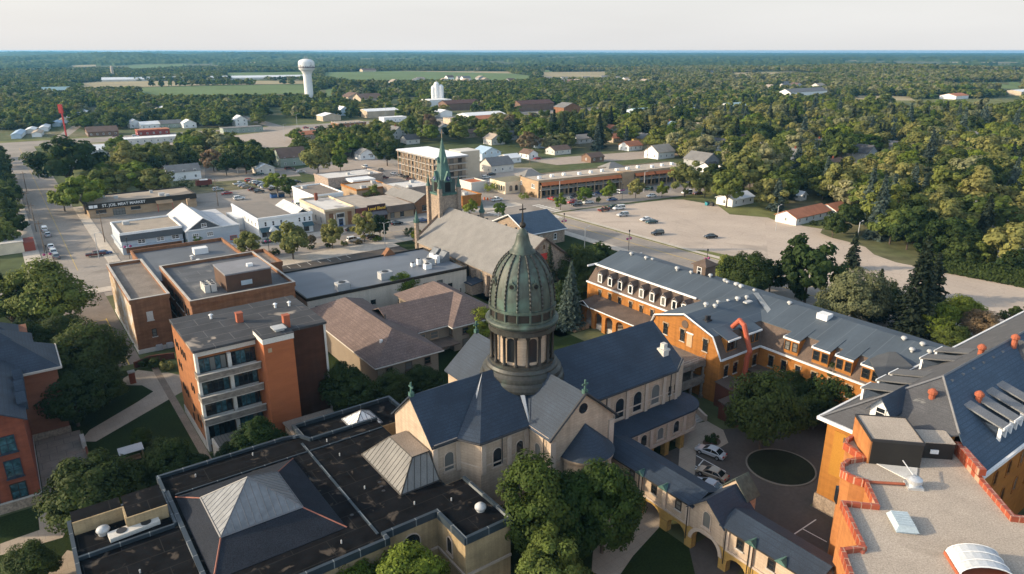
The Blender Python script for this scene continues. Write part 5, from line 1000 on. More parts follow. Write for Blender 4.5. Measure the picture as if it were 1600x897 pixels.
def turret(x, y, z1, s=.75, zt=2.8):
    k = MB(); k.cyl(x, y, 0, z1, s, n=8); t_ = cc.part('turret', k, fieldstone)
    k = MB(); k.cyl(x, y, z1, z1 + .8, s * 1.25, s * 1.25, 8); k.cyl(x, y, z1 + .8, z1 + zt + .8, s * .95, .05, 8); cc.part('turret_spire', k, verdigris, t_)
turret(96.0, 179.8, 12.2); turret(119.0, 179.8, 12.2); 
turret(104.6, 132.5, 6.0, .6) if False else None
for x, y in ((104.2, 179.9), (110.8, 179.9), (104.2, 186.6), (110.8, 186.6)):
    k = MB(); k.box(x - .55, x + .55, y - .55, y + .55, 0, 21.2); t_ = cc.part('corner_pier', k, fieldstone)
    k = MB(); k.cyl(x, y, 21.2, 21.8, .8, .6, 8); k.cyl(x, y, 21.8, 24.8, .5, .05, 8); cc.part('pinnacle', k, verdigris, t_)
m = MB(); m.box(104.2, 110.8, 179.9, 186.6, 18.9, 19.5); cc.part('belfry_ledge', m, verdigris)
m = MB(); m.box(104.9, 110.1, 180.7, 185.9, 19.4, 23.4); bf = cc.part('belfry', m, mat('dark_patina', (.05, .075, .068), var=.3))
for face, pos, u in (('-x', 104.9, 183.3), ('-y', 180.7, 107.5)):
    k = MB(); warch(k, face, pos, u, 1.9, 19.8, 22.0, -.1, .06); cc.part('louvre', k, dark, bf)
    k = MB(); o_ = [(-1.4, 22.8), (1.4, 22.8), (0, 26.0)]
    k.hexa([wpt(face, pos, u + a, -1.4, z) for a, z in o_], [wpt(face, pos, u + a, .35, z) for a, z in o_]); cc.part('belfry_gable', k, verdigris, bf)
    def dial(r, d0, d1): n = 14; return MB().hexa([wpt(face, pos, u + r * math.cos(2 * math.pi * i / n), d0, 23.8 + r * math.sin(2 * math.pi * i / n)) for i in range(n)], [wpt(face, pos, u + r * math.cos(2 * math.pi * i / n), d1, 23.8 + r * math.sin(2 * math.pi * i / n)) for i in range(n)])
    cc.part('clock_face', dial(.72, .3, .42), mat('clock_blue', (.02, .03, .09)), bf)
    k = MB(); k.rod(wpt(face, pos, u, .45, 23.8), wpt(face, pos, u + .05, .45, 24.4), .06, 4); k.rod(wpt(face, pos, u, .45, 23.8), wpt(face, pos, u + .45, .45, 23.65), .06, 4); cc.part('clock_hand', k, whitep, bf)
k = MB(); k.cyl(107.5, 183.3, 23.2, 35.6, 2.6, .08, 8); sp = cc.part('spire', k, verdigris)
k = MB(); k.rod((107.5, 183.3, 35.4), (107.5, 183.3, 38.0), .1); k.box(106.9, 108.1, 183.25, 183.35, 37.0, 37.15); cc.part('cross', k, tanbrick, sp)
for face in ('-x', '-y'):
    k = MB(); u, pos = (183.3, 106.0) if face == '-x' else (107.5, 181.8)
    k.hexa([wpt(face, pos, u - .45, -.8, 28.3), wpt(face, pos, u + .45, -.8, 28.3), wpt(face, pos, u, -.8, 30.0)], [wpt(face, pos, u - .45, .3, 28.3), wpt(face, pos, u + .45, .3, 28.3), wpt(face, pos, u, .3, 30.0)]); cc.part('spire_dormer', k, verdigris, sp)
m = MB(); m.box(119, 127, 132.8, 160, 0, 4.0); cc.part('sacristy_wall', m, fieldstone); m = MB(); m.box(118.9, 127.4, 132.4, 160.3, 4.0, 4.25); cc.part('sacristy_roof', m, tansh)
m = MB(); m.box(92.6, 95.98, 145, 150, 0, 3.0); cc.part('side_porch', m, fieldstone); m = MB(); m.slab([(92.2, 144.6, 2.9), (95.98, 144.6, 3.6), (95.98, 150.4, 3.6), (92.2, 150.4, 2.9)], .2); cc.part('porch_roof', m, slate)
m = MB(); m.cyl(124, 137, 4.2, 6.4, .7, n=8); m.cyl(124, 137, 6.4, 9.2, .85, .05, 8); cc.part('turret_spire', m, verdigris)
ph_ = Thing('parish_house', 'stone parish house with blue-grey gabled roof behind the church', 'house', 140, 178)
m = MB(); m.gable_x(132, 147, 172.8, 193, 0, 4.6, 9.0); ph_.part('wall', m, fieldstone); m = MB(); m.roof_x(132, 147, 172.8, 193, 4.6, 9.0, .6, .25); rph = ph_.part('roof', m, blueshingle)
m = MB(); m.rod((131.3, 172, 4.5), (131.3, 182.9, 9.2), .22, 4); m.rod((131.3, 194, 4.5), (131.3, 182.9, 9.2), .22, 4); m.rod((131.4, 172.1, 4.45), (147.6, 172.1, 4.45), .16, 4); ph_.part('white_verge', m, whitep, rph)
window(ph_, '-y', 172.8, 143, 1.4, 1.1, 2.0); window(ph_, '-y', 172.8, 137, 1.4, 1.1, 2.0)
# ================================================================ DOWNTOWN
def box_shop(name, label, x0, x1, y0, y1, h, wm, rmt, units=0, coping=None, cat='shop', seed=1):
    t = Thing(name, label, cat, (x0 + x1) / 2, (y0 + y1) / 2); m = MB(); m.box(x0, x1, y0, y1, 0, h); t.part('wall', m, wm)
    m = MB(); m.box(x0 + .1, x1 - .1, y0 + .1, y1 - .1, h, h + .04); r_ = t.part('roof', m, rmt)
    m = MB(); m.parapet([(x0, y0), (x1, y0), (x1, y1), (x0, y1)], h - .3, h + .5, .35); t.part('parapet', m, coping or wm)
    q = random.Random(seed)
    for i in range(units):
        x, y = q.uniform(x0 + 2, x1 - 2), q.uniform(y0 + 2, y1 - 2); s = q.uniform(.5, 1.1); k = MB(); k.box(x - s, x + s, y - s, y + s, h + .04, h + 1.1); t.part('air_unit', k, galv, r_)
    return t
t = box_shop('meat_market', 'low tan brick meat market with dark sign band and white lettering', 24, 62, 302.8, 322, 4.9, tanbrick, mat('tan_gravel_roof', (.33, .27, .21), var=.15, vs=.1, fine=3, stain=((.20, .17, .14), .08, .56, .06)), 6, bronze)
m = MB(); m.box(23.8, 62.2, 302.3, 302.79, 3.4, 5.5); m.box(23.4, 23.79, 302.3, 322, 3.4, 5.5); t.part('sign_band', m, bronze)
lettering(t, 'ST. JOE. MEAT MARKET', 1.45, (36.0, 302.28, 4.0), '-y', whitep)
m = MB(); m.box(24.2, 25.6, 302.22, 302.28, 3.9, 5.0); m.box(25.8, 27.0, 302.22, 302.28, 3.9, 5.0); t.part('sign_panel', m, whitep)
window(t, '-y', 302.8, 28.0, 1.6, 3.4, 1.3, False, bronze); window(t, '-y', 302.8, 39.8, 1.7, 3.4, 1.2, False, bronze); window(t, '-y', 302.8, 34.0, .3, 4.2, 2.6, False, bronze, bars=4)
m = MB(); m.slab([(47, 300.6, 3.2), (53, 300.6, 3.2), (53, 302.28, 4.2), (47, 302.28, 4.2)], .15); t.part('entrance_canopy', m, mat('tan_canopy', (.33, .22, .13))); m = MB(); m.rod((47.3, 300.8, 0), (47.3, 300.8, 3.2), .1); m.rod((52.7, 300.8, 0), (52.7, 300.8, 3.2), .1); t.part('canopy_post', m, redp)
t = box_shop('grey_flat_shop', 'two-storey pale grey flat-roofed shop with dark slate band', 26, 43.6, 240.2, 259, 6.4, siding, mat('tan_gravel_roof2', (.30, .25, .195), var=.12, fine=5, fvar=.2), 1, whitep)
m = MB(); m.slab([(25.8, 239.7, 4.4), (43.8, 239.7, 4.4), (43.8, 240.1, 6.6), (25.8, 240.1, 6.6)], .12); t.part('slate_band', m, darksiding)
for x in (31.6, 37.0, 41.4): window(t, '-y', 240.2, x, 2.9, 2.2, 1.3, False, bars=2)
m = MB(); m.box(26.5, 43.4, 238.6, 240.19, 2.4, 2.6); m.box(25.4, 26, 240, 259, 2.5, 2.7); t.part('porch_roof', m, siding); m = MB(); wbox(m, '-y', 240.2, 27, 43, .3, 2.3, -.02, .05); t.part('shopfront', m, brownbrick)
t = Thing('grey_gabled_shop', 'blue-grey sided shop with pale gabled roof and charcoal gable', 'shop', 52, 250)
m = MB(); m.box(44.4, 60.5, 237, 266, 0, 5.6); m.gable_y(44.4, 55, 237.3, 266, 5.3, 5.6, 9.1); t.part('wall', m, siding)
m = MB(); m.roof_y(44.4, 55, 237.3, 266, 5.6, 9.1, .5, .2); m.box(55.2, 60.4, 237.2, 265.8, 5.6, 5.68); t.part('roof', m, mat('pale_grey_roof', (.46, .46, .46), var=.06))
m = MB(); m.hexa([(45.2, 237.25, 5.7), (54.2, 237.25, 5.7), (49.7, 237.25, 8.8)], [(45.2, 237.1, 5.7), (54.2, 237.1, 5.7), (49.7, 237.1, 8.8)]); t.part('gable_cladding', m, darksiding)
m = MB(); m.box(44.2, 60.7, 236.75, 237.05, 5.4, 5.75); m.rod((43.9, 236.8, 5.3), (49.7, 236.8, 9.2), .14, 4); m.rod((55.5, 236.8, 5.3), (49.7, 236.8, 9.2), .14, 4); t.part('white_trim', m, whitep)
for x in (46.8, 51.2): window(t, '-y', 237, x, 3.0, 1.9, 1.4, False, bars=3)
window(t, '-y', 237.1, 49.7, 6.2, 1.6, 1.2, False, bars=2); window(t, '-y', 237, 58.3, .8, 2.2, 1.3, False, redp)
m = MB(); m.box(50.6, 51.6, 262, 263, 6, 11.0); t.part('chimney', m, tanbrick)
t = Thing('white_storefront', 'long white two-storey storefront with dark grey roof and teal awnings', 'shop', 76, 248)
m = MB(); m.box(66.2, 84.8, 235, 255, 0, 6.4); m.box(66.2, 79, 255, 266, 0, 6.2); m.box(63.4, 66.1, 252, 264, 0, 4.2); t.part('wall', m, whitep)
m = MB(); m.box(66.4, 78.6, 235.6, 265.8, 6.4, 6.5); t.part('flat_roof', m, mat('grey_shingle_flat', (.20, .175, .15), var=.1)); m = MB(); m.roof_y(79, 85.6, 236, 256, 6.3, 8.2, .2); t.part('gable_roof', m, mat('pale_metal_roof', (.52, .50, .47)))
m = MB(); m.box(66.0, 85.0, 234.7, 235.4, 6.3, 7.1); m.box(66.0, 66.5, 235.4, 266, 6.2, 6.9); t.part('parapet', m, whitep)
for x in (68.6, 71.2, 73.9, 80.2, 82.0, 83.8): window(t, '-y', 235, x, 4.0, .85, 1.6, False, whitep)
for x in (68, 70, 72.6, 76.4, 79.4, 82.4): window(t, '-y', 235, x, .5, 1.8, 1.9, False, bronze, bars=2)
for y in (238, 242, 246, 250): window(t, '-x', 66.2, y, 3.8, 1.0, 1.4)
for x0, x1 in ((66.4, 74.2), (81, 84.7)): m = MB(); m.slab([(x0, 233.2, 2.6), (x1, 233.2, 2.6), (x1, 234.98, 3.7), (x0, 234.98, 3.7)], .12); t.part('awning', m, mat('slate_awning', (.05, .09, .105)))
m = MB(); m.gable_y(69, 72.2, 232.6, 234.9, 2.6, 2.7, 4.2); t.part('porch_gable', m, whitep)
m = MB(); m.parapet([(62.8, 246), (60.6, 252), (62, 268)], 0, 1.8, .12, close=False); solid('yard_fence', 'pale board fence beside the long white storefront', 'fence', m, offwhite, 61.8, 256)
t = Thing('cream_bank', 'cream corner building with tan pilasters and pale roof', 'shop', 96, 250)
m = MB(); m.box(90.2, 101.6, 237, 262, 0, 5.8); t.part('wall', m, offwhite); m = MB(); m.box(90.3, 101.5, 237.2, 261.9, 5.8, 5.86); t.part('roof', m, mat('pale_roof', (.55, .52, .48), var=.08, stain=((.3, .28, .26), .15, .56, .08)))
m = MB(); m.parapet([(90.2, 237.1), (101.6, 237.1), (101.6, 262), (90.2, 262)], 5.5, 6.5, .4); t.part('parapet', m, mat('cream_cap', (.50, .40, .28)))
m = MB(); wbox(m, '-y', 237, 90.4, 101.4, 5.0, 5.9, .0, .25); wbox(m, '-y', 237, 90.4, 91.6, 0, 5, 0, .25); wbox(m, '-y', 237, 93.2, 94.2, 0, 5, 0, .25); wbox(m, '-y', 237, 97.6, 98.6, 0, 5, 0, .25); wbox(m, '-y', 237, 100.2, 101.4, 0, 5, 0, .25); t.part('pilaster', m, tanbrick)
m = MB(); wbox(m, '-y', 237, 91.6, 93.2, 0, 5, -.02, .05); wbox(m, '-y', 237, 98.6, 100.2, 0, 5, -.02, .05); t.part('brick_panel', m, brownbrick); window(t, '-y', 237, 96, 3.2, 2.6, 1.3, False, bronze, bars=3); window(t, '-y', 237, 96, .2, 1.6, 2.4, False, bluepaint)
for y in (241, 246, 251): window(t, '-x', 90.2, y, 1.0, 1.2, 2.4, True, offwhite)
m = MB(); m.box(95, 96, 258, 259, 5.8, 8.6); t.part('chimney', m, redbrick)
t = Thing('coffee_shop', 'dark red shopfront with yellow script sign and grey awning', 'shop', 107.6, 246)
m = MB(); m.box(101.8, 113.4, 236.6, 262, 0, 5.5); t.part('wall', m, mat('maroon_front', (.14, .045, .035))); m = MB(); m.box(101.9, 113.3, 236.8, 261.9, 5.5, 5.56); t.part('roof', m, mat('tan_gravel_roof3', (.34, .29, .24)))
m = MB(); m.box(106.2, 113.5, 236.2, 236.59, 3.6, 6.2); t.part('sign_board', m, mat('chocolate_board', (.05, .022, .018))); lettering(t, 'Local Blend', 1.5, (109.9, 236.18, 4.35), '-y', mat('sign_yellow', (.75, .45, .06)), bold=.03)
m = MB(); m.slab([(106, 234.4, 2.5), (113.6, 234.4, 2.5), (113.6, 236.19, 3.7), (106, 236.19, 3.7)], .12); t.part('awning', m, mat('grey_awning', (.11, .10, .105)))
m = MB(); m.slab([(102.2, 234.9, 2.6), (105.6, 234.9, 2.6), (105.6, 236.58, 3.5), (102.2, 236.58, 3.5)], .12); t.part('awning', m, mat('rose_awning', (.42, .14, .13)))
for x in (103.8, 108, 111.5): window(t, '-y', 236.6, x, .4, 2.6, 2.0, False, bronze, bars=2)
t = box_shop('white_back_hall', 'white rendered hall with long stepped parapet behind the coffee shop', 96, 108, 262.4, 286, 6.6, whitep, gravel2, 1)
t = Thing('mansard_shop', 'brown shake mansard shop with tan brick front', 'shop', 119, 245); m = MB(); m.box(114, 125, 236, 258, 0, 4.6); t.part('wall', m, tanbrick); m = MB(); m.box(114, 125, 236.2, 258, 4.6, 4.7); t.part('roof', m, MATS['tan_gravel_roof3'])
m = MB(); m.slab([(113.8, 235.2, 2.7), (125.2, 235.2, 2.7), (125.2, 235.98, 5.0), (113.8, 235.98, 5.0)], .15); m.slab([(125.8, 235.2, 2.7), (125.8, 250, 2.7), (125.1, 250, 5.0), (125.1, 235.2, 5.0)], .15); t.part('shake_band', m, brownsh)
for x in (116, 120): window(t, '-y', 236, x, .4, 1.6, 2.0, False, bronze)
t = Thing('brick_gabled_shop', 'brown brick shop with twin gables beside the church corner', 'shop', 131, 246); m = MB(); m.gable_y(126.5, 136, 238, 262, 0, 4.6, 7.4); t.part('wall', m, brownbrick); m = MB(); m.roof_y(126.5, 136, 238, 262, 4.6, 7.4, .5); t.part('roof', m, tansh); window(t, '-y', 238, 131, 1.0, 2.4, 2.2, False, bronze, bars=2)
t = box_shop('tan_brick_store', 'tan brick store with flat pale roof behind the mansard shop', 118, 134, 272, 288, 5.0, tanbrick, MATS['tan_gravel_roof3'], 3, orange, seed=4)
t = box_shop('grey_brick_store', 'taupe brick flat-roofed store behind the twin-gabled shop', 130, 146, 256, 272, 6.4, mat('taupe_brick', (.26, .21, .175)), MATS['pale_roof'], 2, seed=6)
t = box_shop('corner_store', 'small orange brick corner store near the church steeple', 147, 156, 236, 250, 4.6, orange, MATS['tan_gravel_roof3'], 1, seed=7)
t = Thing('cream_bakery', 'cream storefront with tall windows across from the church', 'shop', 190, 252); m = MB(); m.box(178, 204, 250, 262, 0, 5.2); t.part('wall', m, mat('cream_render', (.62, .52, .38))); m = MB(); m.box(178.1, 203.9, 250.1, 261.9, 5.2, 5.26); t.part('roof', m, mat('moss_roof', (.20, .18, .12)))
for x in (181, 184, 187, 190, 193, 196): window(t, '-x', 178, 251 + (x - 181) * .6, 1.4, 1.2, 2.2, True, bronze); window(t, '-y', 250, x, 1.2, 1.5, 2.4, True, bronze)
t = box_shop('orange_roofed_shop', 'small shop with an orange arched roof behind the steeple', 168, 176, 262, 272, 4.0, offwhite, orangemetal, 0, seed=8)
t = box_shop('stone_bank', 'low speckled stone bank with white drive-through canopy', 119, 146, 305, 322, 4.8, mat('speckled_stone', (.30, .235, .19), var=.3, vs=1.5, fine=4, fvar=.3), MATS['pale_roof'], 2, seed=9)
m = MB(); m.box(127, 138, 296, 304.9, 3.6, 4.7); t.part('drive_through_canopy', m, whitep); m = MB(); m.box(127.3, 128, 296.3, 297, 0, 3.6); m.box(137, 137.7, 296.3, 297, 0, 3.6); m.box(132, 132.7, 296.3, 297, 0, 3.6); t.part('canopy_post', m, offwhite)
# building site: four-storey block with slab balconies
t = Thing('unfinished_apartments', 'four-storey apartment block under construction with open balconies and white roof', 'building', 172, 300)
m = MB(); m.box(165, 180.4, 286, 322, 0, 12.3); t.part('wall', m, mat('sheathing', (.25, .20, .15), var=.2)); m = MB(); m.box(162.6, 181, 284, 323, 12.3, 13.0); t.part('roof_fascia', m, mat('zinc_fascia', (.30, .29, .285))); m = MB(); m.box(163, 180.8, 284.3, 322.7, 13.0, 13.2); t.part('roof', m, mat('white_roof_sheet', (.80, .80, .80), var=.04))
m = MB(); m.box(181.0, 192, 291.3, 302, 0, 13.6); t.part('stair_core', m, mat('tan_stair_core', (.46, .385, .29), var=.05)); m = MB(); m.box(180.9, 192.1, 291.2, 302.1, 13.6, 13.8); t.part('core_cap', m, offwhite)
for z in (3.0, 6.1, 9.2):
    m = MB(); m.box(162.8, 164.99, 286, 322, z, z + .3); m.box(164.9, 180.4, 284.2, 285.99, z, z + .3); t.part('balcony_slab', m, concrete)
    m = MB()
    for q in range(2): m.box(162.8, 162.9, 286, 322, z + .7 + .5 * q, z + .78 + .5 * q); m.box(164.9, 180.4, 284.2, 284.3, z + .7 + .5 * q, z + .78 + .5 * q)
    t.part('railing', m, brownsh)
for i in range(11):
    k = MB(); y = 286.2 + i * 3.5; k.box(162.7, 163.1, y, y + .35, 0, 12.3); t.part('post', k, mat('timber_post', (.36, .24, .15)))
for z in (.5, 3.5, 6.6, 9.7):
    for i in range(8): window(t, '-x', 165, 288.5 + i * 4.3, z, 1.9, 2.1, False, offwhite, bars=0, sill=False)
    for i in range(3): window(t, '-y', 286, 168 + i * 4.6, z, 2.2, 2.1, False, bronze, bars=0, sill=False)
# two-level shopping row with orange awnings
A6 = TH + R(-6.5); c6, s6 = math.cos(A6), math.sin(A6); ox, oy = W(184.5, 234.8); bx_, by_ = ox * c6 + oy * s6, -ox * s6 + oy * c6
t = Thing('shopping_row', 'long two-level brick shopping row with orange awnings and balconies', 'shopping centre', bx_ + 43, by_ + 7, 0, A6)
def sr(x): return bx_ + x
m = MB(); m.box(sr(0), sr(86), by_ + 2.2, by_ + 15, 0, 6.9); m.box(sr(-.2), sr(.4), by_ - .2, by_ + 15, 0, 7.2); m.box(sr(44), sr(51), by_ - 1.0, by_ + 3, 0, 7.6); t.part('wall', m, tanbrick)
m = MB(); m.box(sr(0), sr(86.2), by_ - .3, by_ + 15.2, 6.9, 7.2); r_ = t.part('roof', m, mat('tan_gravel_roof4', (.40, .34, .275)))
m = MB(); m.box(sr(-.3), sr(86.4), by_ - .5, by_ - .28, 6.6, 7.6); m.box(sr(-.3), sr(86.4), by_ + 15.2, by_ + 15.4, 6.9, 7.6); t.part('parapet', m, tanbrick)
for x0, x1 in ((1, 43.5), (51.5, 63), (63.6, 85)): m = MB(); m.slab([(sr(x0), by_ - 1.9, 5.4), (sr(x1), by_ - 1.9, 5.4), (sr(x1), by_ - .52, 6.6), (sr(x0), by_ - .52, 6.6)], .12); t.part('awning', m, orangemetal)
m = MB(); m.box(sr(.5), sr(85.5), by_ - 1.0, by_ + 2.1, 3.2, 3.45); t.part('balcony_deck', m, concrete)
m = MB()
for z in (3.9, 4.3): m.box(sr(.5), sr(85.5), by_ - 1.0, by_ - .92, z, z + .07)
t.part('railing', m, offwhite)
for i in range(19): k = MB(); x = sr(1 + i * 4.65); k.box(x - .22, x + .22, by_ - 1.05, by_ - .6, 0, 5.5); t.part('post', k, tanbrick)
for i in range(18):
    x = sr(3.3 + i * 4.65)
    window(t, '-y', by_ + 2.2, x, 3.8, 3.2, 2.3, False, bronze, bars=2, sill=False); window(t, '-y', by_ + 2.2, x, .3, 3.4, 2.5, False, bronze, bars=2, sill=False)
for x in (3, 6.5, 30): window(t, '-x', sr(-.2), by_ + 2 + x * .4, 3.8, 1.2, 1.6)
for i in range(12): k = MB(); x = sr(4 + i * 7); k.box(x - .7, x + .7, by_ + 5 + (i % 3), by_ + 6.3 + (i % 3), 7.2, 8.3); t.part('air_unit', k, whitep, r_)
for x0 in (0, 46): k = MB(); k.hip(sr(x0), sr(x0 + 11), by_ + 12, by_ + 21, 7.0, 9.6); t.part('hip_roof', k, tansh)
# water tower
wx, wy = P(484, 160.5); a0 = math.atan2(-wx, wy)
wt = Thing('water_tower', 'white pedestal water tower with dark town skyline painted on the tank', 'water tower', wx, wy, 0, 0)
m = MB(); m.lathe(wx, wy, [(6.6, 0), (5.6, 3), (5.1, 8), (5.0, 32), (5.6, 34.5), (7.2, 37.0)], 32); wt.part('pedestal', m, whitep, smooth=True)
m = MB(); m.lathe(wx, wy, [(7.2, 36.9), (9.0, 38.6), (9.5, 40.0), (9.5, 46.2), (9.1, 47.6), (7.2, 49.4), (3.5, 50.4), (.02, 50.6)], 40); tk = wt.part('tank', m, whitep, smooth=True)
m = MB(); q = random.Random(5)
cang = math.atan2(-wy, -wx)
def tankband(a0_, a1_, z0, z1, n=6):
    for i in range(n):
        t0, t1 = a0_ + (a1_ - a0_) * i / n, a0_ + (a1_ - a0_) * (i + 1) / n
        m.poly([(wx + 9.53 * math.cos(t0), wy + 9.53 * math.sin(t0), z0), (wx + 9.53 * math.cos(t1), wy + 9.53 * math.sin(t1), z0), (wx + 9.53 * math.cos(t1), wy + 9.53 * math.sin(t1), z1), (wx + 9.53 * math.cos(t0), wy + 9.53 * math.sin(t0), z1)])
tankband(cang - 1.5, cang + 1.5, 40.0, 41.2, 30)
for (f, w, h) in ((-1.2, .10, 2.2), (-1.02, .05, 3.6), (-.85, .14, 2.0), (-.6, .1, 1.3), (-.4, .2, 1.0), (-.1, .16, 1.1), (.15, .2, .9), (.38, .12, 1.2), (.55, .1, 2.4), (.6, .04, 5.0), (.85, .15, 1.4), (1.1, .12, 1.0)): tankband(cang + f - w / 2, cang + f + w / 2, 41.19, 41.2 + h * 1.15, 2)
wt.part('skyline_mural', m, mat('mural_grey', (.13, .11, .115)), tk)
m = MB()
for i in range(5): m.rod((wx - 2 + i, wy, 50.2), (wx - 2 + i, wy, 53 + (i % 2)), .12)
m.lathe(wx, wy, [(2.6, 51.2), (2.7, 51.3)], 16); wt.part('antenna', m, galv, tk)
# ================================================================ HOUSES
wallc = {'white': whitep, 'cream': offwhite, 'brown': mat('brown_siding', (.16, .10, .07)), 'tan': mat('tan_siding', (.42, .34, .25)), 'blue': mat('pale_blue_siding', (.42, .50, .56)), 'green': mat('sage_siding', (.25, .29, .24)), 'grey': mat('grey_siding', (.30, .30, .30)), 'brick': brownbrick, 'red': mat('barn_red', (.22, .045, .035)), 'yellow': mat('yellow_siding', (.55, .40, .12))}
roofc = {'grey': mat('roof_grey', (.16, .155, .15), var=.12), 'dark': mat('roof_dark', (.07, .068, .07), var=.15), 'tan': mat('roof_tan', (.33, .27, .21), var=.12), 'orange': mat('roof_orange', (.40, .155, .08), var=.15), 'brown': mat('roof_brown', (.13, .085, .065), var=.15), 'white': mat('roof_white', (.66, .66, .65), var=.05), 'teal': mat('roof_teal', (.26, .36, .36), var=.1), 'blue': mat('roof_blue', (.30, .40, .50), var=.1), 'maroon': mat('roof_maroon', (.10, .05, .04), var=.12)}
def house(px, py, w, d, ze, zr, axis, wc, rc, label, cat='house', name='house', rot=0.0, group=None, porch=False, chimney=False, flat=False, detail=True):
    X, Y = P(px, py); ang = TH + R(rot); c, s = math.cos(ang), math.sin(ang); x, y = X * c + Y * s, -X * s + Y * c
    t = Thing(name, label, cat, x, y, 0, ang, group); m = MB(); x0, x1, y0, y1 = x - w / 2, x + w / 2, y - d / 2, y + d / 2
    r = MB()
    if flat: m.box(x0, x1, y0, y1, 0, ze); r.box(x0 - .2, x1 + .2, y0 - .2, y1 + .2, ze, ze + .35)
    elif axis == 'x': m.gable_x(x0, x1, y0, y1, 0, ze, zr); r.roof_x(x0, x1, y0, y1, ze, zr, .45)
    else: m.gable_y(x0, x1, y0, y1, 0, ze, zr); r.roof_y(x0, x1, y0, y1, ze, zr, .45)
    t.part('wall', m, wallc[wc]); ro = t.part('roof', r, roofc[rc])
    if detail:
        nx, ny = max(1, int(w / 4)), max(1, int(d / 4.5))
        for fl_ in range(1 if ze < 4.2 else 2):
            for i in range(nx): window(t, '-y', y0, x0 + w * (i + .5) / nx, 1.0 + 2.8 * fl_, 1.1, 1.3, False, whitep, sill=False)
            for i in range(ny): window(t, '-x', x0, y0 + d * (i + .5) / ny, 1.0 + 2.8 * fl_, 1.1, 1.3, False, whitep, sill=False)
        if chimney: k = MB(); k.box(x - .4, x + .4, y - .4, y + .4, ze, zr + 1.2); t.part('chimney', k, redbrick, ro)
        if porch: k = MB(); k.box(x0, x0 + w * .8, y0 - 2, y0 - .02, 2.6, 2.8); t.part('porch_roof', k, roofc[rc])
    return t
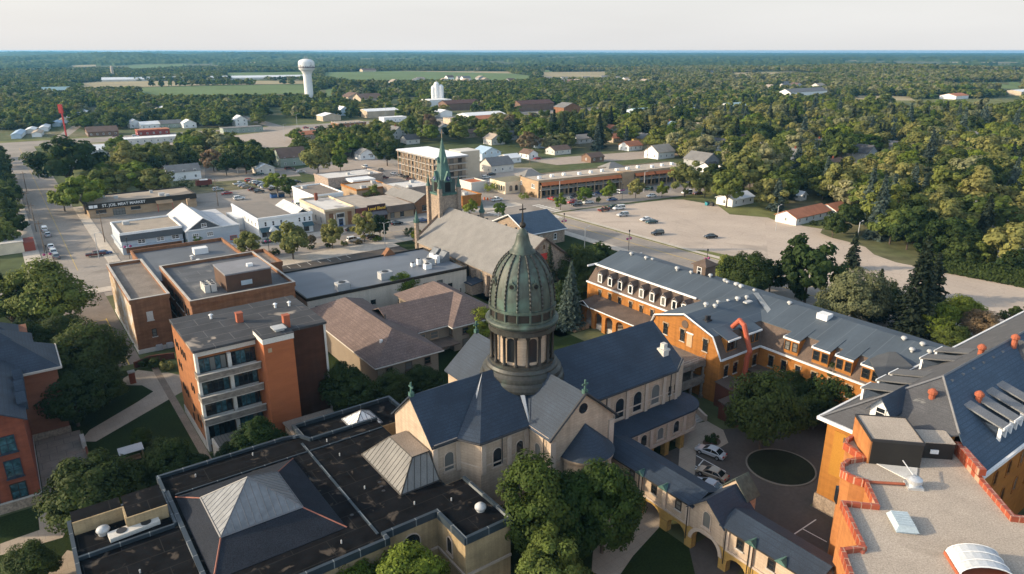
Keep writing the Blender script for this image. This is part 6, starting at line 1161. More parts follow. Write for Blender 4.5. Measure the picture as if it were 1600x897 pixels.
H = [(1254, 343, 22, 8.5, 2.8, 4.8, 'x', 'white', 'orange', 'white ranch house with orange roof and garage by the big parking lot'), (1249, 312, 4, 4, 2.4, 3.8, 'y', 'white', 'white', 'tiny white garden shed above the orange-roofed ranch house'),
 (1300, 335, 9, 8, 2.8, 4.6, 'x', 'white', 'orange', 'white garage with orange roof half hidden by trees'), (1417, 343, 6, 8, 3, 4.8, 'y', 'white', 'white', 'white shed deep among the dark trees'), (1546, 355, 10, 12, 5, 8.5, 'y', 'red', 'grey', 'dark red barn with grey roof between big trees'),
 (1562, 394, 13, 8, 2.8, 4.6, 'x', 'cream', 'tan', 'cream bungalow with tan roof behind the hedge'), (1240, 256, 9, 12, 5.2, 8.6, 'y', 'white', 'grey', 'white two-storey house with grey roof in the trees'), (1345, 252, 11, 12, 5.6, 9.6, 'y', 'grey', 'dark', 'tall charcoal house with white porch in the trees'),
 (1372, 253, 7, 7, 2.8, 3.5, 'x', 'blue', 'blue', 'pale blue garage beside the charcoal house'), (1300, 260, 14, 8, 2.8, 4.4, 'x', 'tan', 'brown', 'low tan house with brown roof below the white two-storey house'), (1320, 270, 6, 6, 2.6, 3.8, 'x', 'cream', 'orange', 'small cream outbuilding with rust roof'),
 (1522, 224, 16, 12, 4.4, 8, 'y', 'white', 'grey', 'white gabled house with grey roof at the far right'), (1592, 222, 10, 10, 3, 5.5, 'x', 'cream', 'orange', 'cream house with rusty roof at the picture edge'), (1364, 193, 14, 10, 4, 6, 'x', 'blue', 'blue', 'blue-grey flat house showing between pines'),
 (1454, 222, 12, 9, 3, 5, 'x', 'grey', 'grey', 'grey bungalow beyond the maple grove'), (1095, 264, 12, 14, 5.5, 9, 'y', 'grey', 'grey', 'grey multi-gabled house at the end of the shopping row'), (1108, 268, 8, 8, 3, 5, 'x', 'white', 'dark', 'white garage next to the multi-gabled house'),
 (1030, 246, 14, 11, 4, 7.6, 'x', 'white', 'tan', 'white house with tan roof behind the shopping row'), (826, 247, 7, 9, 3.2, 5.2, 'y', 'white', 'brown', 'small white garage with brown roof near the construction site'), (926, 252, 10, 8, 3, 5, 'x', 'brown', 'brown', 'brown cottage behind the shopping row'),
 (912, 222, 19, 11, 3.2, 5.4, 'x', 'white', 'tan', 'long white ranch house with pale tan roof'), (960, 221, 12, 10, 3, 5.4, 'x', 'tan', 'orange', 'house with rust orange roof beside the long white ranch'), (953, 207, 10, 10, 3.4, 6, 'y', 'cream', 'orange', 'cream house with orange gable beyond the rust-roofed one'),
 (1045, 208, 14, 12, 5, 9, 'y', 'blue', 'blue', 'pale blue two-storey house with blue roof'), (1085, 208, 14, 12, 4.5, 8, 'y', 'grey', 'tan', 'grey house with tan roof next to the pale blue house'), (1130, 270, 7, 7, 3, 4.8, 'x', 'white', 'dark', 'small white house under the trees by the shopping row'),
 (1148, 318, 14, 8, 3, 4.6, 'x', 'white', 'white', 'white roadside cabin behind trees at the parking lot corner'), (454, 257, 15, 13, 5, 9.4, 'x', 'green', 'brown', 'sage green house with steep brown gables'), (412, 270, 9, 8, 3, 5, 'y', 'cream', 'white', 'cream garage left of the sage green house'),
 (286, 279, 15, 10, 4.4, 7, 'x', 'white', 'grey', 'white house with grey roof by the parking area'), (570, 248, 9, 8, 3.4, 6, 'y', 'white', 'grey', 'small white house behind the stone bank'), (583, 247, 8, 7, 3, 4.6, 'x', 'tan', 'brown', 'tan cottage with brown roof beside the small white house'),
 (619, 216, 10, 12, 5, 8.5, 'y', 'white', 'grey', 'white two-storey house by the willow trees'), (760, 249, 13, 11, 4.5, 7.5, 'y', 'blue', 'blue', 'pale blue house beside the tan stair tower'), (776, 267, 14, 11, 4, 7.4, 'x', 'cream', 'grey', 'cream house with grey roof beside the lot of cars'), (797, 253, 9, 9, 3, 4.6, 'x', 'white', 'white', 'white garage next to the grey-roofed cream house'),
 (155, 243, 20, 16, 4.2, 6.5, 'x', 'white', 'white', 'white building half hidden behind the big dark tree'), (160, 211, 20, 16, 3.4, 6.5, 'x', 'brown', 'brown', 'dark brown lodge restaurant with pitched roof'), (267, 199, 16, 11, 3.6, 6, 'x', 'green', 'grey', 'grey-green house with pale roof by the highway'),
 (211, 199, 9, 12, 4, 6.6, 'y', 'white', 'white', 'white gabled house left of the red and yellow shop'), (240, 200, 20, 12, 3.6, 5.6, 'x', 'white', 'white', 'white hall behind the red and yellow shop'), (295, 199, 10, 11, 3.8, 6.4, 'y', 'white', 'white', 'white gabled house at the end of the highway row'),
 (375, 196, 10, 11, 5, 8.4, 'y', 'white', 'white', 'tall white house left of the street to the north'), (545, 199, 24, 16, 4.2, 5, 'x', 'brick', 'tan', 'brick highway store with flat tan roof'), (514, 188, 17, 15, 4.5, 6.6, 'y', 'tan', 'white', 'tan building with white gabled roof by the highway'),
 (592, 182, 33, 20, 6, 7.6, 'x', 'tan', 'white', 'big tan warehouse with white metal roof'), (614, 190, 22, 10, 4, 4.6, 'x', 'white', 'white', 'white annex in front of the big warehouse'), (535, 180, 11, 13, 5, 8.6, 'y', 'blue', 'white', 'pale blue barn with white roof behind the tan building'),
 (575, 157, 30, 24, 3.6, 8.6, 'x', 'tan', 'brown', 'wide tan church hall with broad brown roof'), (552, 155, 24, 24, 3.6, 8.6, 'y', 'tan', 'brown', 'brown-roofed wing left of the church hall'), (692, 182, 13, 13, 4.6, 6.6, 'y', 'white', 'white', 'white shop left of the tan brick store'), (715, 192, 22, 12, 4.4, 5, 'x', 'tan', 'tan', 'tan highway store with dark windows'),
 (752, 186, 40, 20, 4.6, 6.4, 'x', 'white', 'white', 'white roofed warehouse behind the orange roofed store'), (757, 191, 24, 12, 3.8, 6, 'x', 'red', 'orange', 'red and orange roofed store by the highway'), (718, 171, 42, 17, 7, 10, 'x', 'brown', 'maroon', 'dark brown apartment house with maroon gables'), (832, 172, 44, 18, 7, 10.4, 'x', 'brown', 'maroon', 'brown apartment house with maroon roof'),
 (886, 176, 22, 16, 6, 10, 'y', 'brick', 'grey', 'brick house with grey roof right of the maroon-roofed apartments'), (1005, 178, 34, 18, 4, 6, 'x', 'blue', 'teal', 'long building with teal roof among the trees'), (1069, 175, 32, 18, 4, 6.4, 'x', 'white', 'blue', 'white building with blue metal roof'), (1145, 173, 28, 20, 6, 8.4, 'x', 'white', 'teal', 'white building with teal metal roof'),
 (1192, 174, 30, 18, 5, 6, 'x', 'brick', 'tan', 'flat brick store at the edge of the grove'), (1254, 152, 86, 18, 8, 12, 'x', 'white', 'grey', 'long pale three-storey motel with grey roof'), (1490, 155, 36, 20, 5, 7.6, 'x', 'white', 'orange', 'white hall with orange roof across the highway'), (1590, 149, 46, 24, 6, 8, 'x', 'tan', 'white', 'large pale warehouse at the right edge'),
 (1545, 178, 60, 16, 4, 5, 'x', 'brick', 'white', 'long low store with white roof at the right edge'), (86, 147, 40, 20, 6, 10, 'x', 'cream', 'teal', 'cream barn with pale teal roof near the long barn'), (682, 167, 28, 20, 8, 9, 'x', 'white', 'white', 'white feed mill with annexes below the silos'), (575, 112, 44, 22, 5, 9, 'x', 'tan', 'brown', 'farmhouse beyond the green field'),
 (240, 222, 50, 11, 3.4, 4.2, 'x', 'cream', 'white', 'long flat grey-white strip building beside the highway'), (378, 206, 30, 10, 3.6, 4.4, 'x', 'green', 'grey', 'long green-fronted highway shop'), (239, 210, 22, 10, 3.8, 5.6, 'x', 'red', 'orange', 'red and yellow fast-food shop by the highway'), (483, 216, 20, 10, 3.4, 5.4, 'x', 'tan', 'orange', 'shop with rust orange roof by the crossing')]
H += [(690, 207, 11, 10, 4, 7, 'y', 'white', 'grey', 'white gabled house behind the unfinished apartments, nearest the steeple tip'), (735, 214, 12, 9, 3.2, 5.6, 'x', 'tan', 'brown', 'tan house with brown roof behind the white apartment roof'), (772, 225, 11, 10, 4, 7, 'y', 'cream', 'tan', 'cream house with tan roof above the pale blue house'), (803, 217, 12, 9, 3.4, 6, 'x', 'white', 'dark', 'white house with nearly black roof left of the long white ranch'), (843, 230, 10, 9, 3.2, 5.6, 'x', 'blue', 'grey', 'blue house with grey roof above the small white garage'),
 (872, 240, 13, 9, 3, 5, 'x', 'cream', 'brown', 'cream cottage with brown roof left of the brown cottage'), (985, 234, 12, 9, 3.2, 5.6, 'x', 'white', 'orange', 'white cottage with rust roof behind the shopping row'), (1003, 224, 10, 10, 4, 7, 'y', 'yellow', 'grey', 'yellow gabled house beyond the shopping row'), (1122, 234, 11, 10, 4, 7.4, 'y', 'white', 'dark', 'white gabled house with black roof right of the grey tan-roofed one'), (1165, 226, 12, 10, 4, 7, 'x', 'cream', 'brown', 'cream house with brown roof in the middle of the grove'),
 (1192, 243, 11, 10, 4.6, 8, 'y', 'tan', 'grey', 'tan two-level house left of the white two-storey house'), (1278, 234, 12, 10, 4, 7, 'x', 'white', 'tan', 'white house with tan roof right of the white two-storey house'), (1396, 238, 11, 10, 4, 7, 'y', 'cream', 'grey', 'cream gabled house right of the pale blue garage'), (1422, 207, 12, 10, 4, 7, 'x', 'white', 'white', 'white house with white roof beyond the maple grove'), (1482, 212, 12, 10, 4, 7, 'x', 'tan', 'tan', 'tan house with tan roof left of the white gabled house at the far right'), (1562, 207, 12, 10, 4, 7, 'y', 'white', 'brown', 'white gabled house with brown roof below the long low store'),
 (1182, 198, 14, 10, 3.6, 6, 'x', 'grey', 'white', 'grey house with white roof beyond the grove'), (1252, 208, 12, 10, 4, 7, 'y', 'blue', 'dark', 'blue gabled house with dark roof beyond the grove'), (1102, 193, 14, 10, 3.6, 6, 'x', 'white', 'maroon', 'white house with maroon roof near the blue metal roof'), (641, 224, 10, 9, 3.4, 6, 'x', 'cream', 'dark', 'cream cottage with dark roof right of the white house by the willows'), (330, 240, 12, 9, 3.4, 5.6, 'x', 'white', 'dark', 'white cottage with dark roof in the grove near the highway'), (120, 262, 14, 10, 3.6, 6, 'y', 'cream', 'brown', 'cream house with brown roof behind the biggest dark street tree')]
FLATS = {'brick highway store with flat tan roof', 'tan highway store with dark windows', 'flat brick store at the edge of the grove', 'long low store with white roof at the right edge', 'long flat grey-white strip building beside the highway', 'long green-fronted highway shop', 'red and yellow fast-food shop by the highway', 'white feed mill with annexes below the silos', 'white annex in front of the big warehouse'}
HOUSE_AT = []
for h_ in H:
    house(*h_, detail=h_[1] > 188, flat=h_[9] in FLATS, chimney='two-storey' in h_[9], porch='porch' in h_[9], name='house' if h_[2] < 17 else 'building', cat='house' if h_[2] < 17 else 'building'); HOUSE_AT.append((*P(h_[0], h_[1]), max(h_[2], h_[3]) * .62, 9 if (h_[0] > 1290 and h_[1] > 325) else 75))
for i, (px, py, L_h) in enumerate([(71, 203, 26), (50, 207, 20), (30, 213, 34), (100, 191, 22), (112, 186, 22), (132, 179, 40), (122, 183, 20), (247, 175, 24), (255, 172, 22), (240, 178, 20), (90, 196, 22), (60, 212, 20)]):
    house(px, py, 6, L_h, 2.8, 3.8, 'y', ['white', 'cream', 'blue', 'white'][i % 4], ['white', 'white', 'blue', 'tan'][i % 4], 'pale mobile home in the rows beyond the highway junction', 'mobile home', 'mobile_home', rot=-8, group='mobile homes in rows', detail=False); HOUSE_AT.append((*P(px, py), 10, 75))
q = random.Random(11)
for i in range(46):                                   # far subdivision
    px, py = (q.uniform(1090, 1205), q.uniform(105, 116)) if i < 16 else (q.uniform(600, 1010), q.uniform(124, 132)) if i < 40 else (q.uniform(1190, 1330), q.uniform(132, 142))
    house(px, py, q.uniform(14, 22), q.uniform(11, 15), 5, 9, q.choice('xy'), q.choice(['white', 'cream', 'tan', 'grey', 'white']), q.choice(['tan', 'grey', 'brown', 'tan']), 'small pale house in the far subdivision beyond the woods', 'house', 'house', group='far subdivision houses', detail=False); HOUSE_AT.append((*P(px, py), 12, 75))
bx0, by0 = P(160, 127.5); bx1, by1 = P(480, 122.5); L = math.hypot(bx1 - bx0, by1 - by0); an_ = math.atan2(by1 - by0, bx1 - bx0)
c, s = math.cos(an_), math.sin(an_); x0, y0 = bx0 * c + by0 * s, -bx0 * s + by0 * c
t = Thing('long_barn', 'very long white-roofed poultry barn beyond the green field', 'barn', x0 + L / 2, y0, 0, an_); m = MB(); m.gable_x(x0, x0 + L, y0 - 11, y0 + 11, 0, 4, 8); t.part('wall', m, offwhite); m = MB(); m.roof_x(x0, x0 + L, y0 - 11, y0 + 11, 4, 8, .6); t.part('roof', m, roofc['white'])
k = MB(); k.cyl(*P(177, 122), 0, 24, 3.2, 3.0, 14); k.lathe(*P(177, 122), [(3.0, 24), (2.2, 26), (.02, 27)], 14); solid('grain_silo', 'tan concrete silo behind the long poultry barn', 'silo', k, mat('silo_tan', (.42, .34, .27)), *P(177, 122), ang=0)
for i, (px, h, r) in enumerate(((678, 20, 2.6), (683, 24, 3.2), (690, 21, 3.0))):
    k = MB(); x, y = P(px, 165); k.cyl(x, y, 0, h, r, n=16); k.lathe(x, y, [(r, h), (r * .5, h + 2), (.02, h + 2.5)], 16); solid('feed_silo', ['shortest white feed silo of the mill', 'tallest white feed silo of the mill', 'white feed silo at the right of the mill'][i], 'silo', k, whitep, x, y, ang=0)
k = MB(); x, y = P(105, 219); k.box(x - .35, x + .35, y - .5, y + .5, 0, 20); s_ = Thing('pylon_sign', 'tall red pylon sign by the highway junction', 'sign', x, y, 0, 0); s_.part('mast', k, redp); k = MB(); k.box(x - 1.7, x + 1.0, y - .6, y + .6, 18.5, 24.5); s_.part('sign_panel', k, redp)
# ================================================================ TREES
def leafmat(name, col, tr=.42):
    if name in MATS: return MATS[name]
    m = bpy.data.materials.new(name); m.use_nodes = True; N = m.node_tree.nodes; L = m.node_tree.links
    b = N['Principled BSDF']; b.inputs['Roughness'].default_value = .7; b.inputs['Specular IOR Level'].default_value = .2
    at_ = N.new('ShaderNodeAttribute'); at_.attribute_name = 'tint'; oi = N.new('ShaderNodeObjectInfo')
    mr = N.new('ShaderNodeMapRange'); mr.inputs[3].default_value = .72; mr.inputs[4].default_value = 1.28; L.new(oi.outputs['Random'], mr.inputs[0])
    mu = N.new('ShaderNodeMath'); mu.operation = 'MULTIPLY'; L.new(at_.outputs['Fac'], mu.inputs[0]); L.new(mr.outputs[0], mu.inputs[1])
    hs = N.new('ShaderNodeHueSaturation'); hs.inputs['Color'].default_value = (*col, 1)
    mh = N.new('ShaderNodeMath'); mh.operation = 'MULTIPLY_ADD'; L.new(oi.outputs['Random'], mh.inputs[0]); mh.inputs[1].default_value = -.045; mh.inputs[2].default_value = .520; L.new(mh.outputs[0], hs.inputs['Hue'])
    L.new(mu.outputs[0], hs.inputs['Value']); L.new(hs.outputs[0], b.inputs['Base Color'])
    t = N.new('ShaderNodeBsdfTranslucent'); L.new(hs.outputs[0], t.inputs['Color']); mx = N.new('ShaderNodeMixShader'); mx.inputs[0].default_value = tr
    L.new(b.outputs[0], mx.inputs[1]); L.new(t.outputs[0], mx.inputs[2]); L.new(mx.outputs[0], N['Material Output'].inputs['Surface']); MATS[name] = m; return m
LEAF = {'broad': (.132, .162, .034), 'olive': (.205, .208, .062), 'dark': (.042, .066, .015), 'bright': (.130, .178, .022), 'silver': (.225, .228, .11), 'maple': (.055, .018, .018), 'dry': (.20, .15, .08), 'spruce': (.034, .047, .026), 'blue': (.085, .115, .095), 'linden': (.042, .072, .012)}
bark = mat('bark', (.085, .065, .05), var=.25, vs=1.5, fine=6)
def quads(c, nrm, size, rng, aspect=1.5):
    n = len(c); nrm = nrm / (np.linalg.norm(nrm, axis=1, keepdims=True) + 1e-9)
    r = rng.normal(size=(n, 3)); u = np.cross(nrm, r); u /= np.linalg.norm(u, axis=1, keepdims=True) + 1e-9; w = np.cross(nrm, u)
    s = (size * rng.uniform(.65, 1.3, n))[:, None] * .5; a, b = u * s * aspect, w * s
    bend = nrm * s * .35
    return np.stack([c - a - bend, c - b, c + a - bend, c + b], 1).reshape(-1, 3)
def crown(name, seed, r, z0, h, nclump, nleaf, leaf, m, top=.0, lobes=1.0, shell=.82):
    """leaf-clump crown: every clump is a little ball of leaves, clumps gather on an uneven envelope"""
    rng = np.random.default_rng(seed); V = []; T = []
    hz_, zc = h / 2, z0 + h / 2
    ph = rng.uniform(0, 6.28, 6)
    for i in range(nclump):
        q = i / nclump
        d = rng.normal(size=3); d /= np.linalg.norm(d)
        if d[2] < -.55: d[2] *= .3; d /= np.linalg.norm(d)
        az = math.atan2(d[1], d[0]); wob = 1 + lobes * (.13 * math.sin(2 * az + ph[0]) + .10 * math.sin(3 * az + ph[1] + 2 * d[2]) + .09 * math.sin(5 * d[2] + ph[2]))
        k = rng.uniform(shell, 1.0) if q < .8 else rng.uniform(.25, .7)
        tap = 1 - top * max(0, d[2]) 
        c = np.array([d[0] * r * wob * k * tap, d[1] * r * wob * k * tap, zc + d[2] * hz_ * k * (1 + .12 * lobes * math.sin(3 * az + ph[3]))])
        rc = r * rng.uniform(.17, .31); n = int(nleaf * rng.uniform(.7, 1.3))
        p = rng.normal(size=(n, 3)); p /= np.linalg.norm(p, axis=1, keepdims=True); rad = rng.uniform(.55, 1.08, (n, 1)) ** .6
        pos = c + p * rad * rc * np.array([1.1, 1.1, .8]); nr_ = p * .8 + d * .5 + np.array([0, 0, .35]) + rng.normal(size=(n, 3)) * .32
        V.append(quads(pos, nr_, leaf, rng)); T.append(np.full(n, rng.uniform(.78, 1.25)) * rng.uniform(.88, 1.12, n))
    return leafmesh(name, V, T, m)
def leafmesh(name, V, T, m):
    V = np.concatenate(V); T = np.concatenate(T); me = npmesh(name, V, np.arange(len(V)).reshape(-1, 4), [m])
    a = me.attributes.new('tint', 'FLOAT', 'FACE'); a.data.foreach_set('value', T.astype(np.float32)); return me
def conifer(name, seed, r, h, m, lev=26, br=11, leaf=.55, droop=.35, gap=.0):
    rng = np.random.default_rng(seed); V = []; T = []
    for l in range(lev):
        q = (l + .5) / lev; z = .06 * h + .94 * h * q; rl = r * (1 - q) ** .85 * rng.uniform(.82, 1.12) + .12
        nb = max(4, int(br * (1 - .55 * q)))
        for b in range(nb):
            if rng.uniform() < gap: continue
            az = 2 * math.pi * (b + rng.uniform(-.4, .4)) / nb; rb = rl * rng.uniform(.72, 1.15); n = max(5, int(16 * rb / r) + 4)
            t = rng.uniform(.12, 1, n) ** .8; lat = rng.normal(size=n) * .16 * rb * (1.1 - t)
            p = np.stack([np.cos(az) * t * rb - np.sin(az) * lat, np.sin(az) * t * rb + np.cos(az) * lat, z - droop * t * rb + rng.normal(size=n) * .1 + .18 * rb * t ** 3], -1)
            nr_ = np.stack([np.cos(az) * np.ones(n) * .5, np.sin(az) * np.ones(n) * .5, np.ones(n)], -1) + rng.normal(size=(n, 3)) * .4
            V.append(quads(p, nr_, leaf, rng, 1.9)); T.append(rng.uniform(.8, 1.2) * rng.uniform(.85, 1.15, n))
    return leafmesh(name, V, T, m)
def trunk_mesh(name, seed, h, r, crown_z, reach):
    q = random.Random(seed); mb = MB(); mb.rod((0, 0, -.1), (0, 0, crown_z), r, 8, r2=r * .75); mb.rod((0, 0, crown_z), (q.uniform(-.3, .3), q.uniform(-.3, .3), h * .8), r * .75, 7, r2=r * .2)
    for i in range(6):
        a = i * 1.05 + q.uniform(-.3, .3); z = crown_z * q.uniform(.85, 1.2); e = (math.cos(a) * reach * .7, math.sin(a) * reach * .7, z + reach * q.uniform(.6, 1.0)); mid = (e[0] * .45, e[1] * .45, z + (e[2] - z) * .55)
        mb.rod((0, 0, z), mid, r * .42, 6, r2=r * .3); mb.rod(mid, e, r * .3, 5, r2=r * .08)
    return to_mesh(name, mb, (0, 0, 0), bark)
LIB = {}
def template(sp, res):
    """res 2 = close up, 1 = middle distance; nominal crown radius 4.5 m, height 11 m"""
    key = (sp, res)
    if key in LIB: return LIB[key]
    out = []; m = leafmat('leaves_' + sp, LEAF[sp]); sd = sum(map(ord, sp))
    for v in range(4 if res == 1 else 2):
        if sp in ('spruce', 'blue'): c = conifer('crown', sd + v, 3.0, 12, m, *( (34, 15, .30) if res == 2 else (22, 10, .55) ), gap=.0 if v == 0 else .14); t = trunk_mesh('trunk', v, 11, .22, 2, .3)
        else:
            top, lob, z0, h = {'linden': (.30, 1.0, .9, 12.5), 'dark': (.1, 1.4, 1.5, 9.5), 'olive': (.05, 1.8, 1.8, 8.8)}.get(sp, (.15, 1.6, 1.7, 9.0))
            a_ = (150, 140, .27) if res == 2 else (50, 66, .60)
            c = crown('crown', sd * 3 + v * 7 + res, 4.5, z0, h, *a_, m, top, lob); t = trunk_mesh('trunk', sd + v, h, .26, 2.4, 3.4)
        out.append((c, t))
    LIB[key] = out; return out
def add_tree(x, y, h, r, sp, label, res=1, group=None, z=0.0, seed=0):
    q = random.Random(seed); tp = template(sp, res); c, t = tp[seed % len(tp)]
    o = bpy.data.objects.new({'spruce': 'spruce_tree', 'blue': 'spruce_tree', 'maple': 'maple_tree', 'linden': 'linden_tree'}.get(sp, 'broadleaf_tree'), None); SC.collection.objects.link(o)
    con = sp in ('spruce', 'blue'); o.location = (x, y, z); o.rotation_euler = (0, 0, q.uniform(0, 6.28)); s = r / (3.0 if con else 4.5); o.scale = (s, s, h / (12.0 if con else {'linden': 13.4}.get(sp, 10.8)))
    tag(o, label, 'tree', group)
    for nm, me in (('crown', c), ('trunk', t)): k = bpy.data.objects.new(nm, me); SC.collection.objects.link(k); k.parent = o
    return o
TREES = []           # (x, y, r, h, species, label or None)
def at_crown(px, py, rpx, sp, hr=2.3, label=None, zoff=0.0):
    z = 5.0
    for _ in range(4):
        X, Y = P(px, py, z); dep = Y * CP - (z - CAM_H) * SP; r = rpx * dep / FPX; h = r * hr; z = h * .56 + zoff
    X, Y = P(px, py, z); TREES.append((X, Y, r, h, sp, label, zoff)); return X, Y
def at_base(px, py, top, rpx, sp, label=None):
    X, Y = P(px, py); k = (448.5 - top) / FPX; h = Y * (k * CP - SP) / (CP + k * SP) + CAM_H; r = rpx * math.hypot(X, Y, CAM_H) / FPX; TREES.append((X, Y, r, h, sp, label, 0.0))
